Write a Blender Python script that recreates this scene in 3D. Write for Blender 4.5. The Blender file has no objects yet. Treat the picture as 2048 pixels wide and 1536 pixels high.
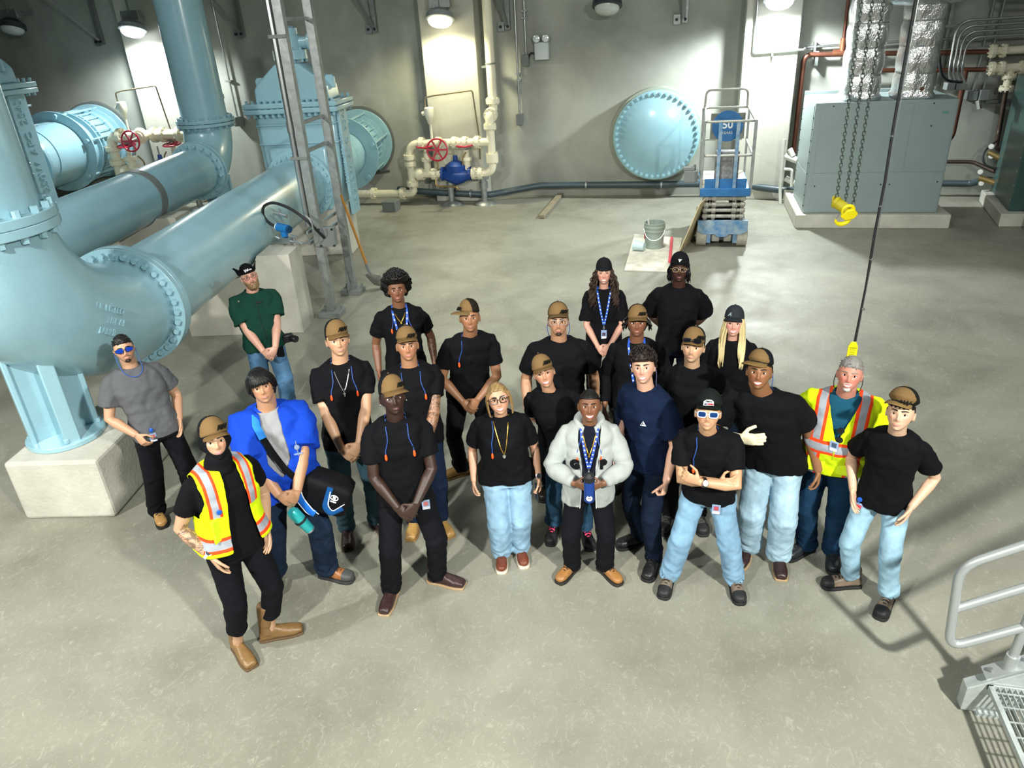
import bpy, bmesh, math, random
import numpy as np
from mathutils import Vector, Matrix, Quaternion
random.seed(7); RNG = np.random.default_rng(7)
S = bpy.context.scene; COL = S.collection; PI = math.pi
def V3(*a): return np.array(a if len(a) > 1 else a[0], float)
def unit(v): v = np.array(v, float); return v/(np.linalg.norm(v)+1e-12)
def lin(c):
    return c/12.92 if c <= .04045 else ((c+.055)/1.055)**2.4
def hexc(h):
    h = h.lstrip('#'); return tuple(lin(int(h[i:i+2], 16)/255) for i in (0, 2, 4))+(1.,)
# ---------------------------------------------------------------- materials
MATS = {}
def mat(name, col, rough=.5, metal=0., bump=0., bscale=20., var=0., vscale=3., col2=None, stretch=(1, 1, 1), spec=.5, emit=None, estr=0., attr=None, detail=4., coat=0., sheen=0., sss=0.):
    if name in MATS: return MATS[name]
    m = bpy.data.materials.new(name); m.use_nodes = True; nt = m.node_tree; N = nt.nodes; L = nt.links
    b = N['Principled BSDF']; c = hexc(col) if isinstance(col, str) else col
    b.inputs['Base Color'].default_value = c; b.inputs['Roughness'].default_value = rough; b.inputs['Metallic'].default_value = metal
    b.inputs['Specular IOR Level'].default_value = spec
    if coat: b.inputs['Coat Weight'].default_value = coat; b.inputs['Coat Roughness'].default_value = .15
    if sheen: b.inputs['Sheen Weight'].default_value = sheen
    if sss:
        b.inputs['Subsurface Weight'].default_value = sss; b.inputs['Subsurface Radius'].default_value = (.012, .004, .002); b.inputs['Subsurface Scale'].default_value = 1.
    tc = N.new('ShaderNodeTexCoord'); mp = N.new('ShaderNodeMapping'); mp.inputs['Scale'].default_value = stretch
    L.new(tc.outputs['Object'], mp.inputs['Vector'])
    if emit:
        b.inputs['Emission Color'].default_value = hexc(emit); b.inputs['Emission Strength'].default_value = estr
    src = None
    if attr:
        a = N.new('ShaderNodeAttribute'); a.attribute_name = attr; src = a.outputs['Color']; L.new(src, b.inputs['Base Color'])
    if var:
        n = N.new('ShaderNodeTexNoise'); n.inputs['Scale'].default_value = vscale; n.inputs['Detail'].default_value = detail; n.inputs['Roughness'].default_value = .6
        L.new(mp.outputs[0], n.inputs['Vector'])
        r = N.new('ShaderNodeMapRange'); r.inputs[1].default_value = .3; r.inputs[2].default_value = .7; L.new(n.outputs[0], r.inputs[0])
        mx = N.new('ShaderNodeMix'); mx.data_type = 'RGBA'
        if col2:
            mx.inputs[6].default_value = c; mx.inputs[7].default_value = hexc(col2); L.new(r.outputs[0], mx.inputs[0])
        else:
            mx.blend_type = 'MULTIPLY'; mx.inputs[0].default_value = 1.
            r.inputs[3].default_value = 1-var; r.inputs[4].default_value = 1+var*.6; 
            if src: L.new(src, mx.inputs[6])
            else: mx.inputs[6].default_value = c
            L.new(r.outputs[0], mx.inputs[7])
        L.new(mx.outputs[2], b.inputs['Base Color'])
    if bump:
        n2 = N.new('ShaderNodeTexNoise'); n2.inputs['Scale'].default_value = bscale; n2.inputs['Detail'].default_value = 3.
        L.new(mp.outputs[0], n2.inputs['Vector'])
        bp = N.new('ShaderNodeBump'); bp.inputs['Strength'].default_value = bump; bp.inputs['Distance'].default_value = .02
        L.new(n2.outputs[0], bp.inputs['Height']); L.new(bp.outputs[0], b.inputs['Normal'])
    MATS[name] = m; return m
# ---------------------------------------------------------------- mesh builder (world coordinates)
def basis(ax, up=None):
    z = unit(ax); up = V3(0, 0, 1) if up is None else V3(up)
    if abs(z@unit(up)) > .98: up = V3(0, 1, 0) if abs(z[1]) < .9 else V3(1, 0, 0)
    x = unit(np.cross(up, z)); y = np.cross(z, x); return x, y, z
class MB:
    def __init__(s): s.v = []; s.f = []; s.m = []
    def raw(s, v, f, mi=0):
        o = len(s.v); s.v += [tuple(p) for p in v]; s.f += [tuple(i+o for i in q) for q in f]; s.m += [mi]*len(f); return s
    def box(s, lo, hi, mi=0, R=None, c=None):
        lo = V3(lo); hi = V3(hi)
        P = [V3(x, y, z) for x in (lo[0], hi[0]) for y in (lo[1], hi[1]) for z in (lo[2], hi[2])]
        if R is not None:
            c = (lo+hi)/2 if c is None else V3(c); P = [c+R@(p-c) for p in P]
        return s.raw(P, [(0, 1, 3, 2), (4, 6, 7, 5), (0, 4, 5, 1), (2, 3, 7, 6), (0, 2, 6, 4), (1, 5, 7, 3)], mi)
    def obox(s, c, ax, size, mi=0):   # oriented box: centre, (x,y,z) axes, size
        c = V3(c); P = [c+ax[0]*(i*size[0]/2)+ax[1]*(j*size[1]/2)+ax[2]*(k*size[2]/2) for i in (-1, 1) for j in (-1, 1) for k in (-1, 1)]
        return s.raw(P, [(0, 1, 3, 2), (4, 6, 7, 5), (0, 4, 5, 1), (2, 3, 7, 6), (0, 2, 6, 4), (1, 5, 7, 3)], mi)
    def bar(s, p0, p1, w, h, up=None, mi=0):
        p0 = V3(p0); p1 = V3(p1); x, y, z = basis(p1-p0, up)
        return s.obox((p0+p1)/2, (x, y, z), (w, h, np.linalg.norm(p1-p0)), mi)
    def rings(s, R, caps=True, closed=False, mi=0):   # R: list of (n,3) rings
        n = len(R[0]); o = len(s.v)
        for r in R: s.v += [tuple(p) for p in r]
        K = len(R); f = []
        for k in range(K if closed else K-1):
            a = o+k*n; b = o+((k+1) % K)*n
            for i in range(n): j = (i+1) % n; f.append((a+i, a+j, b+j, b+i))
        if caps and not closed:
            f.append(tuple(o+i for i in reversed(range(n)))); f.append(tuple(o+(K-1)*n+i for i in range(n)))
        s.f += f; s.m += [mi]*len(f); return s
    def tube(s, pts, r, n=12, closed=False, caps=True, mi=0, sq=1., up=None):
        P = [V3(p) for p in pts]; K = len(P); rr = r if hasattr(r, '__len__') else [r]*K; R = []
        x = None
        for k in range(K):
            if closed: t = unit(P[(k+1) % K]-P[k-1])
            else: t = unit(P[min(k+1, K-1)]-P[max(k-1, 0)])
            if x is None: x, y, _ = basis(t, up)
            else: x = unit(x-t*(x@t)); y = np.cross(t, x)
            R.append([P[k]+rr[k]*(math.cos(2*PI*i/n)*x+sq*math.sin(2*PI*i/n)*y) for i in range(n)])
        return s.rings(R, caps, closed, mi)
    def cyl(s, p0, p1, r, n=24, r1=None, mi=0, caps=True): return s.tube([p0, p1], [r, r if r1 is None else r1], n, mi=mi, caps=caps)
    def lathe(s, prof, c, ax=(0, 0, 1), n=32, mi=0, caps=True):   # prof: (radius, height)
        x, y, z = basis(ax); c = V3(c)
        return s.rings([[c+z*h+max(r, 1e-4)*(math.cos(2*PI*i/n)*x+math.sin(2*PI*i/n)*y) for i in range(n)] for r, h in prof], caps, False, mi)
    def ring(s, c, ax, ri, ro, th, n=48, mi=0):   # flat annulus of thickness th starting at c along ax
        x, y, z = basis(ax); c = V3(c)
        return s.rings([[c+z*h+r*(math.cos(2*PI*i/n)*x+math.sin(2*PI*i/n)*y) for i in range(n)] for r, h in ((ri, 0), (ro, 0), (ro, th), (ri, th))], False, True, mi)
    def bolts(s, c, ax, rad, n, r=.022, L=.05, ph=0., mi=0):
        x, y, z = basis(ax); c = V3(c)
        for i in range(n):
            a = 2*PI*(i+.5)/n+ph; p = c+rad*(math.cos(a)*x+math.sin(a)*y); s.cyl(p, p+z*L, r, 6, mi=mi)
        return s
    def sphere(s, c, r, n=16, m=10, sc=(1, 1, 1), mi=0):
        c = V3(c); R = []
        for k in range(1, m):
            t = PI*k/m; R.append([c+V3(math.sin(t)*math.cos(2*PI*i/n)*sc[0], math.sin(t)*math.sin(2*PI*i/n)*sc[1], -math.cos(t)*sc[2])*r for i in range(n)])
        return s.rings(R, True, False, mi)
    def prism(s, poly, o, ex, ey, ez, h, mi=0):   # 2D polygon in (ex,ey) at o, extruded h along ez
        o = V3(o); ex = V3(ex); ey = V3(ey); ez = V3(ez); n = len(poly)
        a = [o+ex*p[0]+ey*p[1] for p in poly]; b = [p+ez*h for p in a]
        f = [tuple(reversed(range(n))), tuple(range(n, 2*n))]+[(i, (i+1) % n, n+(i+1) % n, n+i) for i in range(n)]
        return s.raw(a+b, f, mi)
def arc(c, r, a0, a1, ex, ey, n=10):
    c = V3(c); return [c+r*(math.cos(a0+(a1-a0)*k/n)*V3(ex)+math.sin(a0+(a1-a0)*k/n)*V3(ey)) for k in range(n+1)]
def bend(pts, r=.05, n=6):
    """poly-line with rounded corners"""
    P = [V3(p) for p in pts]; out = [P[0]]
    for i in range(1, len(P)-1):
        a = unit(P[i-1]-P[i]); b = unit(P[i+1]-P[i]); L = min(r, .49*np.linalg.norm(P[i-1]-P[i]), .49*np.linalg.norm(P[i+1]-P[i]))
        p0 = P[i]+a*L; p1 = P[i]+b*L
        for k in range(n+1):
            t = k/n; out.append((1-t)**2*p0+2*t*(1-t)*P[i]+t*t*p1)
    out.append(P[-1]); return out
def wloc(o):
    l = V3(0, 0, 0)
    while o is not None: l = l+V3(tuple(o.location)); o = o.parent
    return l
def to_mesh(name, v, f, mats, mi=None, smooth=40):
    me = bpy.data.meshes.new(name); me.from_pydata([tuple(p) for p in v], [], f)
    for m in (mats if isinstance(mats, (list, tuple)) else [mats]): me.materials.append(m)
    if mi is not None and len(mi) and max(mi) > 0: me.polygons.foreach_set('material_index', mi)
    me.update()
    bm = bmesh.new(); bm.from_mesh(me); bmesh.ops.recalc_face_normals(bm, faces=bm.faces[:]); bm.to_mesh(me); bm.free()
    if smooth:
        me.shade_smooth(); me.set_sharp_from_angle(angle=math.radians(smooth))
    return me
def obj(name, mb, mats, parent=None, bevel=0., smooth=40, label=None, cat=None, group=None, kind=None, loc=None):
    v = np.array(mb.v, float)
    if parent is None:
        if loc is None: loc = V3((v[:, 0].min()+v[:, 0].max())/2, (v[:, 1].min()+v[:, 1].max())/2, v[:, 2].min())
        off = V3(loc)
    else: off = wloc(parent)
    me = to_mesh(name, v-off, mb.f, mats, mb.m, smooth)
    o = bpy.data.objects.new(name, me); COL.objects.link(o)
    if parent is None: o.location = off
    else: o.parent = parent
    if bevel:
        b = o.modifiers.new('bevel', 'BEVEL'); b.width = bevel; b.segments = 2; b.limit_method = 'ANGLE'; b.angle_limit = .6
    return tag(o, label, cat, group, kind)
def tag(o, label=None, cat=None, group=None, kind=None):
    if label: o['label'] = label
    if cat: o['category'] = cat
    if group: o['group'] = group
    if kind: o['kind'] = kind
    return o
def thing(name, label, cat, loc, group=None, kind=None):
    o = bpy.data.objects.new(name, None); o.empty_display_size = .1; COL.objects.link(o); o.location = tuple(loc)
    return tag(o, label, cat, group, kind)
def text_mb(txt, c, ex, ey, h, depth=.004, mi=0, mb=None, shear=0., bold=0.):
    """raised lettering centred on c, reading along ex with height h along ey"""
    cu = bpy.data.curves.new('lettering', 'FONT'); cu.body = txt; cu.align_x = 'CENTER'; cu.align_y = 'CENTER'; cu.size = 1.; cu.extrude = .5; cu.resolution_u = 3; cu.shear = shear; cu.offset = bold
    o = bpy.data.objects.new('lettering', cu); COL.objects.link(o)
    dg = bpy.context.evaluated_depsgraph_get(); dg.update()
    me = bpy.data.meshes.new_from_object(o.evaluated_get(dg)); bpy.data.objects.remove(o); bpy.data.curves.remove(cu)
    mb = mb or MB(); ex = unit(ex); ey = unit(ey); ez = np.cross(ex, ey); k = h/.72
    mb.raw([V3(c)+ex*p.co.x*k+ey*p.co.y*k+ez*(p.co.z)*depth*2 for p in me.vertices], [tuple(p.vertices) for p in me.polygons], mi)
    bpy.data.meshes.remove(me); return mb
# value noise, vectorised
def _h(i, j, k, s):
    n = (i*374761393+j*668265263+k*2147483647+s*1274126177) & 0x7fffffff
    n = ((n ^ (n >> 13))*1274126177) & 0x7fffffff
    return ((n ^ (n >> 16)) & 0xffff)/65535.
def vnoise(p, seed=0):
    p = np.asarray(p, float); i = np.floor(p).astype(np.int64); f = p-i; f = f*f*(3-2*f); out = 0
    for a in (0, 1):
        for b in (0, 1):
            for c in (0, 1):
                w = (f[:, 0] if a else 1-f[:, 0])*(f[:, 1] if b else 1-f[:, 1])*(f[:, 2] if c else 1-f[:, 2])
                out = out+w*_h(i[:, 0]+a, i[:, 1]+b, i[:, 2]+c, seed)
    return out*2-1
# pipe frame: the three large pipes run 10 degrees off the wall's normal
_a = math.radians(-10.376); PD = V3(math.sin(_a), math.cos(_a), 0); PN = V3(PD[1], -PD[0], 0); UP = V3(0, 0, 1)
def W(o, s, z): return PN*o+PD*s+UP*z
# ---------------------------------------------------------------- palette
CONC = mat('concrete', '#b9b8ac', .85, var=.18, vscale=2.5, bump=.25, bscale=30)
BLUE = mat('light_blue_pipe_paint', '#90b9c6', .3, bump=.09, bscale=70, var=.06, vscale=4, coat=.5)
GALV = mat('galvanised_steel', '#9a9f9e', .42, .75, var=.25, vscale=9, bump=.05)
STEEL = mat('brushed_steel', '#b9bdbd', .3, .9)
CREAM = mat('cream_pipe_paint', '#e4dfc6', .4, var=.06)
RED = mat('red_valve_paint', '#b01c38', .35)
DBLUE = mat('dark_blue_valve_paint', '#123f8a', .35)
BLACKP = mat('black_rubber', '#15171a', .6)
DKPIPE = mat('dark_grey_pipe', '#3c4a50', .35)
COPPER = mat('copper', '#7b4f40', .4, .7, var=.3)
YEL = mat('yellow_paint', '#f0df10', .4)
GREYBOX = mat('grey_box', '#6f7573', .5)
# ---------------------------------------------------------------- camera
def make_camera():
    th, ro, ya = (math.radians(x) for x in (26.576, -3.541, -14.058))
    fw = V3(math.sin(ya)*math.cos(th), math.cos(ya)*math.cos(th), -math.sin(th))
    r0 = V3(math.cos(ya), -math.sin(ya), 0); u0 = np.cross(r0, fw); c, s = math.cos(ro), math.sin(ro)
    r = c*r0+s*u0; u = -s*r0+c*u0
    cd = bpy.data.cameras.new('camera'); co = bpy.data.objects.new('camera', cd); COL.objects.link(co)
    M = Matrix(((r[0], u[0], -fw[0], 0), (r[1], u[1], -fw[1], 0), (r[2], u[2], -fw[2], 3.95), (0, 0, 0, 1)))
    co.matrix_world = M; cd.sensor_width = 36; cd.lens = 1462/2048*36; cd.clip_start = .05; cd.clip_end = 200
    S.camera = co
make_camera()
S.view_settings.view_transform = 'Standard'; S.view_settings.look = 'None'; S.view_settings.gamma = 1; S.view_settings.use_curve_mapping = False
S.view_settings.exposure = 0.
w = bpy.data.worlds.new('world'); S.world = w; w.use_nodes = True; w.node_tree.nodes['Background'].inputs[0].default_value = (.5, .55, .6, 1); w.node_tree.nodes['Background'].inputs[1].default_value = .2
def light(kind, loc, power, col=(1, 1, 1), size=.3, aim=None, spot=None, blend=.5, size_y=None, name='lamp_light'):
    d = bpy.data.lights.new(name, kind); d.energy = power; d.color = col
    if kind == 'AREA':
        d.size = size
        if size_y: d.shape = 'RECTANGLE'; d.size_y = size_y
    else: d.shadow_soft_size = size
    if kind == 'SPOT': d.spot_size = spot; d.spot_blend = blend
    o = bpy.data.objects.new(name, d); COL.objects.link(o); o.location = tuple(loc)
    if aim is not None: o.rotation_euler = Vector(tuple(V3(aim)-V3(loc))).to_track_quat('-Z', 'Y').to_euler()
    return o
# ---------------------------------------------------------------- room shell
YW = 17.85; YC = 17.3
def concrete_nodes(name, base, dark, light_c, scale, rough, speck=0., streak=False):
    m = bpy.data.materials.new(name); m.use_nodes = True; nt = m.node_tree; N = nt.nodes; L = nt.links; b = N['Principled BSDF']
    tc = N.new('ShaderNodeTexCoord')
    def noise(sc, det=6, rg=.6, st=(1, 1, 1), dist=0.):
        mp = N.new('ShaderNodeMapping'); mp.inputs['Scale'].default_value = st; L.new(tc.outputs['Object'], mp.inputs[0])
        n = N.new('ShaderNodeTexNoise'); n.inputs['Scale'].default_value = sc; n.inputs['Detail'].default_value = det; n.inputs['Roughness'].default_value = rg; n.inputs['Distortion'].default_value = dist
        L.new(mp.outputs[0], n.inputs['Vector']); return n.outputs[0]
    def rng(s, a, c, d=0., e=1.):
        r = N.new('ShaderNodeMapRange'); r.inputs[1].default_value = a; r.inputs[2].default_value = c; r.inputs[3].default_value = d; r.inputs[4].default_value = e; L.new(s, r.inputs[0]); return r.outputs[0]
    def mix(f, a, c):
        x = N.new('ShaderNodeMix'); x.data_type = 'RGBA'; L.new(f, x.inputs[0])
        for i, q in ((6, a), (7, c)):
            if isinstance(q, str): x.inputs[i].default_value = hexc(q)
            else: L.new(q, x.inputs[i])
        return x.outputs[2]
    c = mix(rng(noise(scale, 7, .62, dist=.4), .38, .66), base, dark)
    c = mix(rng(noise(scale*.33, 4, .55, dist=.8), .45, .75, 0, .6), c, light_c)
    if streak: c = mix(rng(noise(1.6, 3, .6, (1, 1, .08)), .5, .8, 0, .35), c, dark)
    if speck:
        c = mix(rng(noise(38, 3, .6, dist=2.5), .655, .75, 0, speck*.55), c, '#cfcdc0')
        c = mix(rng(noise(12, 6, .8, (1, .6, 1), 2.5), .54, .74, 0, .36), c, '#cfcdc0')
        c = mix(rng(noise(60, 2, .5), .68, .76, 0, .6), c, '#6e6c60')
    L.new(c, b.inputs['Base Color'])
    L.new(rng(noise(scale*1.3, 5), .3, .7, rough-.12, rough+.12), b.inputs['Roughness'])
    bp = N.new('ShaderNodeBump'); bp.inputs['Strength'].default_value = .25; bp.inputs['Distance'].default_value = .01; L.new(noise(34, 5, .7), bp.inputs['Height']); L.new(bp.outputs[0], b.inputs['Normal'])
    return m
FLOORM = concrete_nodes('worn_concrete_floor', '#87877a', '#757568', '#9d9d90', 1.1, .55, speck=1.1)
WALLM = concrete_nodes('cast_concrete_wall', '#a1a49b', '#8d9088', '#adafa6', .7, .8, streak=True)
COLM = concrete_nodes('smooth_concrete_column', '#b5b5a8', '#a6a79c', '#bebdb0', .6, .8, streak=True)
def setting(name, lo, hi, m, bevel=0): return obj(name, MB().box(lo, hi), m, kind='structure', smooth=0, bevel=bevel)
setting('floor', (-20, -7, -.3), (9.3, YW, 0), FLOORM)
setting('wall_back', (-20.3, YW, -.3), (9.6, YW+.3, 8.3), WALLM)
setting('wall_left', (-20.3, -7, -.3), (-20, YW, 8.3), WALLM)
setting('wall_right', (9.3, -7, -.3), (9.6, YW, 8.3), WALLM)
setting('wall_front', (-20.3, -7.3, -.3), (9.6, -7, 8.3), WALLM)
setting('ceiling', (-20.3, -7.3, 8.0), (9.6, YW+.3, 8.3), WALLM)
setting('trim_1', (-13.65, YC, 0), (-12.5, YW, 8), COLM, .02)
setting('trim_2', (-5.95, YC, 0), (-4.68, YW, 8), COLM, .02)
setting('trim_3', (1.05, YC, 0), (2.13, YW, 8), COLM, .02)
# ---------------------------------------------------------------- large pipes
def flange(parent, c, ax, ri, ro, th, nb, both=True, rb=.024, m=BLUE, name='flange'):
    ax = unit(ax); f = obj(name, MB().ring(c, ax, ri, ro, th, 64), m, parent, bevel=.006)
    b = MB(); rad = (ri+ro)/2+.01*(ro > .4)
    b.bolts(V3(c)+ax*th, ax, rad, nb, rb*1.35, .05)
    if both: b.bolts(V3(c), -ax, rad, nb, rb*1.35, .05)
    obj('flange_bolt', b, m, f); return f
def pedestal(parent, c, ztop, rb, wing, turn=0.):
    """cross-shaped cast foot on a round base plate"""
    c = V3(c); z0 = c[2]; p = MB()
    a = math.radians(turn); X = PN*math.cos(a)+PD*math.sin(a); Y = np.cross(UP, X)
    for A, B in ((X, Y), (Y, X)):
        p.obox(c+UP*((ztop-z0)/2+.03), (A, B, UP), (wing*2, .05, ztop-z0))
    for A, B in ((X, Y), (Y, X)):
        for s in (-1, 1): p.obox(c+A*wing*s+UP*((ztop-z0)/2+.03), (A, B, UP), (.05, .13, ztop-z0))
    q = obj('pedestal', p, BLUE, parent, bevel=.012)
    bp = MB().lathe([(.01, 0), (rb, 0), (rb, .05), (.01, .05)], c, UP, 48)
    bp.bolts(c+UP*.05, UP, rb*.83, 4, .03, .05); obj('base_plate', bp, BLUE, q, bevel=.008)
OA, ZA, RA, SV, AH, AV = -4.60, 1.38, .535, 5.62, 1.71, 1.33
e = thing('pipe_elbow', 'huge light blue base elbow of the nearest pipe, on a square concrete plinth', 'pipe elbow', W(OA, SV, .62))
ec = W(OA, SV+AH, ZA+AV); body = MB()
cen = [ec+AH*math.cos(PI*(1+k/40))*PD+AV*math.sin(PI*(1+k/40))*UP for k in range(21)]
body.tube(cen, [RA+.035*math.sin(PI*k/20) for k in range(21)], 56, up=PN); obj('bend', body, BLUE, e)
flange(e, W(OA, SV, ZA+AV-.07), UP, RA-.03, RA+.09, .075, 20); flange(e, W(OA, SV+AH-.075, ZA), PD, RA-.03, RA+.12, .075, 32)
pedestal(e, W(OA-.06, 5.86, .62), 1.52, .34, .27, 45)
def on_elbow(ang, phi, r):   # a point, its outward normal and tangent on the bend
    c = ec+AH*math.cos(ang)*PD+AV*math.sin(ang)*UP; rad = unit(c-ec); n = math.cos(phi)*PN+math.sin(phi)*rad
    return c+n*r, n, unit(-math.sin(ang)*PD+math.cos(ang)*UP)
tx = MB()
for k, t in enumerate(('UL LISTED', 'ANSI/NSF 61', '1ABHI')):
    p, n, tg = on_elbow(PI*1.26, .16, RA+.030); ex = V3(-.10, .86, -.50); ex = unit(ex-n*(ex@n)); ey = np.cross(n, ex); p = p-ey*.105*(k-1)
    text_mb(t, p-n*.004, ex, ey, .062, .010, mb=tx, bold=.01)
obj('raised_lettering', tx, BLUE, e)
# elbow plinth
def plinth(name, o0, o1, s0, s1, z, label, turn=None, bevel=.03):
    P = MB().prism([(o0, s0), (o1, s0), (o1, s1), (o0, s1)], (0, 0, 0), PN, PD, UP, z)
    return obj(name, P, CONC, None, bevel=bevel, smooth=0, label=label, cat='concrete block')
plinth('concrete_plinth', -4.98, -4.11, 5.38, 6.5, .62, 'square concrete block carrying the foot of the huge blue elbow')
# vertical run above the elbow
v = thing('water_pipe', 'thick light blue vertical pipe rising from the top flange of the huge base elbow', 'pipe', W(OA, SV, ZA+AV))
obj('barrel', MB().cyl(W(OA, SV, ZA+AV), W(OA, SV, 7.9), RA-.02, 64), BLUE, v)
flange(v, W(OA, SV, ZA+AV+.008), UP, RA-.03, RA+.09, .075, 20, both=False)
# long horizontal run
h = thing('water_pipe', 'long glossy light blue pipe running from the base elbow to the tall gate valve', 'pipe', W(OA, 10, ZA-RA))
obj('barrel', MB().cyl(W(OA, SV+AH, ZA), W(OA, 13.72, ZA), RA-.03, 72), BLUE, h)
flange(h, W(OA, SV+AH+.004, ZA), PD, RA-.04, RA+.12, .075, 32); flange(h, W(OA, 13.66, ZA), PD, RA-.04, RA+.1, .07, 32)
# concrete piers with a saddle cut
def pier(o0, o1, s0, s1, zt, oc, zc, r, label):
    a0 = math.asin(max(-1, min(1, (zt-zc)/r))); pts = [(o0, 0), (o1, 0), (o1, zt)]
    w = r*math.cos(a0)
    for k in range(15):
        t = a0-(PI+2*a0)*k/14; pts.append((oc+r*math.cos(t), zc+r*math.sin(t)))
    pts.append((o0, zt))
    P = MB().prism(pts, PD*s0, PN, UP, PD, s1-s0)
    return obj('pipe_pier', P, CONC, None, smooth=0, label=label, cat='concrete pier')
pier(-5.33, -3.64, 9.8, 10.35, 1.17, OA, ZA, RA+.01, 'tall concrete pier saddling the long blue pipe behind the man in green')
plinth('valve_pier', -5.1, -3.82, 13.75, 14.4, .95, 'concrete pier under the tall blue gate valve')
# gate valve: body, bonnet, gearbox
def gate_valve(o, s, z, k, turn, label, word, loc, side):
    t = thing('gate_valve', label, 'gate valve', W(o, s, 0.95 if k < 1.1 else .3)); a = math.radians(turn)
    X = PN*math.cos(a)+PD*math.sin(a); Y = np.cross(UP, X); c = W(o, s, z)
    def slab(poly, d, y0=None): return MB().prism([(p[0]*k, p[1]*k) for p in poly], c-Y*d*k/2, X, UP, Y, d*k)
    bd = slab([(-.62, -.45), (.62, -.45), (.72, .2), (.75, 1.28), (-.75, 1.28), (-.72, .2)], .62)
    bd.prism([(p[0]*k, p[1]*k) for p in ((-.5, -.5), (.5, -.5), (.56, .66), (-.56, .66))], c-Y*.47*k, X, UP, Y, .94*k)
    B = obj('body', bd, BLUE, t, bevel=.05*k)
    ribs = MB()
    for zz in (.72, 1.05): ribs.obox(c+UP*zz*k, (X, Y, UP), (1.52*k, .7*k, .035*k))
    for sx in (-1, 1): ribs.obox(c+X*.78*k*sx+UP*.3*k, (X, Y, UP), (.06*k, .40*k, 1.9*k))
    obj('rib', ribs, BLUE, B, bevel=.01)
    for y in (-.55, .55):
        f1 = obj('pipe_flange', MB().ring(c+Y*y*k-Y*.04*k, Y, .3*k, .62*k, .08*k, 56), BLUE, t, bevel=.006); sg = math.copysign(1, y)
        obj('flange_bolt', MB().bolts(c+Y*.59*k*sg, Y*sg, .56*k, 28, .03*k, .05*k), BLUE, f1)
    bf = MB()
    for z0 in (1.25, 1.345): bf.obox(c+UP*(z0+.045)*k, (X, Y, UP), (1.76*k, .98*k, .088*k))
    f2 = obj('bonnet_flange', bf, BLUE, t, bevel=.02)
    bb = MB()
    for i in range(15):
        for y in (-.44, .44):
            p = c+X*(-.805+.115*i)*k+Y*y*k
            bb.cyl(p+UP*1.20*k, p+UP*1.49*k, .028*k, 6)
    obj('flange_bolt', bb, BLUE, f2)
    bn = slab([(-.70, 1.43), (.70, 1.43), (.68, 1.66), (.60, 1.76), (.22, 2.06), (-.22, 2.06), (-.60, 1.76), (-.68, 1.66)], .60)
    N = obj('bonnet', bn, BLUE, t, bevel=.035*k)
    for sx in (-1, 1): obj('lifting_lug', MB().prism([(p[0]*k, p[1]*k) for p in ((-.09, -.12), (.09, -.12), (.09, .06), (.05, .1), (-.05, .1), (-.09, .06))], c+X*.66*k*sx+UP*1.74*k-Y*.03*k, X, UP, Y, .06*k), BLUE, N, bevel=.008)
    tw = MB().lathe([(.17, 2.04), (.17, 2.12), (.3, 2.12), (.3, 2.19), (.3, 2.20), (.3, 2.27), (.24, 2.28), (.24, 2.46), (.19, 2.52), (.19, 2.62), (.1, 2.66)], c, UP, 32)
    tw.v = [tuple(c+UP*(p[2]-c[2])*k+(V3(p)-c)*V3(1, 1, 0)*k) for p in tw.v]
    tw.cyl(c+UP*2.38*k, c+UP*2.38*k+X*.42*k, .1*k, 20); tw.cyl(c+UP*2.38*k+X*.38*k, c+UP*2.38*k+X*.46*k, .15*k, 20)
    G = obj('gearbox', tw, BLUE, t, smooth=30)
    bb = MB(); bb.bolts(c+UP*2.27*k, UP, .265*k, 10, .026*k, .05*k); bb.bolts(c+UP*2.12*k, -UP, .265*k, 10, .026*k, .05*k); obj('flange_bolt', bb, BLUE, G)
    tx = MB()
    for i, (w_, hh) in enumerate((('36', .09), ('AFC 18', .09), ('250W', .05), ('RESILIENT', .045), ('G', .1))):
        text_mb(w_, c-Y*.303*k+UP*(1.90-.115*i)*k+X*.02, X, UP, hh*k, .01, mb=tx)
    p = c+X*(.81+.004)*k
    # raised word along the edge rib, reading upwards
    text_mb(word, c+X*.785*k-Y*.202*k+UP*.40*k, UP, -X, .075*k, .010, mb=tx)
    text_mb(word, c+X*.812*k+UP*.38*k, UP, -np.cross(UP, X)*1., .15*k, .012, mb=tx)
    obj('raised_lettering', tx, BLUE, t); return t
gate_valve(-4.52, 14.2, ZA, 1.0, -5, 'tall light blue gate valve with gabled bonnet standing behind the galvanised posts', '36 250W  AFC  2543', None, 1)
gate_valve(-11.75, 15.7, 1.6, 1.2, -5, 'blue gate valve with lettered edge mostly hidden behind the thick vertical pipe', '48 250W  AFC  2543 D', None, 1)
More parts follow.
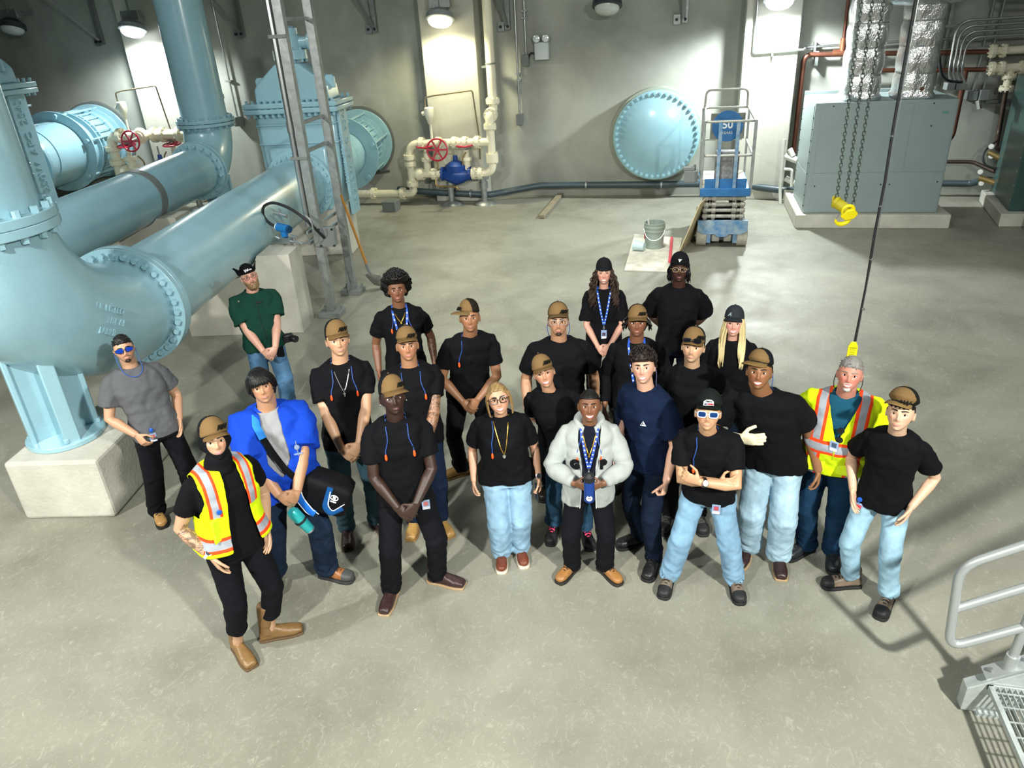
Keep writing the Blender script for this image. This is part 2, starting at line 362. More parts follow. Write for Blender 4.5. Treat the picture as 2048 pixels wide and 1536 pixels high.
# dismantling joints at the wall
def joint(o, s0, s1, sw, z, R, R1, label, collar):
    t = thing('wall_coupling', label, 'pipe coupling', W(o, (s0+sw)/2, z-R1)); c = lambda s: W(o, s, z)
    obj('spool', MB().cyl(c(s0), c(sw+.1), R, 64), BLUE, t)
    L = sw-s1
    obj('end_ring', MB().ring(c(s1), PD, R, R1*1.02, .05, 64), BLUE, t, bevel=.008)
    obj('end_ring', MB().ring(c(sw-.12), PD, R, R1, .06, 64), BLUE, t, bevel=.008)
    sl = MB().cyl(c(s1+.12*L), c(sw-.2*L), R+.06, 64)
    obj('sleeve', sl, BLUE, t)
    cg = MB()
    for q in (.22, .34, .66, .8): cg.ring(c(s1+q*L), PD, R+.03, R+(.17 if q in (.22, .8) else .13), .04, 64)
    for i in range(28):
        a = 2*PI*i/28; d = math.cos(a)*PN+math.sin(a)*UP
        cg.cyl(c(s1+.22*L)+d*(R+.125), c(s1+.7*L)+d*(R+.125), .014, 6)
    obj('follower_grille', cg, BLUE, t)
    for i in range(6):
        a = 2*PI*(i+.25)/6; d = math.cos(a)*PN+math.sin(a)*UP; rd = MB()
        rd.cyl(c(s1-.08)+d*(R1-.07), c(sw-.02)+d*(R1-.07), .028, 8); rd.cyl(c(s1-.09)+d*(R1-.07), c(s1-.03)+d*(R1-.07), .06, 6)
        obj('tie_rod', rd, BLUE, t)
    obj('wall_collar', MB().ring(c(sw-.05), PD, R, R1+.05, .3, 64), mat('dark_sealant', '#5b625f', .8), t)
flA = thing('water_pipe', 'short blue spool between the tall gate valve and the wall coupling behind it', 'pipe', W(OA, 15.7, ZA-RA))
obj('barrel', MB().cyl(W(OA, 14.75, ZA), W(OA, 16.3, ZA), RA-.03, 64), BLUE, flA); flange(flA, W(OA, 14.8, ZA), PD, RA-.04, RA+.1, .07, 28)
joint(OA, 16.3, 17.0, 18.85, ZA, RA-.025, .79, 'blue ribbed dismantling coupling joining the wall behind the tall gabled gate valve', 1)
joint(-12.04, 17.2, 18.3, 20.2, 1.6, .72, .93, 'largest blue ribbed coupling meeting the wall behind the lettered gate valve', 1)
flC = thing('water_pipe', 'broad blue spool with a bolted flange behind the lettered gate valve', 'pipe', W(-12.04, 16.9, .9))
obj('barrel', MB().cyl(W(-12.04, 16.35, 1.6), W(-12.04, 17.2, 1.6), .70, 64), BLUE, flC); flange(flC, W(-12.04, 16.45, 1.6), PD, .69, .86, .09, 28, rb=.035)
# middle pipe and riser
OB, ZB, RB, SR = -6.7, 1.64, .43, 15.0
b = thing('water_pipe', 'middle light blue pipe running behind the huge elbow, with a dark strap round it', 'pipe', W(OB, 12, ZB-RB))
obj('barrel', MB().cyl(W(OB, 8.2, ZB), W(OB, 14.2, ZB), RB, 56), BLUE, b)
st = MB().ring(W(OB, 11.75, ZB), PD, RB-.02, RB+.02, .18, 56); st.obox(W(OB+.48, 11.84, ZB-.42), (PN, PD, UP), (.2, .16, .03))
obj('pipe_strap', st, GREYBOX, b); flange(b, W(OB, 14.1, ZB), PD, RB-.02, RB+.1, .06, 20)
e2 = thing('pipe_elbow', 'smaller light blue elbow turning the middle pipe upward, on a low pad by the wall', 'pipe elbow', W(OB, SR, .4))
ec = W(OB, SR-.8, ZB+.8); cen = arc(ec, .8, 0, -PI/2, PD, UP, 14); obj('bend', MB().tube(cen, RB+.02, 48, up=PN), BLUE, e2)
flange(e2, W(OB, SR, ZB+.74), UP, RB-.02, RB+.12, .06, 20); flange(e2, W(OB, SR-.8, ZB), PD, RB-.02, RB+.12, .06, 20); pedestal(e2, W(OB, SR-.1, .5), 1.4, .36, .24, 20)
r = thing('water_pipe', 'light blue riser pipe rising out of view from the smaller elbow', 'pipe', W(OB, SR, ZB+.8))
obj('barrel', MB().cyl(W(OB, SR, ZB+.8), W(OB, SR, 7.9), RB, 56), BLUE, r); flange(r, W(OB, SR, ZB+.81), UP, RB-.02, RB+.12, .06, 20, both=False)
plinth('elbow_pad', OB-.55, OB+.5, SR-.65, SR+.45, .5, 'pale concrete pad under the smaller blue elbow')
pier(OB-.65, OB+.65, 11.6, 12.1, 1.35, OB, ZB, RB+.01, 'shadowed concrete pier under the dark strap of the middle pipe')
# ---------------------------------------------------------------- blind flange on the wall
t = thing('blind_flange', 'round light blue blank flange bolted over a wall opening beside the scissor lift', 'flange', (-.68, 17.5, .47))
c = V3(-.68, 17.42, 1.41); Yx = V3(0, -1, 0)
obj('disc', MB().lathe([(.01, 0), (.95, 0), (.95, .07), (.93, .085), (.01, .085)], c, Yx, 96), BLUE, t)
obj('wall_sleeve', MB().ring(c+V3(0, .43, 0), Yx, .6, 1.0, .33, 96), mat('sleeve_grey_green', '#9aa394', .7), t)
obj('back_ring', MB().ring(c+V3(0, .09, 0), Yx, .6, .95, .08, 96), BLUE, t)
bb = MB().bolts(c+Yx*.085, Yx, .885, 44, .040, .022); bb.bolts(c+Yx*.085, Yx, .885, 44, .02, .032); obj('flange_bolt', bb, BLUE, t)
# ---------------------------------------------------------------- galvanised post frame with conduit
PX = lambda x, y, z: V3(x, y, z)
t = thing('post_frame', 'two tall galvanised steel posts joined by short rungs, carrying a shiny conduit', 'steel frame', (-5.25, 10.2, 0))
pa, pb = V3(-5.21, 9.68, 0), V3(-5.30, 10.70, 0)
ax = unit(pb-pa); ay = np.cross(UP, ax)
def channel(p, z0, z1):
    m = MB(); c = V3(p[0], p[1], (z0+z1)/2); h = z1-z0
    m.obox(c-ay*.055, (ax, ay, UP), (.11, .012, h)); 
    for s in (-1, 1): m.obox(c+ax*.05*s, (ax, ay, UP), (.012, .11, h))
    for s in (-1, 1): m.obox(c+ax*.04*s+ay*.052, (ax, ay, UP), (.02, .012, h))
    return m
for p in (pa, pb):
    obj('post', channel(p, .02, 7.9), GALV, t)
    b = MB().obox(p+UP*.04, (ax, ay, UP), (.28, .34, .08)); B = obj('base_plate', b, GREYBOX, t, bevel=.006)
    bb = MB()
    for i in (-1, 1):
        bb.cyl(p+ay*.13*i+ax*.09+UP*.08, p+ay*.13*i+ax*.09+UP*.13, .02, 6)
    obj('anchor_bolt', bb, GALV, B)
for z in (2.42, 2.80, 4.1, 5.4): obj('rung', MB().obox((pa+pb)/2+UP*z+ay*.02, (ax, ay, UP), (1.02, .05, .045)), GALV, t)
obj('rung', MB().obox(pa+ax*.5+UP*1.33+ay*.1, (ax, ay, UP), (1.3, .03, .045)), STEEL, t); obj('rung', MB().obox(pa+ax*.5+UP*1.17+ay*.1, (ax, ay, UP), (1.3, .03, .045)), STEEL, t)
obj('gusset', MB().prism([(0, 0), (.16, 0), (0, .42)], pb+UP*.08-ax*.21, ax, UP, ay, .012), GALV, t)
t = thing('junction_box', 'square grey junction box on the nearer galvanised post, a hose entering it', 'junction box', (-5.06, 9.62, 1.13))
jb = V3(-5.02, 9.62, 1.26)
obj('housing', MB().obox(jb, (ax, ay, UP), (.12, .22, .27)), GREYBOX, t, bevel=.01)
obj('cover', MB().obox(jb-ax*.07, (ax, ay, UP), (.015, .23, .28)), mat('lid_grey', '#7c8180', .45, .4), t, bevel=.004)
bb = MB()
for i in (-1, 1):
    for k in (-1, 1): bb.cyl(jb-ax*.07+ay*.1*i+UP*.12*k, jb-ax*.1+ay*.1*i+UP*.12*k, .016, 8)
obj('cover_screw', bb, BLACKP, t)
t = thing('conduit', 'shiny round conduit strapped along the nearer galvanised post', 'conduit', (-5.08, 9.6, 1.4))
cx = pa+ay*.12-ax*.02
obj('conduit_tube', MB().cyl(cx+UP*1.4, cx+UP*7.9, .042, 16), STEEL, t)
for z in (2.36, 3.9):
    obj('strap', MB().obox(cx+UP*z-ay*.06, (ax, ay, UP), (.11, .24, .045)), GREYBOX, t, bevel=.004)
obj('coupling', MB().cyl(cx+UP*2.7, cx+UP*2.85, .05, 16), STEEL, t)
# pressure transmitter with hose
t = thing('pressure_transmitter', 'small bright blue pressure transmitter on steel fittings above the concrete pier', 'transmitter', (-5.64, 9.45, 1.17))
c = V3(-5.62, 9.45, 1.42); dx = unit(V3(.95, -.3, -.08))
obj('housing', MB().cyl(c-dx*.1, c+dx*.1, .062, 20).cyl(c, c-UP*.12, .05, 16), mat('transmitter_blue', '#1668a8', .3), t, smooth=30)
obj('end_cap', MB().cyl(c+dx*.1, c+dx*.13, .05, 16), mat('transmitter_dark', '#123b5c', .3), t); obj('end_cap', MB().cyl(c-dx*.1, c-dx*.13, .05, 16), mat('transmitter_glass', '#cfe0e6', .2), t)
mf = MB().obox(c-UP*.17+dx*.03, (dx, np.cross(UP, dx), UP), (.2, .09, .09)); mf.cyl(c-UP*.17, c-UP*.17+dx*.32, .022, 10); mf.cyl(c-UP*.17-dx*.2, c-UP*.2, .03, 10); mf.obox(c-UP*.23-dx*.1, (dx, np.cross(UP, dx), UP), (.16, .07, .06))
mf.cyl(c-UP*.1+dx*.18, c-UP*.24+dx*.18, .018, 8); mf.cyl(c-UP*.08+dx*.13, c-UP*.08+dx*.25, .012, 8)
obj('manifold_block', mf, STEEL, t)
obj('impulse_tube', MB().tube(bend([c-UP*.17+dx*.3, c-UP*.16+dx*.42, c+UP*.05+dx*.60, c+UP*.2+dx*.58, c+UP*.26+dx*.48], .04), .011, 8), STEEL, t)
obj('needle_valve', MB().cyl(c+UP*.2-dx*.12, c+UP*.19+dx*.12, .025, 10).cyl(c+UP*.2, c+UP*.28, .012, 8), STEEL, t)
hz = [c-dx*.12, c-dx*.26+UP*.02, c-dx*.38+UP*.12, c-dx*.33+UP*.27, c-dx*.12+UP*.36, c+dx*.2+UP*.33, c+dx*.5+UP*.2, jb-ax*.09+ay*.03]
obj('hose', MB().tube(bend(hz, .2, 5), .021, 10), BLACKP, t)
# shovel
t = thing('shovel', 'long wooden handled shovel leaning against the galvanised posts', 'shovel', (-4.9, 10.6, 0))
p0 = V3(-5.08, 10.35, 1.69); p1 = V3(-4.98, 10.66, .52); ds = unit(p1-p0)
obj('handle', MB().tube([p0, p0*.5+p1*.5, p1], [.019, .021, .022], 12), mat('ash_wood', '#a8772f', .5, var=.3, vscale=20, stretch=(1, 1, .1)), t)
p2 = p1+V3(.01, .02, -.12)
sk = MB().tube([p1, p2, p2+V3(.02, .06, -.1)], [.026, .024, .02], 12); obj('socket', sk, GREYBOX, t)
bl = MB(); R = []
sd = unit(V3(1, .1, 0)); fw_ = unit(V3(.12, .5, -.62))
for k, (u, wd, cv) in enumerate(((0, .05, .02), (.04, .12, .03), (.1, .125, .03), (.25, .125, .022), (.38, .115, .012), (.42, .06, .005))):
    q = p2+V3(.02, .04, -.07)+fw_*u*.9; n = np.cross(sd, fw_)
    R.append([q+sd*wd*x-n*(cv*(1-x*x))+n*h for x, h in ((-1, .004), (-.5, .004), (0, .004), (.5, .004), (1, .004), (1, -.004), (.5, -.004), (0, -.004), (-.5, -.004), (-1, -.004))])
bl.rings(R); obj('blade', bl, mat('worn_steel', '#8d8f88', .5, .5, var=.3, vscale=12), t)
# ---------------------------------------------------------------- cream manifolds
def fl(m, c, ax, r, th=.05, both=True):
    ax = unit(ax); c = V3(c)
    m.cyl(c-ax*th, c+ax*th, r, 20)
    for i in range(8):
        x, y, z = basis(ax); a = 2*PI*(i+.5)/8; q = c+(math.cos(a)*x+math.sin(a)*y)*r*.8; m.cyl(q-ax*(th+.03), q+ax*(th+.03), .016, 6)
    return m
def handwheel(parent, c, ax, r, m=RED):
    ax = unit(ax); x, y, z = basis(ax); c = V3(c)
    w = MB().tube([c+r*(math.cos(a)*x+math.sin(a)*y) for a in np.linspace(0, 2*PI, 33)[:-1]], .02, 8, closed=True)
    for i in range(6):
        a = PI*i/3; w.bar(c, c+(r-.01)*(math.cos(a)*x+math.sin(a)*y), .04, .016, up=ax)
    w.cyl(c-ax*.03, c+ax*.03, .045, 12); return obj('handwheel', w, m, parent)
def manifold(x0, x1, yb, ztop, zlow, R, label, mirror, outlet):
    """by-pass loop: top run with a valve, lower run with valves and a blue control valve"""
    t = thing('pipe_manifold', label, 'pipe manifold', ((x0+x1)/2, yb, 0)); Y = V3(0, 1, 0); X = V3(1, 0, 0)
    p = MB(); q = .28
    p.tube(bend([(x0, yb, .30), (x0, yb, ztop), (x1, yb, ztop)], q, 8), R, 20)
    obj('loop_pipe', p, CREAM, t)
    rt = MB().tube(bend([(x1-.45, yb, zlow), (x1, yb, zlow), (x1, yb, ztop+.42)], q, 8), R, 20); obj('loop_pipe', rt, CREAM, t)
    lo = MB().cyl((x0, yb, zlow), (x1-.4, yb, zlow), R*.95, 20); obj('lower_pipe', lo, CREAM, t)
    for c, a in (((x0, yb, ztop-.3), UP), ((x0, yb, zlow+.25), UP), ((x0, yb, zlow-.22), UP), ((x0+.34, yb, ztop), X), ((x1-.32, yb, ztop), X), ((x1, yb, ztop-.3), UP), ((x1, yb, zlow+.3), UP), ((x1, yb, ztop+.34), UP), ((x1-.3, yb, zlow), X), ((x0+.2, yb, zlow), X)):
        obj('flange', fl(MB(), c, a, R*1.55), CREAM, t)
    # gate valves on lower run and the top run
    xs = (x0+.42, x1-.62)
    for xv in xs:
        g = obj('gate_valve', fl(fl(MB().cyl((xv, yb, zlow-.05), (xv, yb, zlow+.34), R*.9, 16).lathe([(R*.9, .3), (R*1.35, .3), (R*1.35, .38), (.06, .38), (.05, .58)], (xv, yb, zlow), UP, 16), (xv-.16, yb, zlow), X, R*1.5), (xv+.16, yb, zlow), X, R*1.5), CREAM, t)
        y = MB(); y.bar((xv-.06, yb, zlow+.36), (xv-.03, yb, zlow+.6), .025, .03); y.bar((xv+.06, yb, zlow+.36), (xv+.03, yb, zlow+.6), .025, .03); obj('yoke_bracket', y, CREAM, g)
        handwheel(g, (xv, yb, zlow+.66), V3(0, -.12, 1), .21)
    xv = (x0+x1)/2-.06
    g = obj('gate_valve', fl(fl(MB().cyl((xv, yb+.03, ztop), (xv, yb-.36, ztop), R*.9, 16).lathe([(R*1.35, .24), (R*1.35, .32)], (xv, yb, ztop), V3(0, -1, 0), 16), (xv-.2, yb, ztop), X, R*1.5), (xv+.2, yb, ztop), X, R*1.5).cyl((xv+.16, yb, ztop), (xv+.42, yb, ztop), R*1.15, 20), CREAM, t)
    fl(MB(), (xv+.45, yb, ztop), X, R*1.5); obj('flange', fl(MB(), (xv+.45, yb, ztop), X, R*1.5), CREAM, t)
    handwheel(g, (xv-.04, yb-.62, ztop-.05), V3(.05, -1, .1), .235)
    obj('valve_stem', MB().cyl((xv, yb-.3, ztop), (xv-.03, yb-.62, ztop-.04), .025, 8), STEEL, g)
    xb = (xs[0]+xs[1])/2+.22
    b = obj('control_valve', MB().lathe([(.13, -.3), (.15, -.25), (.2, -.15), (.24, 0), (.2, .15), (.15, .25), (.13, .3)], (xb, yb, zlow-.02), X, 24).lathe([(.24, .05), (.26, .16), (.26, .2), (.15, .27), (.06, .31), (.05, .42)], (xb, yb, zlow), UP, 24), DBLUE, t)
    for s in (-1, 1): obj('valve_flange', fl(MB(), (xb+.33*s, yb, zlow), X, R*1.7, .03), DBLUE, b)
    tr = MB().tube(bend([(xb-.5, yb-.1, zlow-.1), (xb-.5, yb-.14, zlow-.26), (xb, yb-.14, zlow-.28), (xb+.05, yb-.1, zlow-.36)], .06), .02, 8); tr.tube(bend([(xb-.42, yb-.12, zlow+.1), (xb-.4, yb-.12, zlow+.28), (xb-.52, yb-.14, zlow+.42)], .05), .018, 8); tr.tube(bend([(xb+.2, yb-.12, zlow+.2), (xb+.22, yb-.12, zlow+.4), (xb+.3, yb-.1, zlow+.5)], .05), .018, 8)
    obj('pilot_tubing', tr, mat('brass', '#9a8457', .4, .7), b); obj('indicator_rod', MB().cyl((xb, yb, zlow+.4), (xb, yb, zlow+.62), .02, 8), STEEL, b)
    # air valve with thin pipe
    xa = x0+.6
    a = obj('air_valve', MB().lathe([(.03, .1), (.03, .42), (.05, .44), (.11, .62), (.11, .78), (.09, .8)], (xa, yb, ztop), UP, 14).cyl((xa-.1, yb, ztop+.68), (xa-.17, yb, ztop+.66), .05, 10), mat('cream_cast', '#d9d8c8', .5), t)
    th = MB().tube(bend([(xa-.08, yb, ztop+.8), (xa-.08, yb, ztop+1.0), (xa+.1, yb, ztop+1.04), (xa+1.05, yb+.05, ztop+1.12), (xa+1.12, yb+.1, ztop+.1), (xa+1.1, yb+.1, zlow+.3)], .06), .018, 8); obj('drain_tube', th, mat('bronze_tube', '#7d7460', .45, .6), t)
    for xsup in (x0+.95, x1-.25):
        s = MB().cyl((xsup, yb, .06), (xsup, yb, zlow-R-.02), .075, 16).lathe([(.28, 0), (.24, .05), (.1, .09)], (xsup, yb, 0), UP, 20).cyl((xsup, yb, zlow-R-.25), (xsup, yb, zlow-R-.1), .1, 16); s.box((xsup-.12, yb-.08, zlow-R-.04), (xsup+.12, yb+.08, zlow-R+.02)); obj('support_stand', s, GALV, t)
    br = MB()
    for xx in (x0+.5, x1-.6):
        br.box((xx-.03, yb-.08, ztop-R-.06), (xx+.03, YW-.05, ztop-R)); br.box((xx-.04, YW-.06, ztop-R-.4), (xx+.04, YW-.01, ztop-R))
    obj('wall_bracket', br, GREYBOX, t); return t
m2 = manifold(-6.42, -4.4, 17.0, 1.42, .72, .095, 'cream pipe loop with three red handwheels standing before the lit central column', False, 0)
rz = MB().tube(bend([(-4.4, 17.0, 1.84), (-4.4, 17.0, 2.02), (-4.36, 17.25, 2.05), (-4.36, 17.25, 2.3)], .12, 6), .1, 20); obj('swing_elbow', rz, CREAM, m2)
obj('riser_pipe', MB().cyl((-4.36, 17.25, 2.2), (-4.36, 17.25, 7.9), .105, 20), CREAM, m2); obj('flange', fl(MB(), (-4.36, 17.25, 2.28), UP, .16), CREAM, m2); obj('flange', fl(MB(), (-4.38, 17.05, 2.0), V3(0, 1, .2), .16), CREAM, m2)
obj('riser_clamp', MB().ring((-4.36, 17.25, 3.05), UP, .1, .12, .03, 20).box((-4.56, 17.2, 2.98), (-4.4, 17.5, 3.02)), GREYBOX, m2)
low = MB().tube(bend([(-6.42, 17.0, .5), (-6.42, 17.0, .26), (-8.6, 17.0, .26)], .2, 8), .095, 20); obj('outlet_pipe', low, CREAM, m2); obj('flange', fl(MB(), (-6.7, 17.0, .26), V3(1, 0, 0), .15), CREAM, m2); obj('flange', fl(MB(), (-7.45, 17.0, .26), V3(1, 0, 0), .15), CREAM, m2)
manifold(-14.2, -11.85, 16.6, 1.84, .95, .12, 'cream pipe loop with red handwheels, mostly hidden behind the middle blue pipe', True, 0)
obj('pipe_block', MB().box((-6.95, 16.2, 0), (-6.62, 16.55, .24)), GREYBOX, None, bevel=.01, label='small dark grey block under the low cream pipe', cat='block')
t = thing('cream_riser', 'thin cream riser pipe climbing the wall close behind the blue riser', 'pipe', (-11.4, 17.5, 1.4))
obj('riser_pipe', MB().cyl((-11.45, 17.4, 1.5), (-11.45, 17.4, 7.9), .11, 16), CREAM, t)
obj('flange', fl(MB(), (-11.45, 17.4, 2.6), UP, .17), CREAM, t); obj('elbow_cap', MB().tube(bend([(-11.45, 17.4, 1.6), (-11.45, 17.4, 1.35), (-11.45, 16.9, 1.3)], .15), .12, 16), CREAM, t)
# dark pipe along the foot of the wall
t = thing('floor_pipe', 'dark grey pipe running along the foot of the back wall behind the lift', 'pipe', (-2, 17.5, .1))
obj('run', MB().tube(bend([(-6.9, 17.2, .32), (-6.2, 17.2, .26), (-4.6, 17.2, .17), (-4.2, 17.4, .2), (-3.4, 17.55, .31), (1.0, 17.55, .30), (2.1, 17.12, .24), (3.0, 17.12, .22)], .12, 6), .075, 16), DKPIPE, t)
for x in (-5.05, -2.3, -.55):
    obj('clamp', MB().ring((x, 17.55 if x > -4 else 17.2, .30 if x > -4 else .2), V3(1, 0, 0), .07, .1, .04, 20), GALV, t)
obj('tee', MB().cyl((-5.5, 17.2, .22), (-5.5, 17.2, .44), .085, 16), BLACKP, t)
obj('floor_pipe', MB().tube(bend([(-7.2, 17.55, .7), (-9.2, 17.55, .7), (-9.4, 17.55, .5)], .1), .035, 10), mat('small_pipe_dark', '#4b5350', .4), None, label='thin dark pipe low on the wall by the blue coupling', cat='pipe')
obj('wooden_plank', MB().obox((-2.97, 16.68, .045), (unit(V3(.03, 1, 0)), unit(V3(-1, .03, 0)), UP), (2.2, .12, .07)), mat('grey_timber', '#8e8570', .7, var=.25, vscale=8), None, bevel=.006, label='weathered timber lying on the floor by the back wall', cat='plank')
# ---------------------------------------------------------------- wall lights
LENS = mat('lit_lens', '#ffffff', .3, emit='#f4f8ff', estr=14.); LENSW = mat('lit_lens_warm', '#ffffff', .3, emit='#fff3d0', estr=14.); LENSO = mat('unlit_lens', '#c8ccc8', .2)
def wall_light(x, y, z, lens, label, tilt=.35):
    t = thing('wall_light', label, 'wall lamp', (x, y, z-.12))
    d = unit(V3(0, -tilt, -1)); c = V3(x, y, z)
    obj('housing', MB().lathe([(.1, -.12), (.16, -.1), (.3, .0), (.31, .1), (.27, .12)], c, d, 32), mat('lamp_housing', '#3a4044', .5, .3) if lens is LENSO else mat('lamp_housing_grey', '#8f9698', .5, .3), t)
    obj('lens', MB().lathe([(.26, .1), (.25, .17), (.2, .22), (.05, .25)], c, d, 32), lens, t)
    obj('mounting_box', MB().box((x-.24, y-.02, z+.12), (x+.24, y+.14, z+.32)), GALV, t, bevel=.01)
    obj('stem', MB().cyl((x, y, z+.1), (x, y, z+2.2), .025, 10), GREYBOX, t); obj('bracket_arm', MB().box((x-.05, y, z+.2), (x+.05, YW if abs(x+1.75) < .3 or x < -15 else YC, z+.28)), GREYBOX, t)
    return t
wall_light(-12.95, 16.9, 4.28, LENS, 'glaring lit lamp on the column beside the blue riser pipe')
wall_light(-5.32, 16.9, 4.10, LENSW, 'warm lit lamp on the central column above the cream pipe loop')
wall_light(1.63, 16.9, 4.06, LENS, 'glaring lit lamp on the column above the lift')
wall_light(-16.5, 17.1, 4.50, LENSO, 'unlit round black lamp highest in the far corner beyond the ribbed coupling')
wall_light(-1.75, 17.1, 4.14, LENSO, 'unlit round black lamp above the blank blue flange')
for x, z, y in ((-12.95, 4.28, 16.65), (-5.32, 4.10, 16.65), (1.63, 4.06, 16.65)): light('SPOT', (x, y-.02, z-.32), {-12.95: 800, -5.32: 330, 1.63: 1300}[x], (.93, 1, 1) if x != -5.32 else (1, .93, .62), .12, aim=(x, y+.05, 0), spot=math.radians(165), blend=.5)
# ---------------------------------------------------------------- angle brackets high on the wall
for x, z, w_ in ((-14.71, 3.96, -.75), (-10.72, 3.94, -.4), (-7.28, 3.87, -.25), (-4.11, 3.76, -.1), (-.24, 3.70, 0.)):
    lab = {-14.71: 'nearest the unlit lamp in the corner', -10.72: 'between blue riser and tall gate valve', -7.28: 'next to the tall gate valve', -4.11: 'between the central column and the emergency light', -.24: 'above the blank blue flange'}[x]
    t = thing('angle_bracket', 'galvanised angle bracket bolted on the wall '+lab, 'bracket', (x, 17.7, z-.05))
    obj('upright', MB().box((x+.02, YW-.12, z-.05), (x+.13, YW-.01, 5.2)), GALV, t)
    obj('brace', MB().bar((x+.05, YW-.12, z+.05), (x+w_, YW-.9, z+1.3), .07, .05), GREYBOX, t)
    ft = MB().box((x-.17, YW-.05, z-.08), (x-.02, YW-.01, z+.12)); obj('foot_plate', ft, GALV, t, bevel=.005)
    obj('anchor_bolt', MB().cyl((x-.1, YW-.05, z+.02), (x-.1, YW-.09, z+.02), .03, 8).cyl((x+.08, YW-.12, z+.02), (x+.08, YW-.16, z+.02), .03, 8), BLACKP, t)
# emergency light, conduits
t = thing('emergency_light', 'pale square emergency light with two round lamp heads on the wall', 'emergency light', (-3.27, 17.8, 3.06))
obj('battery_box', MB().box((-3.44, 17.68, 3.06), (-3.11, 17.84, 3.43)), mat('pale_grey_plastic', '#b4bcc0', .4), t, bevel=.02)
for x in (-3.38, -3.17):
    h = obj('lamp_head', MB().lathe([(.03, -.08), (.085, -.02), (.09, .02)], (x, 17.68, 3.5), V3(0, -1, 0), 20).cyl((x, 17.74, 3.42), (x, 17.72, 3.5), .02, 8), mat('lamp_head_grey', '#6d7478', .4), t); obj('lamp_glass', MB().lathe([(.08, .02), (.07, .05), (.02, .065)], (x, 17.68, 3.5), V3(0, -1, 0), 20), mat('clear_reflector', '#dfe6e6', .15, .3), h)
for x, zb, lab in ((-3.86, 1.78, 'grey conduit ending in a small box above the long dark pipe'), (-3.65, 3.05, 'grey conduit feeding the emergency light')):
    t = thing('conduit', lab, 'conduit', (x, 17.78, zb)); obj('conduit_tube', MB().cyl((x, 17.78, zb+.1), (x, 17.78, 7.9), .025, 10), STEEL, t); obj('outlet_box', MB().box((x-.07, 17.68, zb-.1), (x+.07, 17.84, zb+.14)), GREYBOX, t, bevel=.008)
    for z in (zb+1.0, zb+.86): obj('strap', MB().box((x-.06, 17.74, z), (x+.06, 17.84, z+.03)), STEEL, t)
    if zb > 3: obj('flexible_lead', MB().tube(bend([(x+.05, 17.76, 3.1), (x+.12, 17.72, 3.22), (x+.2, 17.74, 3.2)], .05), .02, 8), BLACKP, t)
t = thing('conduit', 'thin conduit with a round grey box on the wall beside the tall gate valve', 'conduit', (-11.2, 17.78, 1.9))
obj('conduit_tube', MB().tube([(-11.25, 17.78, 2.0), (-11.32, 17.78, 7.9)], .025, 10), STEEL, t); obj('outlet_box', MB().box((-11.32, 17.64, 1.85), (-11.1, 17.84, 2.08)), GREYBOX, t, bevel=.03); obj('strap', MB().box((-11.35, 17.74, 2.9), (-11.2, 17.84, 2.94)), STEEL, t)
t = thing('conduit', 'dark conduit line stepping across the bright column above the lift', 'conduit', (1.2, 17.2, 2.85))
obj('conduit_tube', MB().tube(bend([(1.25, 17.25, 5.5), (1.25, 17.25, 3.02), (2.25, 17.25, 3.04), (2.3, 17.7, 3.06), (6.0, 17.7, 3.1)], .05), .025, 10), STEEL, t)
for x in (1.62, 2.5): obj('strap', MB().box((x-.02, 17.2 if x < 2 else 17.66, 2.94), (x+.02, 17.3 if x < 2 else 17.85, 3.16)), STEEL, t)
# ---------------------------------------------------------------- scissor lift
LB = mat('worn_lift_blue', '#2f6f9f', .6, var=.5, vscale=6, col2='#93a3a9'); LBD = mat('lift_blue', '#1f639a', .5, vscale=5, var=.25); LG = mat('dusty_lift_grey', '#9b9a90', .7, .2, var=.3, vscale=10)
t = thing('scissor_lift', 'dusty blue scissor lift parked with its platform folded down before the bright column', 'scissor lift', (.68, 14.3, 0))
x0, x1, ya, yb_ = .26, 1.13, 13.5, 15.3; X = V3(1, 0, 0)
for x in (x0+.08, x1-.08):
    for y in (ya+.16, yb_-.3):
        w_ = MB().cyl((x-.09, y, .19), (x+.09, y, .19), .19, 28); wl = obj('wheel', w_, mat('dusty_tyre', '#a3a193', .9, var=.2, vscale=20), t, bevel=.015)
        obj('hub', MB().cyl((x-.1, y, .19), (x+.1, y, .19), .09, 16), LG, wl)
ch = MB().box((x0+.22, ya+.06, .12), (x1-.22, yb_-.1, .42)); ch.box((x0+.02, ya+.34, .2), (x1-.02, yb_-.5, .42)); obj('chassis', ch, mat('lift_dark', '#2b3034', .6), t)
bp = MB().prism([(0, .30), (.1, .25), (.30, .25), (.36, .2), (.50, .2), (.56, .25), (.77, .25), (.87, .30), (.87, .50), (0, .50)], (x0, ya-.04, 0), X, UP, V3(0, 1, 0), .06); obj('front_plate', bp, LB, t, bevel=.006)
for x in (x0+.2, x1-.2): obj('axle_bracket', MB().box((x-.045, ya, .08), (x+.045, ya+.12, .34)), LB, t, bevel=.01)
for x in (x0+.33, x1-.33): obj('motor', MB().box((x-.07, ya+.02, .1), (x+.07, ya+.16, .24)), LG, t, bevel=.02)
for k in range(4):
    z = .535+.105*k
    s = MB()
    for x in (x0+.12, x0+.26, x1-.26, x1-.12): s.obox((x, (ya+yb_)/2, z+.02), (X, unit(V3(0, 1, .02*(-1)**k)), UP), (.05, 1.75, .075))
    s.cyl((x0+.07, ya+.03, z+.03), (x1-.07, ya+.03, z+.03), .032, 14)
    for x in (x0+.12, x0+.26, x1-.26, x1-.12): s.cyl((x-.035, ya+.02, z+.03), (x+.035, ya+.02, z+.03), .047, 14)
    obj('scissor_arm', s, LG, t)
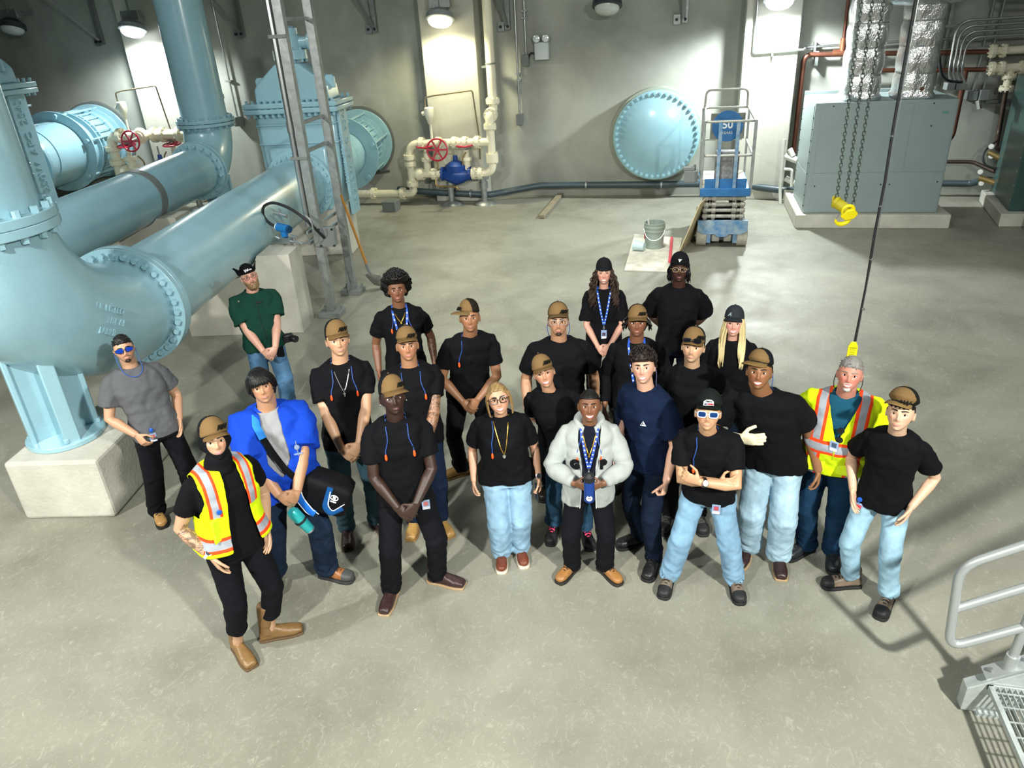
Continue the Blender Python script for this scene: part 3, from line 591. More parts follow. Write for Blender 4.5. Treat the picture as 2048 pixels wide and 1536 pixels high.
dk = MB().box((x0+.01, ya-.05, .93), (x1-.01, ya+.03, 1.07)); dk.box((x0, ya-.02, .93), (x1, yb_, 1.0)); obj('platform_frame', dk, LBD, t, bevel=.008)
obj('platform_deck', MB().box((x0+.03, ya+.03, 1.0), (x1-.03, yb_-.03, 1.03)), mat('dusty_deck', '#c9c6b6', .9, var=.15), t)
obj('toe_board', MB().box((x0+.08, ya+.02, 1.03), (x1-.08, ya+.05, 1.22)), LBD, t)
rail = lambda pts, r=.021: MB().tube(bend(pts, .1, 6), r, 10)
RLM = mat('dusty_rail', '#a7a89f', .5, .4, var=.2, vscale=12)
yt = ya+1.0
obj('guard_rail', rail([(x0+.03, ya, 2.18), (x0+.05, yb_, 2.2), (x1-.03, yb_, 2.2), (x1-.02, ya, 2.18), (x0+.03, ya, 2.18), (x0+.03, ya+.3, 2.18)]), RLM, t)
obj('guard_rail', rail([(x0+.03, ya+.5, 1.62), (x0+.03, ya, 1.62), (x1-.02, ya, 1.62), (x1-.02, yb_, 1.62)]), RLM, t); obj('guard_rail', rail([(x0+.03, ya+.4, 1.62), (x0+.03, yb_, 1.62), (x1-.1, yb_, 1.62)]), RLM, t)
obj('guard_rail', rail([(x0+.04, yb_-.02, 2.2), (x0+.06, yb_-.02, 2.52), (x1-.06, yb_-.02, 2.52), (x1-.05, yb_-.02, 2.2)]), RLM, t)
for x in (x0+.02, x1-.01):
    obj('corner_post', MB().box((x-.025, ya-.025, .95), (x+.025, ya+.025, 2.2)), GALV, t, bevel=.004); obj('corner_post', MB().box((x-.02, yb_-.05, 1.0), (x+.02, yb_-.01, 2.2)), GALV, t, bevel=.004)
for x in (.55, .84): obj('gate_post', MB().box((x-.03, ya-.02, 1.0), (x+.03, ya+.02, 2.17)), LB, t, bevel=.004)
obj('control_box', MB().box((.5, ya+.05, 1.1), (.9, ya+.28, 1.68)), mat('control_box_dusty', '#77797a', .7, vscale=16, var=.5), t, bevel=.02)
bn = MB().prism([(.0, .0), (.62, 0), (.62, .46), (0, .46)], (.42, yb_-.35, 1.68), X, UP, V3(0, 1, 0), .012); bo = obj('banner_board', bn, mat('board_grey', '#6f7470', .7), t)
obj('blue_disc', MB().lathe([(.28, 0), (.28, .006), (.01, .006)], (.73, yb_-.352, 1.91), V3(0, -1, 0), 40), LBD, bo)
tx = text_mb('50', (.73, yb_-.362, 1.93), X, UP, .14, .003, bold=.02); text_mb('YEARS', (.73, yb_-.362, 1.79), X, UP, .05, .003, mb=tx); obj('printed_lettering', tx, mat('off_white_print', '#dfe3e0', .6), bo)
obj('platform_controls', MB().box((x0-.28, ya+.35, 1.1), (x0-.04, ya+.55, 1.3)).box((x0-.3, ya+.38, 1.3), (x0-.1, ya+.52, 1.36)).cyl((x0-.1, ya+.45, 1.3), (x0-.1, ya+.45, 1.4), .025, 10).box((x0-.05, ya+.4, 1.15), (x0+.05, ya+.5, 1.2)), GREYBOX, t, bevel=.01)
# things on the floor left of the lift
t = MB().prism([(-.93, 12.05), (-.1, 12.0), (.0, 14.05), (-.92, 14.3)], (0, 0, .002), X, V3(0, 1, 0), UP, .018)
obj('drywall_sheet', t, mat('dusty_board', '#c4c2b4', .85, var=.25, vscale=5), None, label='dusty pale board lying on the floor under the bucket', cat='board', smooth=0)
a_ = V3(-.06, 13.0, .02); b_ = V3(.24, 14.3, .02); n_ = unit(V3(.36, -.05, .88)); pl = MB()
sh = unit(b_-a_); upv = unit(V3(.33, 0, .9)); pl.obox((a_+b_)/2+upv*.46, (sh, upv, np.cross(sh, upv)), (1.25, .95, .014)); obj('plywood_sheet', pl, mat('pale_plywood', '#c8b78f', .6, var=.15, vscale=3), None, label='pale plywood sheet leaning against the side of the scissor lift', cat='board', smooth=0)
t = thing('bucket', 'round grey plastic bucket with a trowel handle showing, on the dusty board', 'bucket', (-.5, 13.42, .021)); c = V3(-.5, 13.42, .021)
obj('shell', MB().lathe([(.01, 0), (.165, 0), (.175, .3), (.186, .31), (.186, .335), (.178, .34), (.18, .38), (.192, .385), (.192, .41), (.183, .415), (.185, .445), (.193, .45), (.193, .465), (.178, .465), (.17, .2), (.165, .04), (.01, .04)], c, UP, 40), mat('grey_green_bucket', '#8d9a91', .5), t)
obj('bail_wire', MB().tube([c+V3(.19*math.cos(a), -.19*abs(math.sin(a)), .37-.2*math.sin(a)) for a in np.linspace(0, PI, 15)], .006, 6), STEEL, t)
obj('label_sticker', MB().obox(c+V3(-.175, -.03, .22), (unit(V3(.2, -1, 0)), unit(V3(-1, -.2, 0)), UP), (.08, .008, .1)), mat('sticker_red', '#c0202e', .5), t)
obj('trowel_handle', MB().bar((-.58, 13.38, .3), (-.62, 13.4, .56), .03, .02), mat('trowel_grey', '#b9b9b0', .5), None, label='trowel sticking out of the grey bucket', cat='trowel')
obj('cup', MB().lathe([(.01, 0), (.075, 0), (.095, .2), (.085, .2), (.07, .02), (.01, .02)], (-.66, 13.16, .105), unit(V3(-1, .35, .03)), 24), mat('pale_blue_plastic', '#b8cfd4', .5), None, label='pale blue plastic cup lying on its side by the bucket', cat='cup', loc=(-.75, 13.2, .02))
obj('spirit_level', MB().obox((-.19, 13.2, .045), (X, V3(0, 1, 0), UP), (.05, 1.5, .05)), mat('level_red', '#c2434f', .5), None, bevel=.006, label='long thin red level lying on the dusty board', cat='level')
# ---------------------------------------------------------------- air handling unit
obj('concrete_pad', MB().box((2.12, 14.82, 0), (4.82, 17.1, .26)), CONC, None, bevel=.02, smooth=0, label='long low concrete pad under the grey air handling unit', cat='concrete pad')
HG = mat('grey_sheet_metal', '#93a3a4', .42, .35, var=.06, vscale=2)
t = thing('air_handling_unit', 'large grey sheet metal air handling unit standing on its concrete pad', 'air handler', (3.42, 15.7, .26)); hx0, hx1, hy0, hy1, hz0, hz1 = 2.25, 4.6, 14.95, 16.55, .265, 2.26
obj('cabinet', MB().box((hx0, hy0, hz0), (hx1, hy1, hz1)), HG, t, bevel=.012)
for (a, b, c_, d) in ((hx0+.1, hx1-.72, 1.02, hz1-.04), (hx1-.7, hx1-.03, 1.02, hz1-.04), (hx0+.1, hx0+1.4, hz0+.03, 1.0), (hx0+1.42, hx1-.03, hz0+.03, 1.0)): obj('access_panel', MB().box((a, hy0-.008, c_), (b, hy0+.01, d)), HG, t, bevel=.003)
for a, b in ((hz0+.04, .98), (1.0, hz1-.05)): obj('side_panel', MB().box((hx0-.008, hy0+.1, a), (hx0+.01, hy1-.05, b)), HG, t, bevel=.003)
sc = MB()
for x, z in ((2.55, 2.2), (4.2, 2.2), (4.22, 1.82), (2.4, .78), (3.55, .8), (3.7, .8), (4.5, .84)): sc.cyl((x, hy0-.016, z), (x, hy0, z), .013, 8)
for z in np.arange(.4, 2.2, .2): sc.cyl((hx0-.016, hy0+.06, z), (hx0, hy0+.06, z), .012, 6); sc.cyl((hx0-.016, hy1-.12, z), (hx0, hy1-.12, z), .012, 6)
obj('panel_screw', sc, BLACKP, t)
obj('maker_plate', MB().box((4.36, hy0-.012, 2.02), (4.46, hy0, 2.06)), mat('plate_green', '#5a8f8a', .4), t); obj('top_rim', MB().box((hx0, hy1-.06, hz1), (hx1+.02, hy1, hz1+.06)), mat('rim_grey', '#a8b2b0', .4, .4), t, bevel=.006)
FOIL = bpy.data.materials.new('crinkled_foil'); FOIL.use_nodes = True; nt = FOIL.node_tree; B = nt.nodes['Principled BSDF']; B.inputs['Base Color'].default_value = (.72, .74, .75, 1); B.inputs['Metallic'].default_value = .95; B.inputs['Roughness'].default_value = .28
tc = nt.nodes.new('ShaderNodeTexCoord'); vo = nt.nodes.new('ShaderNodeTexVoronoi'); vo.inputs['Scale'].default_value = 34; nz = nt.nodes.new('ShaderNodeTexNoise'); nz.inputs['Scale'].default_value = 5; nz.inputs['Detail'].default_value = 5; nz.inputs['Distortion'].default_value = 1.5
b1 = nt.nodes.new('ShaderNodeBump'); b1.inputs['Strength'].default_value = .18; b1.inputs['Distance'].default_value = .02; b2 = nt.nodes.new('ShaderNodeBump'); b2.inputs['Strength'].default_value = .3; b2.inputs['Distance'].default_value = .06
for n in (vo, nz): nt.links.new(tc.outputs['Object'], n.inputs['Vector'])
nt.links.new(vo.outputs[0], b1.inputs['Height']); nt.links.new(nz.outputs[0], b2.inputs['Height']); nt.links.new(b1.outputs[0], b2.inputs['Normal']); nt.links.new(b2.outputs[0], B.inputs['Normal'])
for xa, xb, lab in ((2.72, 3.36, 'foil wrapped square duct behind the hanging chains'), (3.62, 4.24, 'foil wrapped square duct behind the black pendant cable, with a brown stain')):
    t = thing('foil_duct', lab, 'duct', ((xa+xb)/2, 15.45, 2.27)); R = []; y0, y1 = 15.08, 15.85; NP = 44
    zs = np.arange(2.268, 6.0, .05)
    for z in zs:
        puff = .035*abs(math.sin((z-2.27)*PI/.42))**.6; r = []
        for i in range(NP):
            a = 2*PI*i/NP; ca, sa = math.cos(a), math.sin(a); q = (abs(ca)**5+abs(sa)**5)**(-1/5.)
            w2 = (xb-xa)/2-.04+puff+(.05 if z < 2.34 else 0); d2 = (y1-y0)/2-.04+puff+(.05 if z < 2.34 else 0)
            r.append(V3((xa+xb)/2+ca*q*w2, (y0+y1)/2+sa*q*d2, z))
        R.append(r)
    A = np.array(R).reshape(-1, 3); nn = vnoise(A*7, 3)*.012+vnoise(A*V3(20, 20, 7), 5)*.005; cxy = V3((xa+xb)/2, (y0+y1)/2, 0); dv = (A-cxy)*V3(1, 1, 0); dv /= np.linalg.norm(dv, axis=1)[:, None]
    A = A+dv*nn[:, None]; obj('wrap', MB().rings(list(A.reshape(len(R), NP, 3))), FOIL, t, smooth=60)
    for z in (2.68, 3.12, 3.52): obj('tape_band', MB().rings([[V3((xa+xb)/2+(xb-xa-.055)/2*math.cos(a)*(abs(math.cos(a))**5+abs(math.sin(a))**5)**-.2, (y0+y1)/2+(y1-y0-.055)/2*math.sin(a)*(abs(math.cos(a))**5+abs(math.sin(a))**5)**-.2, zz) for a in np.linspace(0, 2*PI, 41)[:-1]] for zz in (z-.015, z+.015)]), mat('tape_grey', '#8a8f90', .4, .6), t)
    if xa > 3: obj('stain', MB().lathe([(.035, 0), (.03, .004), (.005, .006)], (4.0, y0-.005, 2.43), V3(0, -1, 0), 14), mat('rust_stain', '#5a3a2a', .8), t)
obj('foil_duct', MB().tube(bend([(2.9, 15.2, 4.15), (4.2, 15.2, 4.05), (5.2, 15.4, 4.4)], .4), .34, 20), FOIL, None, label='foil wrapped cross duct joining the two uprights at the top', cat='duct')
# ---------------------------------------------------------------- piping right of and behind the unit
t = thing('copper_pipe', 'copper pipe running behind the foil ducts and down beside the bright column', 'pipe', (3, 17.6, 1.2))
obj('run', MB().tube(bend([(2.3, 17.62, .9), (2.3, 17.62, 2.92), (5.9, 17.62, 2.82)], .15, 6), .05, 12), COPPER, t)
obj('tee', MB().cyl((2.85, 17.62, 2.93), (3.2, 17.62, 2.925), .065, 12).cyl((3.03, 17.62, 2.93), (3.03, 17.62, 3.2), .06, 12), mat('bright_copper', '#b3745a', .35, .8), t); obj('branch', MB().cyl((3.03, 17.62, 3.1), (3.0, 17.62, 5.5), .035, 12), COPPER, t)
for x in (2.55, 3.5): obj('hanger', MB().box((x-.03, 17.6, 2.7), (x+.03, 17.84, 2.98)), GALV, t)
t = thing('copper_pipe', 'dark copper pipe dropping down the wall between air handler and green cabinet', 'pipe', (5.3, 17.6, 1.1))
obj('run', MB().tube(bend([(3.3, 17.55, 2.58), (5.75, 17.55, 2.5)], .1), .045, 12), COPPER, t); obj('drop', MB().tube(bend([(5.4, 17.55, 2.5), (5.4, 17.55, 1.25), (5.2, 17.3, 1.1)], .1), .055, 12), mat('dark_copper', '#6b4638', .45, .7), t)
t = thing('conduit_rack', 'rack of four parallel galvanised conduits bending off the air handler roof', 'conduits', (5.3, 17.2, 2.3))
for i in range(4):
    x = 4.84+.075*i; z = 3.42-.10*i
    obj('conduit_tube', MB().tube(bend([(x+.02, 16.4, 2.36), (x+.12, 17.1, 2.5+.0*i), (x+.13, 17.2, z), (x+1.0, 17.2, z+.0), (9.2, 17.0, z+.1)], .28, 8), .026, 10), STEEL, t)
for i in range(4):
    z = 3.75+.12*i; obj('conduit_tube', MB().tube(bend([(5.65-.0*i+.09*i, 17.6, 5.5), (5.65+.09*i, 17.5, z), (9.2, 17.3, z-.06)], .2, 6), .026, 10), STEEL, t)
obj('support_channel', MB().box((4.72, 17.7, 2.2), (4.77, 17.8, 5.)).box((4.95, 17.7, 2.2), (5.0, 17.8, 5.)), GALV, t); obj('support_channel', MB().box((4.7, 17.6, 3.3), (5.05, 17.66, 3.35)).box((4.7, 17.6, 2.86), (6.5, 17.66, 2.91)), GALV, t)
obj('junction_box', MB().box((4.72, 16.2, 2.27), (4.86, 16.45, 2.40)).box((4.88, 16.2, 2.27), (5.06, 16.45, 2.38)), GREYBOX, t, bevel=.008)
obj('black_cable', MB().tube(bend([(4.4, 16.0, 3.0), (4.55, 16.1, 2.55), (4.75, 16.3, 2.42), (5.0, 16.3, 2.4)], .2, 6), .025, 10), BLACKP, None, label='black flexible cable looping down onto the air handler roof', cat='cable')
t = thing('cream_pipework', 'cream flanged pipes with a tee on the wall above the green cabinet', 'pipe', (6.2, 17.4, 2.1))
obj('run', MB().cyl((5.75, 17.45, 2.84), (9.2, 17.45, 2.86), .075, 16), CREAM, t); obj('run', MB().cyl((5.8, 17.45, 2.52), (9.2, 17.45, 2.53), .085, 16).cyl((6.17, 17.45, 2.5), (6.17, 17.45, 2.1), .075, 16), CREAM, t)
for c_, a in (((5.78, 17.45, 2.84), X), ((5.96, 17.45, 2.84), X), ((5.83, 17.45, 2.52), X), ((6.0, 17.45, 2.52), X), ((6.36, 17.45, 2.52), X), ((6.17, 17.45, 2.36), UP), ((6.17, 17.45, 2.14), UP)): obj('flange', fl(MB(), c_, a, .13, .03), CREAM, t)
t = thing('valve_train', 'dark vertical pipe with gauges and valves feeding the green cabinet', 'valves', (6.2, 17.0, .4)); DKC = mat('dark_bronze', '#4a3c34', .5, .5, var=.3)
obj('drop', MB().tube(bend([(6.17, 17.45, 2.1), (6.2, 17.4, 1.3), (6.1, 17.1, 1.05), (6.6, 16.6, .85)], .1), .045, 12), DKC, t); obj('drop', MB().tube(bend([(4.9, 17.4, .75), (5.8, 17.3, .75), (6.1, 17.0, .62), (6.5, 16.6, .5)], .1), .04, 12), DKC, t); obj('drop', MB().tube(bend([(4.9, 17.5, .28), (5.9, 17.4, .28), (6.0, 17.0, .45), (6.6, 16.5, .4)], .1), .07, 12), DKPIPE, t)
for c_ in ((5.98, 17.0, 1.1), (6.0, 16.95, .92), (5.85, 16.9, .62), (5.9, 16.85, .4)):
    g = obj('gauge', MB().lathe([(.045, -.03), (.055, 0), (.055, .02)], c_, V3(-.3, -1, .2), 16), GREYBOX, t); obj('dial_face', MB().lathe([(.048, .021), (.01, .024)], c_, V3(-.3, -1, .2), 16), mat('dial_white', '#dcdcd4', .4), g)
obj('brass_valve', MB().cyl((5.95, 17.0, .98), (6.25, 16.85, .85), .06, 12).cyl((5.85, 16.9, .5), (6.15, 16.75, .42), .06, 12), mat('brass', '#9a8457', .4, .7), t)
obj('sensor_lead', MB().tube(bend([(6.1, 17.1, 1.2), (5.85, 17.0, 1.0), (5.88, 16.9, .75), (6.1, 16.8, .7)], .15), .02, 8), BLACKP, t); obj('foil_insulation', MB().tube([(6.2, 16.9, .9), (6.5, 16.6, .78)], .06, 12), FOIL, t)
t = thing('outlet_box', 'grey twin outlet box with a small camera on the wall beside the air handler', 'electrical box', (5.75, 17.6, 1.9)); obj('housing', MB().box((5.55, 17.55, 1.92), (5.72, 17.84, 2.1)).box((5.74, 17.5, 1.92), (5.92, 17.84, 2.12)), GREYBOX, t, bevel=.01); obj('camera_head', MB().cyl((5.72, 17.5, 1.92), (5.76, 17.45, 1.76), .05, 12), STEEL, t)
obj('conduit_tube', MB().cyl((5.66, 17.7, 2.1), (5.74, 17.7, 5), .022, 8).cyl((5.84, 17.7, 2.1), (5.92, 17.7, 5), .022, 8), STEEL, t)
obj('slotted_channel', MB().box((5.95, 17.72, 1.84), (6.7, 17.84, 1.9)), GALV, None, label='short slotted steel channel on the wall beside the green cabinet', cat='channel')
GRN = mat('dark_green_cabinet', '#35514e', .35, var=.1)
obj('concrete_pad', MB().prism([(5.68, 14.95), (6.9, 14.95), (8.0, 17.0), (5.98, 17.0)], (0, 0, 0), X, V3(0, 1, 0), UP, .24), CONC, None, bevel=.02, smooth=0, label='concrete pad under the dark green cabinet', cat='concrete pad')
t = thing('equipment_cabinet', 'dark green equipment cabinet standing past the air handler by the wall', 'cabinet', (6.8, 16, .245)); obj('shell', MB().prism([(5.86, 15.15), (7.4, 15.15), (7.8, 16.9), (6.12, 16.9)], (0, 0, .245), X, V3(0, 1, 0), UP, 2.2), GRN, t, bevel=.015, smooth=0)
sc = MB()
for k in range(8): sc.cyl((5.845+.012, 15.2, .45+.25*k), (5.87, 15.2, .45+.25*k), .014, 6)
obj('panel_screw', sc, STEEL, t)
obj('steel_stand', MB().tube(bend([(6.05, 14.75, .0), (6.1, 14.75, 1.0), (6.7, 14.75, 1.0)], .05), .03, 10).tube([(6.2, 14.7, 0), (6.25, 14.7, .95)], .03, 10), GALV, None, label='dark steel tube stand standing before the green cabinet', cat='stand')
t = thing('valve_cluster', 'white cast pipe fittings squeezed between the column and the air handler', 'valves', (2.2, 17.0, .3)); WH = mat('pale_fitting', '#c9cbc2', .5)
obj('fitting', MB().tube(bend([(2.0, 16.9, 1.35), (2.02, 16.9, .3), (2.05, 16.85, .0)], .1), .035, 10).cyl((2.05, 16.95, 1.0), (2.3, 16.8, .92), .07, 12).cyl((2.12, 16.9, 1.15), (2.2, 16.85, 1.0), .06, 12), WH, t); obj('fitting', MB().tube(bend([(2.05, 16.8, .75), (2.2, 16.75, .75), (2.22, 16.7, .4)], .05), .03, 10).cyl((2.1, 16.85, .55), (2.3, 16.75, .45), .06, 12), WH, t)
# ---------------------------------------------------------------- chain hoist hook and pendant
CH = mat('chain_steel', '#6f7a74', .35, .8)
LK = MB()
def chain(name, p0, p1, label, step=.042):
    p0 = V3(p0); p1 = V3(p1); m = MB(); L = np.linalg.norm(p1-p0); d = (p1-p0)/L; x, y, z = basis(d, V3(0, 1, 0)); n = int(L/step)
    for i in range(n):
        c = p0+d*(i+.5)*step; e = x if i % 2 else y; pts = []
        for k in range(10):
            a = 2*PI*k/10; pts.append(c+e*.015*math.cos(a)+d*(.014*math.sin(a)+.015*(1 if math.sin(a) > .01 else -1 if math.sin(a) < -.01 else 0)))
        m.tube(pts, .0052, 5, closed=True, up=np.cross(d, e))
    return obj(name, m, CH, None, label=label, cat='chain', group=None)
chain('hoist_chain', (1.66, 9.0, 4.6), (1.70, 9.0, 1.90), 'hoist chain ending at the olive side plate of the hook block'); chain('hoist_chain', (1.76, 8.98, 4.6), (1.795, 8.98, 1.84), 'hoist chain running between two others into the hook block'); chain('hoist_chain', (1.88, 9.0, 4.6), (1.885, 9.0, 1.82), 'hoist chain nearest the black cable, ending at the yellow swivel')
t = thing('hook_block', 'yellow chain hoist hook block hanging before the air handler', 'hoist hook', (1.78, 8.98, 1.66)); c = V3(1.79, 8.95, 1.80); OL = mat('olive_yellow', '#b5a818', .5)
d = unit(V3(.75, -.5, -.45))
obj('block_body', MB().cyl(c-d*.14, c+d*.04, .062, 20).cyl(c-d*.13, c-d*.10, .07, 20), OL, t, smooth=30); obj('side_plate', MB().obox(c-d*.15, (d, np.cross(UP, d), UP), (.02, .1, .11)), OL, t, bevel=.01)
sv = c+d*.05; sx = np.cross(UP, V3(.2, -1, 0)); sx = unit(V3(1, .2, .1)); su = unit(V3(-.1, -.3, 1)); obj('swivel', MB().tube([sv+.062*(math.cos(a)*sx+math.sin(a)*su) for a in np.linspace(0, 2*PI, 25)[:-1]], .019, 10, closed=True), YEL, t)
sn = unit(np.cross(sx, su)); obj('swivel_nut', MB().prism([(-.09, -.03), (-.03, .05), (.05, .05), (.10, -.01), (.06, -.07), (-.04, -.08)], sv-su*.02+sn*.0, sx, su, sn, .05), YEL, t, bevel=.01)
hp = [sv-su*.07+sx*.03] + [sv-su*.105-sx*.055+.07*(math.cos(a)*sx*1.1+math.sin(a)*su*.85) for a in np.linspace(0.1, -PI-.25, 14)]
obj('hook', MB().tube(hp, [.02]+list(np.linspace(.024, .026, 8))+list(np.linspace(.024, .010, 6)), 10), YEL, t); obj('safety_latch', MB().cyl(hp[-1], hp[-1]+su*.075+sx*.045, .005, 6), STEEL, t)
t = thing('pendant_cable', 'long black pendant control cable hanging from above with a yellow tag', 'cable', (1.55, 6.5, .85))
obj('cable', MB().tube([(1.575, 6.5, 4.8), (1.572, 6.5, 3.9), (1.567, 6.5, 3.0), (1.573, 6.5, 2.6), (1.563, 6.5, 2.2), (1.565, 6.5, 1.7), (1.55, 6.5, 1.2)], .011, 10), BLACKP, t); obj('strain_wire', MB().tube([(1.59, 6.49, 4.8), (1.585, 6.49, 2.5), (1.56, 6.49, 1.2)], .003, 6), STEEL, t)
for z in (2.95, 2.4, 1.95, 1.5): obj('cable_tie', MB().cyl((1.57, 6.497, z), (1.57, 6.497, z+.012), .016, 10), STEEL, t)
tg = MB().prism([(-.035, 0), (.035, 0), (.04, .02), (.04, .13), (.02, .17), (-.02, .17), (-.04, .13), (-.04, .02)], (1.537, 6.47, 1.03), X, UP, V3(0, 1, 0), .02); T = obj('warning_tag', tg, YEL, t, bevel=.004)
tx = text_mb('WARNING', (1.537, 6.467, 1.147), X, UP, .009, .001)
for k in range(6): tx.box((1.51, 6.468, 1.125-.014*k), (1.51+.05-.008*(k % 2), 6.47, 1.129-.014*k))
obj('printed_lettering', tx, mat('tag_print', '#7a7410', .6), T); obj('grip', MB().cyl((1.535, 6.5, 1.04), (1.52, 6.5, .88), .021, 12), BLACKP, t)
obj('pendant_box', MB().box((1.48, 6.46, .62), (1.56, 6.54, .88)), BLACKP, t, bevel=.02)
# ---------------------------------------------------------------- stair with handrail at lower right
t = thing('handrail', 'bare galvanised tube handrail with rounded corners beside the stair', 'handrail', (2.2, 3.62, .35)); ALU = mat('matt_galvanised_tube', '#b4babb', .42, .5)
yr = 3.62; sl = .66
lp = bend([(2.02, yr, .70), (1.655, yr, .47), (1.60, yr, 1.08), (2.8, yr, 1.08+1.2*sl), (4.2, yr, 1.08+2.6*sl)], .11, 8)
obj('top_loop', MB().tube(lp, .026, 16, up=V3(0, 1, 0)), ALU, t); obj('mid_rail', MB().tube([(1.632, yr, .77), (4.2, yr, .77+2.56*sl)], .025, 16), ALU, t)
obj('post', MB().cyl((2.0, yr, .40), (2.03, yr, 1.35), .026, 16), ALU, t); P = obj('post_foot', MB().cyl((1.998, yr, .36), (2.002, yr, .47), .036, 16).obox((2.0, yr, .375), (unit(V3(1, 0, sl)), V3(0, 1, 0), unit(V3(-sl, 0, 1))), (.28, .10, .014)), ALU, t)
bo = MB()
for s in (-1, 1): q = V3(2.0, yr, .38)+unit(V3(1, 0, sl))*.1*s; bo.cyl(q, q+unit(V3(-sl, 0, 1))*.02, .014, 6)
obj('foot_bolt', bo, GREYBOX, P)
t = thing('stair', 'galvanised steel stair with open grating treads beside the bare tube handrail', 'stair', (2.5, 3.2, 0)); GS = mat('mottled_galvanised', '#b7bfbe', .45, .35, var=.2, vscale=14)
d = unit(V3(1, 0, sl)); n_ = unit(V3(-sl, 0, 1))
for yy in (yr, yr-1.05):
    obj('stringer', MB().prism([(1.80, .02), (1.80, .20), (4.6, .20+2.8*sl), (4.6, 2.8*sl-.1), (2.0, .02)], (0, yy-.04, 0), X, UP, V3(0, 1, 0), .08), GS, t, bevel=.004, smooth=0)
for k in range(5):
    xs, zt = 1.90+.28*k, .26+.185*k; TR = thing('tread', None, None, (0, 0, 0)); TR.parent = t; TR.location = (-2.5, -3.2, 0)
    fr = MB().box((xs, yr-1.01, zt-.035), (xs+.028, yr-.045, zt)); fr.box((xs+.28, yr-1.01, zt-.03), (xs+.288, yr-.045, zt)); fr.box((xs, yr-.053, zt-.05), (xs+.288, yr-.045, zt)); fr.box((xs, yr-1.01, zt-.05), (xs+.288, yr-1.002, zt)); obj('nosing_frame', fr, GS, TR)
    g = MB()
    for i in range(8): g.box((xs+.052+.031*i, yr-1.005, zt-.028), (xs+.056+.031*i, yr-.05, zt-.002))
    for i in range(10): g.box((xs+.03, yr-1.0+.1*i, zt-.012), (xs+.28, yr-.994+.1*i, zt-.003))
    obj('tread_grating', g, GS, TR)
ft = MB().box((1.88, yr-.06, 0), (2.04, yr+.03, .03)); obj('floor_shoe', ft, GS, t)
# ---------------------------------------------------------------- people
CAM = V3(0, 0, 3.95)
def sst(a, b, x): t = np.clip((x-a)/(b-a), 0, 1); return t*t*(3-2*t)
def gs(x, s): return np.exp(-(x/s)**2)
HN, HM = 92, 78
def _dirs():
    out = []
    for k in range(HM+1):
        t = PI*k/HM
        for i in range(HN):
            a = 2*PI*i/HN; out.append((math.sin(t)*math.cos(a), math.sin(t)*math.sin(a), -math.cos(t)))
    return np.array(out)
HD = _dirs()
def head_points(jaw=1., nose=1., fat=0.):
    """head surface for a head 0.236 m tall: x to the person's left, y forward, z up, eyes at z = 0"""
    x, y, z = HD[:, 0]*.0765, HD[:, 1]*.097, HD[:, 2]*.118; t = np.clip(-HD[:, 2], 0, 1); fr = sst(.0, .45, HD[:, 1])
    x = x*(1-(.24-.10*fat)*t**1.5*jaw)*(1+.02*gs(HD[:, 2]-.15, .4)); y = np.where(HD[:, 1] < 0, y*(1-.35*t), y)
    y = y+.036*t**2*sst(-.2, .5, HD[:, 1])-.004*fr*gs(z-.08, .05)
    z = np.where(z < -.1, -.1+(z+.1)*.8, z); ax = np.abs(x)
    f = .0235*nose*gs(x, .0088)*gs(z+.033, .0125)+.015*gs(x, .0078)*gs(z+.008, .020)+.011*nose*gs(ax-.0125, .0068)*gs(z+.038, .0075)
    f += -.0125*gs(ax-.031, .0150)*gs(z-.001, .0105)-.004*gs(x, .007)*gs(z-.012, .01)+.0055*gs(z-.0235, .0075)*gs(ax-.024, .024)
    f += .0055*gs(ax-.042, .016)*gs(z+.018, .018)+.005*gs(x, .024)*gs(z+.066, .014)-.004*gs(x, .018)*gs(z+.085, .006)+.008*gs(x, .017)*gs(z+.103, .012)
    y = y+f*fr
    return np.stack([x, y, z], 1)
def head_faces():
    f = []
    for k in range(HM):
        for i in range(HN): j = (i+1) % HN; f.append((k*HN+i, k*HN+j, (k+1)*HN+j, (k+1)*HN+i))
    return f
HF = head_faces()
def arr_basis(L, F): return np.stack([L, F, UP], 0)
def remesh(name, mb, voxel, smooth=2):
    me = bpy.data.meshes.new(name); me.from_pydata(mb.v, [], mb.f); o = bpy.data.objects.new(name, me); COL.objects.link(o)
    bm = bmesh.new(); bm.from_mesh(me); bmesh.ops.recalc_face_normals(bm, faces=bm.faces[:]); bm.to_mesh(me); bm.free()
    m = o.modifiers.new('r', 'REMESH'); m.mode = 'VOXEL'; m.voxel_size = voxel; m.use_smooth_shade = True
    if smooth: s = o.modifiers.new('s', 'SMOOTH'); s.factor = .5; s.iterations = smooth
    dg = bpy.context.evaluated_depsgraph_get(); n = bpy.data.meshes.new_from_object(o.evaluated_get(dg)); bpy.data.objects.remove(o); bpy.data.meshes.remove(me)
    n.name = name; return n
def co_get(me): a = np.empty(len(me.vertices)*3, np.float32); me.vertices.foreach_get('co', a); return a.reshape(-1, 3).astype(float)
def co_set(me, a): me.vertices.foreach_set('co', a.astype(np.float32).ravel()); me.update()
def no_get(me): a = np.empty(len(me.vertices)*3, np.float32); me.vertex_normals.foreach_get('vector', a); return a.reshape(-1, 3).astype(float)
def set_col(me, c):
    at = me.color_attributes.new('Col', 'FLOAT_COLOR', 'POINT'); d = np.ones((len(me.vertices), 4), np.float32); d[:, :3] = c; at.data.foreach_set('color', d.ravel())
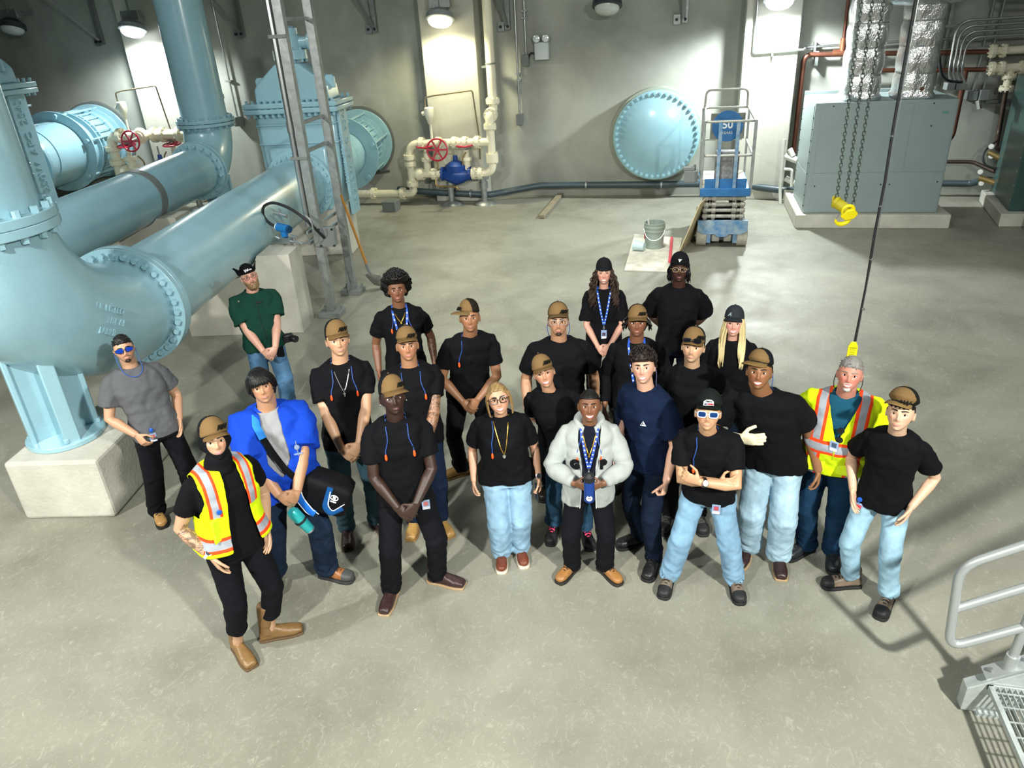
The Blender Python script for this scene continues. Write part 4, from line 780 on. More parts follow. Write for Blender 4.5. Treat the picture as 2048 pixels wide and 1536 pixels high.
def cut(me, keep):
    """drop the faces whose vertices fail keep (bool per vertex)"""
    bm = bmesh.new(); bm.from_mesh(me); bm.verts.ensure_lookup_table()
    bmesh.ops.delete(bm, geom=[v for v in bm.verts if not keep[v.index]], context='VERTS')
    for v in [v for v in bm.verts if not v.link_faces]: bm.verts.remove(v)
    for _ in range(8):
        nw = {}
        for v in bm.verts:
            nb = [e.other_vert(v).co for e in v.link_edges if e.is_boundary]
            if len(nb) == 2: nw[v] = v.co*.4+(nb[0]+nb[1])*.3
        for v, c in nw.items(): v.co = c
    bm.to_mesh(me); bm.free()
SKINM = mat('skin', '#c89070', .48, attr='Col', bump=.05, bscale=160)
CLOTHV = mat('dyed_cloth', '#888888', .8, attr='Col', bump=.12, bscale=240, spec=.15)
HAIRM = {}
def clothm(hexcol, rough=.85, bump=.14):
    return mat('cloth_'+hexcol.strip('#'), hexcol, rough, bump=bump, bscale=260, spec=.12)
def denim(hexcol): return mat('denim_'+hexcol.strip('#'), hexcol, .85, bump=.12, bscale=240, var=.36, vscale=8, spec=.15, stretch=(1, 1, .6), detail=8.)
def hairm(hexcol): return mat('hair_'+hexcol.strip('#'), hexcol, .42, bump=.3, bscale=140, stretch=(1, 1, .3), spec=.35)
LEATHER = lambda h: mat('leather_'+h.strip('#'), h, .42, bump=.1, bscale=70, var=.15, vscale=12)
WHITE = mat('eye_white', '#d6cfc8', .35); DARK = mat('pupil_dark', '#0c0908', .15); TEETH = mat('teeth', '#f2ede2', .3)
ORANGE = mat('earplug_orange', '#ff5a1e', .5); CORD = mat('cord_blue', '#2b4f9a', .5); PLASTIC = mat('badge_white', '#d7dbe2', .3); GOLD = mat('gold', '#c9a24a', .3, .9); SILVER = mat('silver', '#c8ccd0', .25, .9)
class Person:
    def __init__(s, **k):
        s.__dict__.update(dict(build=1., belly=0., lean=(0, 0), yaw=0., hyaw=0., hpitch=None, hroll=0., tw=0., feet=None, toes=(20, 20), arms=('side', 'side'), jaw=1., nose=1., fat=0., smile=0., teeth=False, lips='#a8655a', brow='#1a120e', iris='#2c1a10', female=False, hips=1., armk={}, body_scale=1.))
        s.__dict__.update(k); s.k = s.h/1.75; s.root = V3(s.pos[0], s.pos[1], 0)
        d = -s.root*V3(1, 1, 0); F = unit(d); a = math.radians(s.yaw); s.F = V3(F[0]*math.cos(a)-F[1]*math.sin(a), F[0]*math.sin(a)+F[1]*math.cos(a), 0); s.L = np.cross(UP, s.F)
        s.B = arr_basis(s.L, s.F)
        if s.__dict__.get('head') is not None:
            q = s.loc(V3(s.head[0], s.head[1], 0)); s.lean = (float(np.clip(q[0]/1.3, -.13, .13)), float(np.clip((q[1]-.03)/1.3, -.1, .1)))
    def w(s, p): return s.root+np.asarray(p, float)@s.B      # local (left, forward, up) -> world
    def loc(s, q): return (np.asarray(q, float)-s.root)@s.B.T
    # torso section at height u (metres for a 1.75 m body, scaled)
    def sec(s, u):
        b = s.build; bl = s.belly
        T = [(.80, .150*s.hips, .105), (.88, .168*s.hips, .118), (.96, .168*s.hips, .120), (1.03, .152, .115+.03*bl), (1.10, .150+.02*bl, .112+.05*bl), (1.18, .155+.015*bl, .115+.04*bl), (1.27, .168, .124+.015*bl), (1.34, .176, .122), (1.40, .172, .105), (1.435, .14, .085), (1.465, .095, .066), (1.50, .066, .058)]
        if s.female: T = [(u_, a*(.93 if u_ > 1.2 else 1.), d+(.022 if 1.2 < u_ < 1.3 else .012 if 1.15 < u_ < 1.36 else 0)) for u_, a, d in T]
        us = [t[0]*s.k for t in T]; ub = b if u < 1.42*s.k else b**.5
        a = np.interp(u, us, [t[1] for t in T])*s.k*ub; d = np.interp(u, us, [t[2] for t in T])*s.k*(ub+1)/2
        c = s.spine(u); cf = c[1]+.02*bl*s.k*math.exp(-((u/s.k-1.08)/.12)**2)*2-.012*s.k*(u > 1.3*s.k)
        return c[0], cf, a, d, math.radians(s.tw)*np.clip((u/s.k-.95)/.4, 0, 1)
    def spine(s, u):
        t = np.clip((u/s.k-.93)/.5, -.3, 1.3)
        return V3(s.lean[0]*t, s.lean[1]*t, u)
    def ring(s, u, infl=0., n=28, fl=1., e=2.5):
        c0, c1, a, d, tw = s.sec(u); a = (a+infl)*fl; d = (d+infl)*fl; out = []
        for i in range(n):
            t = 2*PI*i/n; x = a*math.copysign(abs(math.cos(t))**(2/e), math.cos(t)); y = d*math.copysign(abs(math.sin(t))**(2/e), math.sin(t))
            out.append(V3(c0+x*math.cos(tw)-y*math.sin(tw)*-1*0-y*math.sin(tw), c1+x*math.sin(tw)+y*math.cos(tw), u))
        return out
    def front(s, l, u, infl=0., back=False):
        """point on the torso front at sideways offset l and height u"""
        c0, c1, a, d, tw = s.sec(u); a += infl; d += infl; q = np.clip(abs(l)/a, 0, .985); y = d*(1-q**2.5)**(1/2.5)*(-1 if back else 1)
        return V3(c0+l*math.cos(tw)-y*math.sin(tw), c1+l*math.sin(tw)+y*math.cos(tw), u)
    def skeleton(s):
        k = s.k; h = s.h; s.sh = {}; s.el = {}; s.wr = {}; s.hd = {}
        for sd in (-1, 1):
            c0, c1, a, d, tw = s.sec(1.40*k); w_ = (.176 if not s.female else .158)*k*s.build**.8
            S0 = V3(c0+sd*w_*math.cos(tw), c1+sd*w_*math.sin(tw)-.005, 1.375*k+s.__dict__.get('shrug', 0)); s.sh[sd] = S0
            pre = s.arms[0 if sd < 0 else 1]; P = dict(
                side=((.265, .03, .87), (.05, .12, -1), (-1, .1, 0), .45, (.3, -1, 0)), clasp=((.060, .215, .905), (-.66, .12, -.72), (.1, -1, -.2), .3, (1, -.5, 0)),
                pocket=((.186, .10, .94), (-.25, .3, -1), (-1, .2, 0), .25, (.62, -1, 0)), behind=((.07, -.165, .95), (-.7, 0, -.5), (0, 1, 0), .4, (1, -.6, 0)),
                hold=((.105, .235, 1.085), (-.9, .35, -.12), (-.25, -.9, .2), .75, (1, -.6, -.2)), fist=((.24, .12, .86), (0, .3, -1), (-1, .2, 0), 1.0, (.3, -1, 0)))
            wr, hd, pn, cu, po = P.get(pre if isinstance(pre, str) else 'side')
            if not isinstance(pre, str): wr, hd, pn, cu, po = pre
            if pre == 'clasp' and sd > 0: wr = (.058, .245, .93); hd = (-.62, .05, -.78)
            m = V3(sd, 1, 1); W_ = V3(wr)*m*V3(1, 1, 1)*k
            tl = s.spine(W_[2]); W_[:2] += tl[:2]
            if isinstance(pre, str) and abs(wr[0]) > .2: W_[0] += sd*(s.build-1)*.12
            if isinstance(pre, str) and wr[1] > .18: W_[1] += s.belly*.075*k
            U_, L_ = .305*k, .265*k; dv = W_-S0; D = np.linalg.norm(dv)
            if D > (U_+L_)*.995: W_ = S0+dv/D*(U_+L_)*.995; dv = W_-S0; D = np.linalg.norm(dv)
            ca = (U_*U_+D*D-L_*L_)/(2*U_*D); ca = min(1, max(-1, ca)); e = dv/D; pv = V3(po)*m; pv = unit(pv-e*(pv@e))
            s.el[sd] = S0+e*U_*ca+pv*U_*math.sqrt(max(0, 1-ca*ca)); s.wr[sd] = W_; s.hd[sd] = (unit(V3(hd)*m), V3(pn)*m, cu)
        # legs
        s.hip = {}; s.kn = {}; s.an = {}; s.toe = {}
        for i, sd in enumerate((-1, 1)):
            hp = V3(sd*.088*k*s.hips, .0, .90*k); 
            if s.feet is not None: ft = s.loc(V3(s.feet[i][0], s.feet[i][1], 0))
            else: ft = V3(sd*.13*k, 0.0, 0)
            ft = ft*V3(1, 1, 0); an = ft+UP*.085*k+V3(0, -.0, 0); a_ = math.radians(s.toes[i])*sd; s.toe[sd] = V3(math.sin(a_), math.cos(a_), 0)
            an = an-s.toe[sd]*.045*k
            dv = an-hp; D = np.linalg.norm(dv); T, C = .435*k, .405*k
            D2 = min(D, (T+C)*.998); T, C = (T, C) if D <= (T+C)*.998 else (T*D/(T+C)*1.003, C*D/(T+C)*1.003)
            ca = (T*T+D*D-C*C)/(2*T*D); ca = min(1, max(-1, ca)); e = dv/D; pv = unit(s.toe[sd]*.7+V3(0, .6, 0)-e*((s.toe[sd]*.7+V3(0, .6, 0))@e))
            s.hip[sd] = hp; s.kn[sd] = hp+e*T*ca+pv*T*math.sqrt(max(0, 1-ca*ca)); s.an[sd] = an
        # head
        c = s.spine(1.62*k); s.hs = k*1.0*(1.0 if s.h > 1.7 else 1.03)*s.__dict__.get('hscale', .985); s.hc = V3(c[0], c[1]+.025*k, s.h-.118*s.hs)
        hw = s.w(s.hc); to = CAM-hw; el = math.atan2(to[2], np.linalg.norm(to[:2])); tl = s.loc(s.root+to)
        yaw = math.atan2(tl[0], tl[1]); yaw = yaw*s.__dict__.get('track', 1.)+math.radians(s.hyaw); pit = el*.72 if s.hpitch is None else math.radians(s.hpitch)
        f = V3(math.sin(yaw)*math.cos(pit), math.cos(yaw)*math.cos(pit), math.sin(pit)); l = V3(math.cos(yaw), -math.sin(yaw), 0); u = np.cross(f, l); u = u if u[2] > 0 else -u
        r = math.radians(s.hroll); l2 = l*math.cos(r)+u*math.sin(r); u2 = -l*math.sin(r)+u*math.cos(r); s.HB = np.stack([l2, f, u2], 0)
    def hp(s, p): return s.hc+(np.asarray(p, float)*s.hs)@s.HB       # head-local -> person-local
    def hw(s, p): return s.w(s.hp(p))
    # ---- body
    def hand(s, mb, sd, inf=0.):
        k = s.k*(.94 if s.female else 1.0); W_ = s.wr[sd]; d, pn, cu = s.hd[sd]; n = unit(pn-d*(pn@d)); t = np.cross(d, n)*(-1 if sd < 0 else 1)
        Q = lambda a, b, c: s.w(W_+(d*a+t*b+n*c)*k)
        R = []
        for a, w_, th in ((-.02, .027, .020), (.005, .029, .019), (.03, .036, .019), (.06, .042, .0175), (.085, .042, .0155), (.097, .036, .012)):
            R.append([Q(a, (w_+inf)*math.cos(q), (th+inf)*math.sin(q)) for q in np.linspace(0, 2*PI, 17)[:-1]])
        mb.rings(R)
        for b, ln, sp in ((.031, .074, .10), (.0105, .082, .03), (-.0105, .077, -.04), (-.031, .060, -.12)):
            p = V3(.088, b, 0.); a_ = 0.12*cu; pts = [p-V3(.012, 0, 0), p]
            for j, (fr, ma) in enumerate(((.44, .85), (.31, 1.05), (.25, .75))):
                a_ += cu*ma*1.15; p = p+V3(math.cos(a_), sp*(1-cu*.6), math.sin(a_))*ln*fr; pts.append(p)
            r = (.0086 if ln > .065 else .0076)+inf*.8; mb.tube([Q(*q) for q in pts], [r*k*1.05, r*k*1.05, r*k, r*k*.92, r*k*.78], 10)
        p = V3(.022, .030, .006); td = unit(V3(.62, .72, .28+.3*cu)); p1 = p+td*.048; td2 = unit(V3(.85, .35-.4*cu, .3+.4*cu)); p2 = p1+td2*.034; p3 = p2+unit(td2+V3(.1, -.1, .1))*.024
        mb.tube([Q(*q) for q in (p-td*.015, p, p1, p2, p3)], [r_*k+inf*.8 for r_ in (.014, .0135, .0105, .0098, .0075)], 10)
    def make(s):
        s.skeleton(); k = s.k; mb = MB(); fa = s.build
        us = np.array([.84, .88, .93, .98, 1.03, 1.08, 1.14, 1.20, 1.26, 1.31, 1.35, 1.385, 1.41, 1.43, 1.45])*k
        mb.rings([[s.w(p) for p in s.ring(u)] for u in us])
        nb = V3(s.spine(1.42*k)[0], s.spine(1.42*k)[1]-.012*k, 1.41*k); nt = s.hp((0, -.012, -.075))
        nr = (.058 if not s.female else .050)*k*(1+.5*(fa-1)); mb.tube([s.w(nb), s.w(nb*.5+nt*.5), s.w(nt), s.w(s.hp((0, 0, -.03)))], [nr*1.25, nr*1.02, nr, nr*.9], 20)
        P = head_points(s.jaw, s.nose, s.fat); s.HP = P; mb.raw([s.hw(p) for p in P], HF)
        for sd in (-1, 1):
            ec = V3(sd*.0775, -.006, -.012); R = []
            for j, (o, r) in enumerate(((-.006, .7), (.002, 1.), (.008, .95), (.011, .6))):
                R.append([s.hw(ec+V3(sd*o, -.012*(o > 0)+.015*r*math.cos(q)-.004, .031*r*math.sin(q)+.003*math.cos(q))) for q in np.linspace(0, 2*PI, 15)[:-1]])
            mb.rings(R)
            S0, E_, W_ = s.sh[sd], s.el[sd], s.wr[sd]; g = fa**.8*(.86 if s.female else 1.)
            pts = [S0-V3(sd*.06*k, 0, -.012), S0, S0*.75+E_*.25, S0*.4+E_*.6, E_, E_*.72+W_*.28, E_*.3+W_*.7, W_]
            mb.tube([s.w(p) for p in pts], [r*k*g for r in (.038, .042, .047, .045, .041, .043, .033, .0275)], 18)
            s.hand(mb, sd)
            H, K, A = s.hip[sd], s.kn[sd], s.an[sd]
            mb.tube([s.w(p) for p in (H+UP*.03, H*.8+K*.2, H*.4+K*.6, K, K*.65+A*.35, K*.2+A*.8, A-UP*.02)], [r*k*fa**.7 for r in (.082, .084, .066, .052, .053, .036, .036)], 18)
            mb.tube([s.w(q) for q in (A-UP*.03*k, A-UP*.045*k+s.toe[sd]*.08*k, A-UP*.055*k+s.toe[sd]*.16*k)], [.036*k, .034*k, .022*k], 14)
        me = remesh('person', mb, s.__dict__.get('vox', .0058), 2)
        v = co_get(me); base = np.array([lin(int(s.skin[i:i+2], 16)/255) for i in (1, 3, 5)]); base = (base*.84+base.mean()*.10)*.86
        H = ((s.locv(v)-s.hc)/s.hs)@s.HB.T; c = np.tile(base, (len(v), 1)); ishead = (np.abs(H[:, 2]+.0) < .14) & (np.abs(H[:, 0]) < .1) & (np.abs(H[:, 1]) < .14)
        bl = (gs(np.abs(H[:, 0])-.042, .02)*gs(H[:, 2]+.03, .025)+.8*gs(H[:, 0], .014)*gs(H[:, 2]+.035, .014))*(H[:, 1] > .03)*ishead
        c = c*(1+bl[:, None]*V3(.07, -.12, -.10)*s.__dict__.get('blush', 1.))
        if s.__dict__.get('stubble'):
            st = sst(-.035, -.055, H[:, 2])*(H[:, 1] > .0)*ishead*(1-gs(H[:, 0], .022)*gs(H[:, 2]+.066, .008)); c = c*(1-st[:, None]*s.stubble)
        hr = sst(.055, .07, H[:, 2]+.25*np.minimum(0, H[:, 1])*-1)
        for sd, rng_ in s.__dict__.get('tattoo', ()):
            lv = s.locv(v); A, B_ = (s.sh[sd], s.el[sd]) if rng_ == 'upper' else (s.el[sd], s.wr[sd]); ab = B_-A; t = ((lv-A)@ab)/(ab@ab); dist = np.linalg.norm(lv-(A+t[:, None]*ab), axis=1)
            m_ = (dist < .075*k)*((t > .05) & (t < .95) if rng_ != 'upper' else (t > .55) & (t < .98)); nn = (np.abs(vnoise(lv*34, 9)) < .13) | (np.abs(vnoise(lv*60, 19)) < .10); c = np.where(m_[:, None], c*.86, c); c = np.where((m_ & nn)[:, None], c*V3(.38, .40, .44), c)
        set_col(me, c); me.materials.append(SKINM); me.shade_smooth()
        ctr = s.root; co_set(me, v-ctr); o = bpy.data.objects.new('person', me); COL.objects.link(o); o.location = ctr; tag(o, s.label, 'person', s.__dict__.get('group')); s.o = o; s.face(); return s
    def locv(s, v): return (v-s.root)@s.B.T
    def part(s, name, mb, m, parent=None, bevel=0, smooth=40, label=None): return obj(name, mb, m, parent or s.o, bevel, smooth, label)
    def fy(s, x, z, front=True):
        P = s.HP; m = P[:, 1] > .01; q = P[m]; d = (q[:, 0]-x)**2+(q[:, 2]-z)**2; i = np.argsort(d)[:4]; w_ = 1/(d[i]+1e-7); return float((q[i, 1]*w_).sum()/w_.sum())
    def face(s):
        st = s.__dict__
        if not st.get('noeyes'):
            for sd in (-1, 1):
                x = sd*.0315; y = s.fy(x, 0)+.0005; ey = MB(); R = []; sq = st.get('squint', .3)
                # almond of white, iris and pupil discs, dark lash line above
                for q, sc in ((-.010, .55), (-.004, .9), (.0005, 1.), (.0038, .78), (.0056, .35)):
                    R.append([s.hw((x+.0163*sc*math.cos(a), y+q, (.0078-.003*sq)*sc*math.sin(a)+.0006)) for a in np.linspace(0, 2*PI, 17)[:-1]])
                ey.rings(R)
                for r, d0, mi in ((.0068, .0062, 1), (.0035, .0068, 2)):
                    ey.rings([[s.hw((x+r*g*math.cos(a), y+d0-q, min(r*g*math.sin(a), .0058-.003*sq))) for a in np.linspace(0, 2*PI, 15)[:-1]] for q, g in ((.004, 1.), (0, .9))], mi=mi)
                lp = [s.hw((x+sd*.0165*t, y+.0045-.004*t*t, .0078-.003*sq-.0066*t*t)) for t in np.linspace(-1, 1, 9)]; ey.tube(lp, .0017*s.hs if not s.female else .0026, 6, mi=2)
                s.part('eye', ey, [WHITE, mat('iris_'+s.iris[1:], s.iris, .2), DARK])
        if not st.get('nobrow'):
            bm_ = hairm(s.brow); 
            for sd in (-1, 1):
                pts = []; th = st.get('browth', 1.)
                for t in np.linspace(0, 1, 9):
                    x = sd*(.0105+.041*t); z = (.0215 if not st.get('frown') else .0195)+.0055*math.sin(t*2.5)-.002*t; pts.append(V3(x, s.fy(x, z)+.0012, z))
                s.part('eyebrow', MB().tube([s.hw(p) for p in pts], [r*th*s.hs for r in (.003, .0045, .0049, .0047, .0043, .0038, .0031, .0022, .001)], 6, sq=.75, up=s.hw((0, 1, 0))-s.hw((0, 0, 0))), bm_)
        sm = s.smile; w_ = .0235+.006*sm; lm = mat('lips_'+s.lips[1:], s.lips, .4); mo = MB(); up_, lo_ = [], []
        op = .0062*(1 if s.teeth else 0)
        for t in np.linspace(-1, 1, 15):
            x = w_*t; cz = -.0665+.009*sm*t*t; e = 1-t*t; y = s.fy(x, cz)+.0015; bow = .0016*math.cos(t*3.1)
            up_.append(V3(x, y, cz+op*e*.75+.0026*e-bow*.3*(abs(t) < .5))); lo_.append(V3(x, y, cz-op*e*1.25-.0036*e))
        rr = lambda q: [max(.0009, q*(1-abs(t)**3))*s.hs for t in np.linspace(-1, 1, 15)]
        mo.tube([s.hw(p) for p in up_], rr(.0036), 8); mo.tube([s.hw(p) for p in lo_], rr(.0046), 8)
        if not s.teeth: mo.tube([s.hw((a+b)/2+V3(0, .0012, 0)) for a, b in zip(up_, lo_)], rr(.0012), 6, mi=1)
        m_ = s.part('mouth', mo, [lm, DARK])
        if s.teeth:
            tv = []; tf = []
            for i, (a, b) in enumerate(zip(up_, lo_)): tv += [s.hw(a+V3(0, .0002, 0)), s.hw(a*.5+b*.5+V3(0, .0012, 0)), s.hw(b+V3(0, -.001, 0)), s.hw(b+V3(0, -.008, 0)), s.hw(a+V3(0, -.008, 0))]
            for i in range(14):
                for j in range(5): q = (j+1) % 5; tf.append((i*5+j, i*5+q, i*5+5+q, i*5+5+j))
            s.part('teeth', MB().raw(tv, tf), TEETH, m_)
    # ---- shells over the head: hair, beard, cap crown, balaclava
    def shell(s, name, m, weight, thick, noise=0., nf=60, parent=None, sink=.012, col=None):
        P = s.HP; cen = V3(0, 0, .01); n = P-cen; n /= np.linalg.norm(n, axis=1)[:, None]; w_ = np.clip(weight(P), 0, 1); th = thick(P) if callable(thick) else thick
        off = w_*(th+noise*vnoise(P*nf, 11)+noise*.5*vnoise(P*nf*2.1, 12))-(1-w_)*sink; Q = P+n*off[:, None]
        mb = MB().raw(s.root+(s.hc+(Q*s.hs)@s.HB)@s.B, HF)
        o = s.part(name, mb, m, parent, smooth=180)
        if col is not None: set_col(o.data, col(P))
        return o
    def hair(s, kind, colr):
        m = hairm(colr); H = hairm(colr)
        line = lambda P, lo=.052, back=-.06: sst(-.004, .006, P[:, 2]-np.where(P[:, 1] > .0, lo+.0*P[:, 1]-.35*np.clip(np.abs(P[:, 0])-.045, 0, 1)*(P[:, 1] < .055), np.interp(P[:, 1], [-.1, -.02, .0], [back, back+.005, .02])))
        if kind == 'buzz': return s.shell('hair', m, lambda P: line(P), .004, .001, 200)
        if kind == 'short':
            o = s.shell('hair', m, lambda P: line(P), lambda P: .004+.009*sst(.03, .1, P[:, 2]), .003, 70); mb = MB(); rg = np.random.default_rng(11)
            P = s.HP[(line(s.HP) > .7)]; P = P[rg.permutation(len(P))[:420]]
            for q in P:
                n = unit(q-V3(0, 0, .01)); t_ = unit(np.cross(n, V3(1, 0, 0))*(-1 if q[2] > .08 else .3)+V3(rg.uniform(-.5, .5), rg.uniform(-.3, .5), -.6*(q[2] < .06))); h0 = .003+.009*float(sst(.03, .1, q[2])); L_ = .010+.008*float(sst(.03, .1, q[2]))
                mb.tube([s.hw(q+n*h0*.4), s.hw(q+n*(h0+.0015)+t_*L_*.5), s.hw(q+n*(h0-.001)+t_*L_)], [.0035, .0032, .0008], 4)
            s.part('hair_lock', mb, m, o, smooth=180); return o
        if kind == 'undercap': return s.shell('hair', m, lambda P: line(P, .045), .007, .002, 90)
        if kind == 'afro':
            o = s.shell('hair', m, lambda P: line(P, .058, -.055), lambda P: .028+.046*sst(-.05, .06, P[:, 2]), .010, 60); mb = MB(); rg = np.random.default_rng(3)
            P = s.HP[(line(s.HP, .06, -.05) > .9)]; P = P[rg.permutation(len(P))[:420]]
            for p in P:
                n = unit(p-V3(0, 0, .01)); q = p+n*(.028+.046*float(sst(-.05, .06, p[2]))-.004+rg.uniform(-.004, .009)); mb.sphere(s.hw(q), rg.uniform(.009, .014), 6, 5)
            s.part('curl_fringe', mb, m, o, smooth=180); return o
        if kind == 'curly':
            o = s.shell('hair', m, lambda P: line(P, .045, -.06), lambda P: .014+.020*sst(.0, .1, P[:, 2])+.010*sst(.03, .08, P[:, 1]), .010, 55); mb = MB(); rg = np.random.default_rng(5)
            P = s.HP[(line(s.HP, .045, -.06) > .8)]; P = P[rg.permutation(len(P))[:330]]
            for p in P:
                n = unit(p-V3(0, 0, .01)); x, y, z = basis(n, (rg.uniform(-1, 1), rg.uniform(-1, 1), .3)); c = p+n*(.014+.022*float(sst(.0, .1, p[2]))); R_ = rg.uniform(.008, .014)
                mb.tube([s.hw(c+R_*(math.cos(a)*x+math.sin(a)*n)+y*a*.002) for a in np.linspace(-.6, 4.2, 9)], .0035, 5)
            s.part('curl_fringe', mb, m, o, smooth=180); return o
        if kind == 'bangs':
            o = s.shell('hair', m, lambda P: np.maximum(line(P, .04, -.075), sst(.055, .062, np.abs(P[:, 0]))*sst(-.04, -.03, P[:, 2])*(P[:, 1] < .05)), lambda P: .018+.006*sst(.02, .1, P[:, 2]), .003, 40); mb = MB(); rg = np.random.default_rng(6)
            for i in range(150):
                a = rg.uniform(-2.2, 2.2); a0 = a+rg.uniform(-.2, .2); ln = .016+.018*math.cos(a*.6)-(.004 if abs(a) < 1.2 else .03+.02*(abs(a)-1.2)); pts = []
                for t in np.linspace(0, 1, 7):
                    z = .122*(1-t)+(.020+rg.uniform(-.008, .006) if abs(a) < 1.1 else -.025)*t*(1); rr = 1.0
                    th = math.acos(np.clip(z/.14, -1, 1)); x = math.sin(a0*(.4+.6*t))*.098*math.sin(th)*1.03; y = math.cos(a0*(.4+.6*t))*.122*math.sin(th)*1.0
                    pts.append(V3(x, y+.002, z))
                mb.tube([s.hw(p) for p in pts], [.003, .006, .0065, .006, .005, .004, .0012], 5)
            s.part('fringe', mb, m, o, smooth=180); return o
        if kind in ('long_curly', 'long_blonde', 'dreads', 'short_dreads'):
            o = s.shell('hair', m, lambda P: line(P, .05, -.08), .012, .003, 60); mb = MB(); rg = np.random.default_rng(8)
            n = {'long_curly': 130, 'long_blonde': 170, 'dreads': 44, 'short_dreads': 26}[kind]; L_ = {'long_curly': .34, 'long_blonde': .36, 'dreads': .15, 'short_dreads': .085}[kind]
            for i in range(n):
                a = rg.uniform(.62, 2.75)*(1 if i % 2 else -1) if kind != 'short_dreads' else rg.uniform(.95, 2.2)*(1 if i % 2 else -1)
                x0, y0 = math.sin(a)*.080, math.cos(a)*.092; st_ = V3(x0, y0-.012, rg.uniform(-.01, .05)); L1 = L_*rg.uniform(.7, 1.08); pts = []; ph = rg.uniform(0, 6); amp = {'long_curly': .013, 'long_blonde': .003, 'dreads': .003, 'short_dreads': .004}[kind]
                sw = rg.uniform(.02, .075) if kind == 'long_curly' else rg.uniform(.0, .03) if kind != 'short_dreads' else rg.uniform(.02, .05)
                ws = s.hp(st_); dn = 18
                for t in np.linspace(0, 1, dn):
                    out = V3(math.sin(a), .25*math.cos(a), 0)
                    p = ws+np.array([out[0]*sw*math.sin(min(1, t*1.6)*1.57), out[1]*sw*t, -L1*t])*s.hs
                    drop = max(0, (1.47*s.k-p[2])); fr = s.front(np.clip(p[0]-s.spine(p[2])[0], -.2, .2), p[2], .045) if drop > 0 else None
                    if fr is not None and abs(a) < 1.75: p[1] = max(p[1], fr[1]*min(1, drop/.05)+p[1]*(1-min(1, drop/.05)))
                    elif fr is not None: p[1] = min(p[1], s.front(np.clip(p[0]-s.spine(p[2])[0], -.2, .2), p[2], .04, True)[1])
                    p = p+V3(amp*math.cos(ph+t*26), amp*math.sin(ph+t*26), 0)*(.3+t) if amp > .004 else p+V3(amp*math.cos(ph+t*9), amp*math.sin(ph+t*9), 0)
                    pts.append(p)
                r0 = {'long_curly': .006, 'long_blonde': .0075, 'dreads': .0085, 'short_dreads': .0075}[kind]
                mb.tube([s.w(p) for p in pts], [r0*(1-.75*t**3) for t in np.linspace(0, 1, dn)], 5)
            s.part('hair_lock', mb, m, o, smooth=180); o2 = o
            return o
    def beard(s, colr, kind='full', L=.006):
        m = hairm(colr)
        if kind in ('moustache', 'goatee'):
            mb = MB()
            for sd in (-1, 1):
                pts = [V3(sd*x, s.fy(sd*x, z)+.0005, z) for x, z in ((.001, -.0515), (.008, -.0515), (.016, -.0535), (.024, -.057), (.031, -.0635))]; r = L*.62
                mb.tube([s.hw(p) for p in pts], [r*q_*s.hs for q_ in (.9, 1.1, 1.1, .9, .35)], 6, sq=.8, up=s.hw((0, 1, 0))-s.hw((0, 0, 0)))
            s.part('moustache', mb, m, smooth=180)
            if kind == 'moustache': return None
            kind = 'chin'
        def wt(P):
            x, y, z = np.abs(P[:, 0]), P[:, 1], P[:, 2]; mou = np.maximum(0, 1-((x/.028)**2+((z+.0685)/.0105)**2)); mo = sst(.0, .25, 1-((x/.027)**2+((z+.053)/.0075)**2))*(y > 0)
            full = sst(-.052, -.066, z-.0*x+.28*np.clip(x-.03, 0, 1)*-2.2)*sst(-.005, .02, y)*(1-np.clip(mou*6, 0, 1)); goat = sst(.0, .25, 1-((x/.026)**2+((z+.094)/.019)**2))*(y > 0)*(1-np.clip(mou*6, 0, 1))
            if kind == 'full': return np.maximum(full, mo)
            if kind == 'moustache': return mo
            return goat
        return s.shell('beard' if kind != 'moustache' else 'moustache', m, wt, (lambda P: L*(.35+.65*sst(-.06, -.1, P[:, 2]))) if kind == 'full' else L, L*.35, 130, sink=.010)
    def cap(s, front, back, brimcol, byaw=0., emblem=None, tiltback=.0, backwards=False, bill=1., raise_=0., patch=None, pad=0.):
        lo = .040+raise_; tb = tiltback; cy, sy = math.cos(math.radians(byaw)), math.sin(math.radians(byaw))
        def rot(P): return P[:, 0]*cy-P[:, 1]*sy, P[:, 0]*sy+P[:, 1]*cy
        def wt(P): x, y = rot(P); return sst(-.004, .004, P[:, 2]-(lo+.15*y*(1 if tb == 0 else 1+tb)-.006))
        def th(P): return .012+pad+.030*sst(.03, .115, P[:, 2])
        fc = np.array(hexc(front)[:3]); bc = np.array(hexc(back)[:3])
        def col(P): x, y = rot(P); return np.where((y > .022+.25*np.clip(P[:, 2]-.12, 0, 1))[:, None], fc, bc)
        o = s.shell('cap', CLOTHV, wt, th, 0, col=col)
        o.name = 'cap' if not o.name.startswith('cap') else o.name
        # bill
        R = []; z0 = lo+.15*.09-.004; wB = .070
        top, bot = [], []
        for i in range(15):
            a = -1.35+2.7*i/14; row = []
            for q in (0, .35, .7, .92, 1.):
                bx = wB*math.sin(a)*1.08; inn = V3(bx, .085*math.cos(a)*1.06+.012+pad*.8, 0); outl = inn+V3(.006*math.sin(a), bill*.070*max(0, math.cos(a*1.08))**.7, 0); p = inn*(1-q)+outl*q
                zz = z0-.018*q*q*bill*.6-.022*(abs(math.sin(a))**2.2)*(.55+.45*q)+.15*0-(0 if not backwards else 0)
                row.append(V3(p[0]*cy+p[1]*sy, -p[0]*sy+p[1]*cy, zz))
            top.append(row)
        v = []; f = []
        for row in top:
            for p in row: v += [s.hw(p+V3(0, 0, .0025)), s.hw(p-V3(0, 0, .0025))]
        nQ = 5
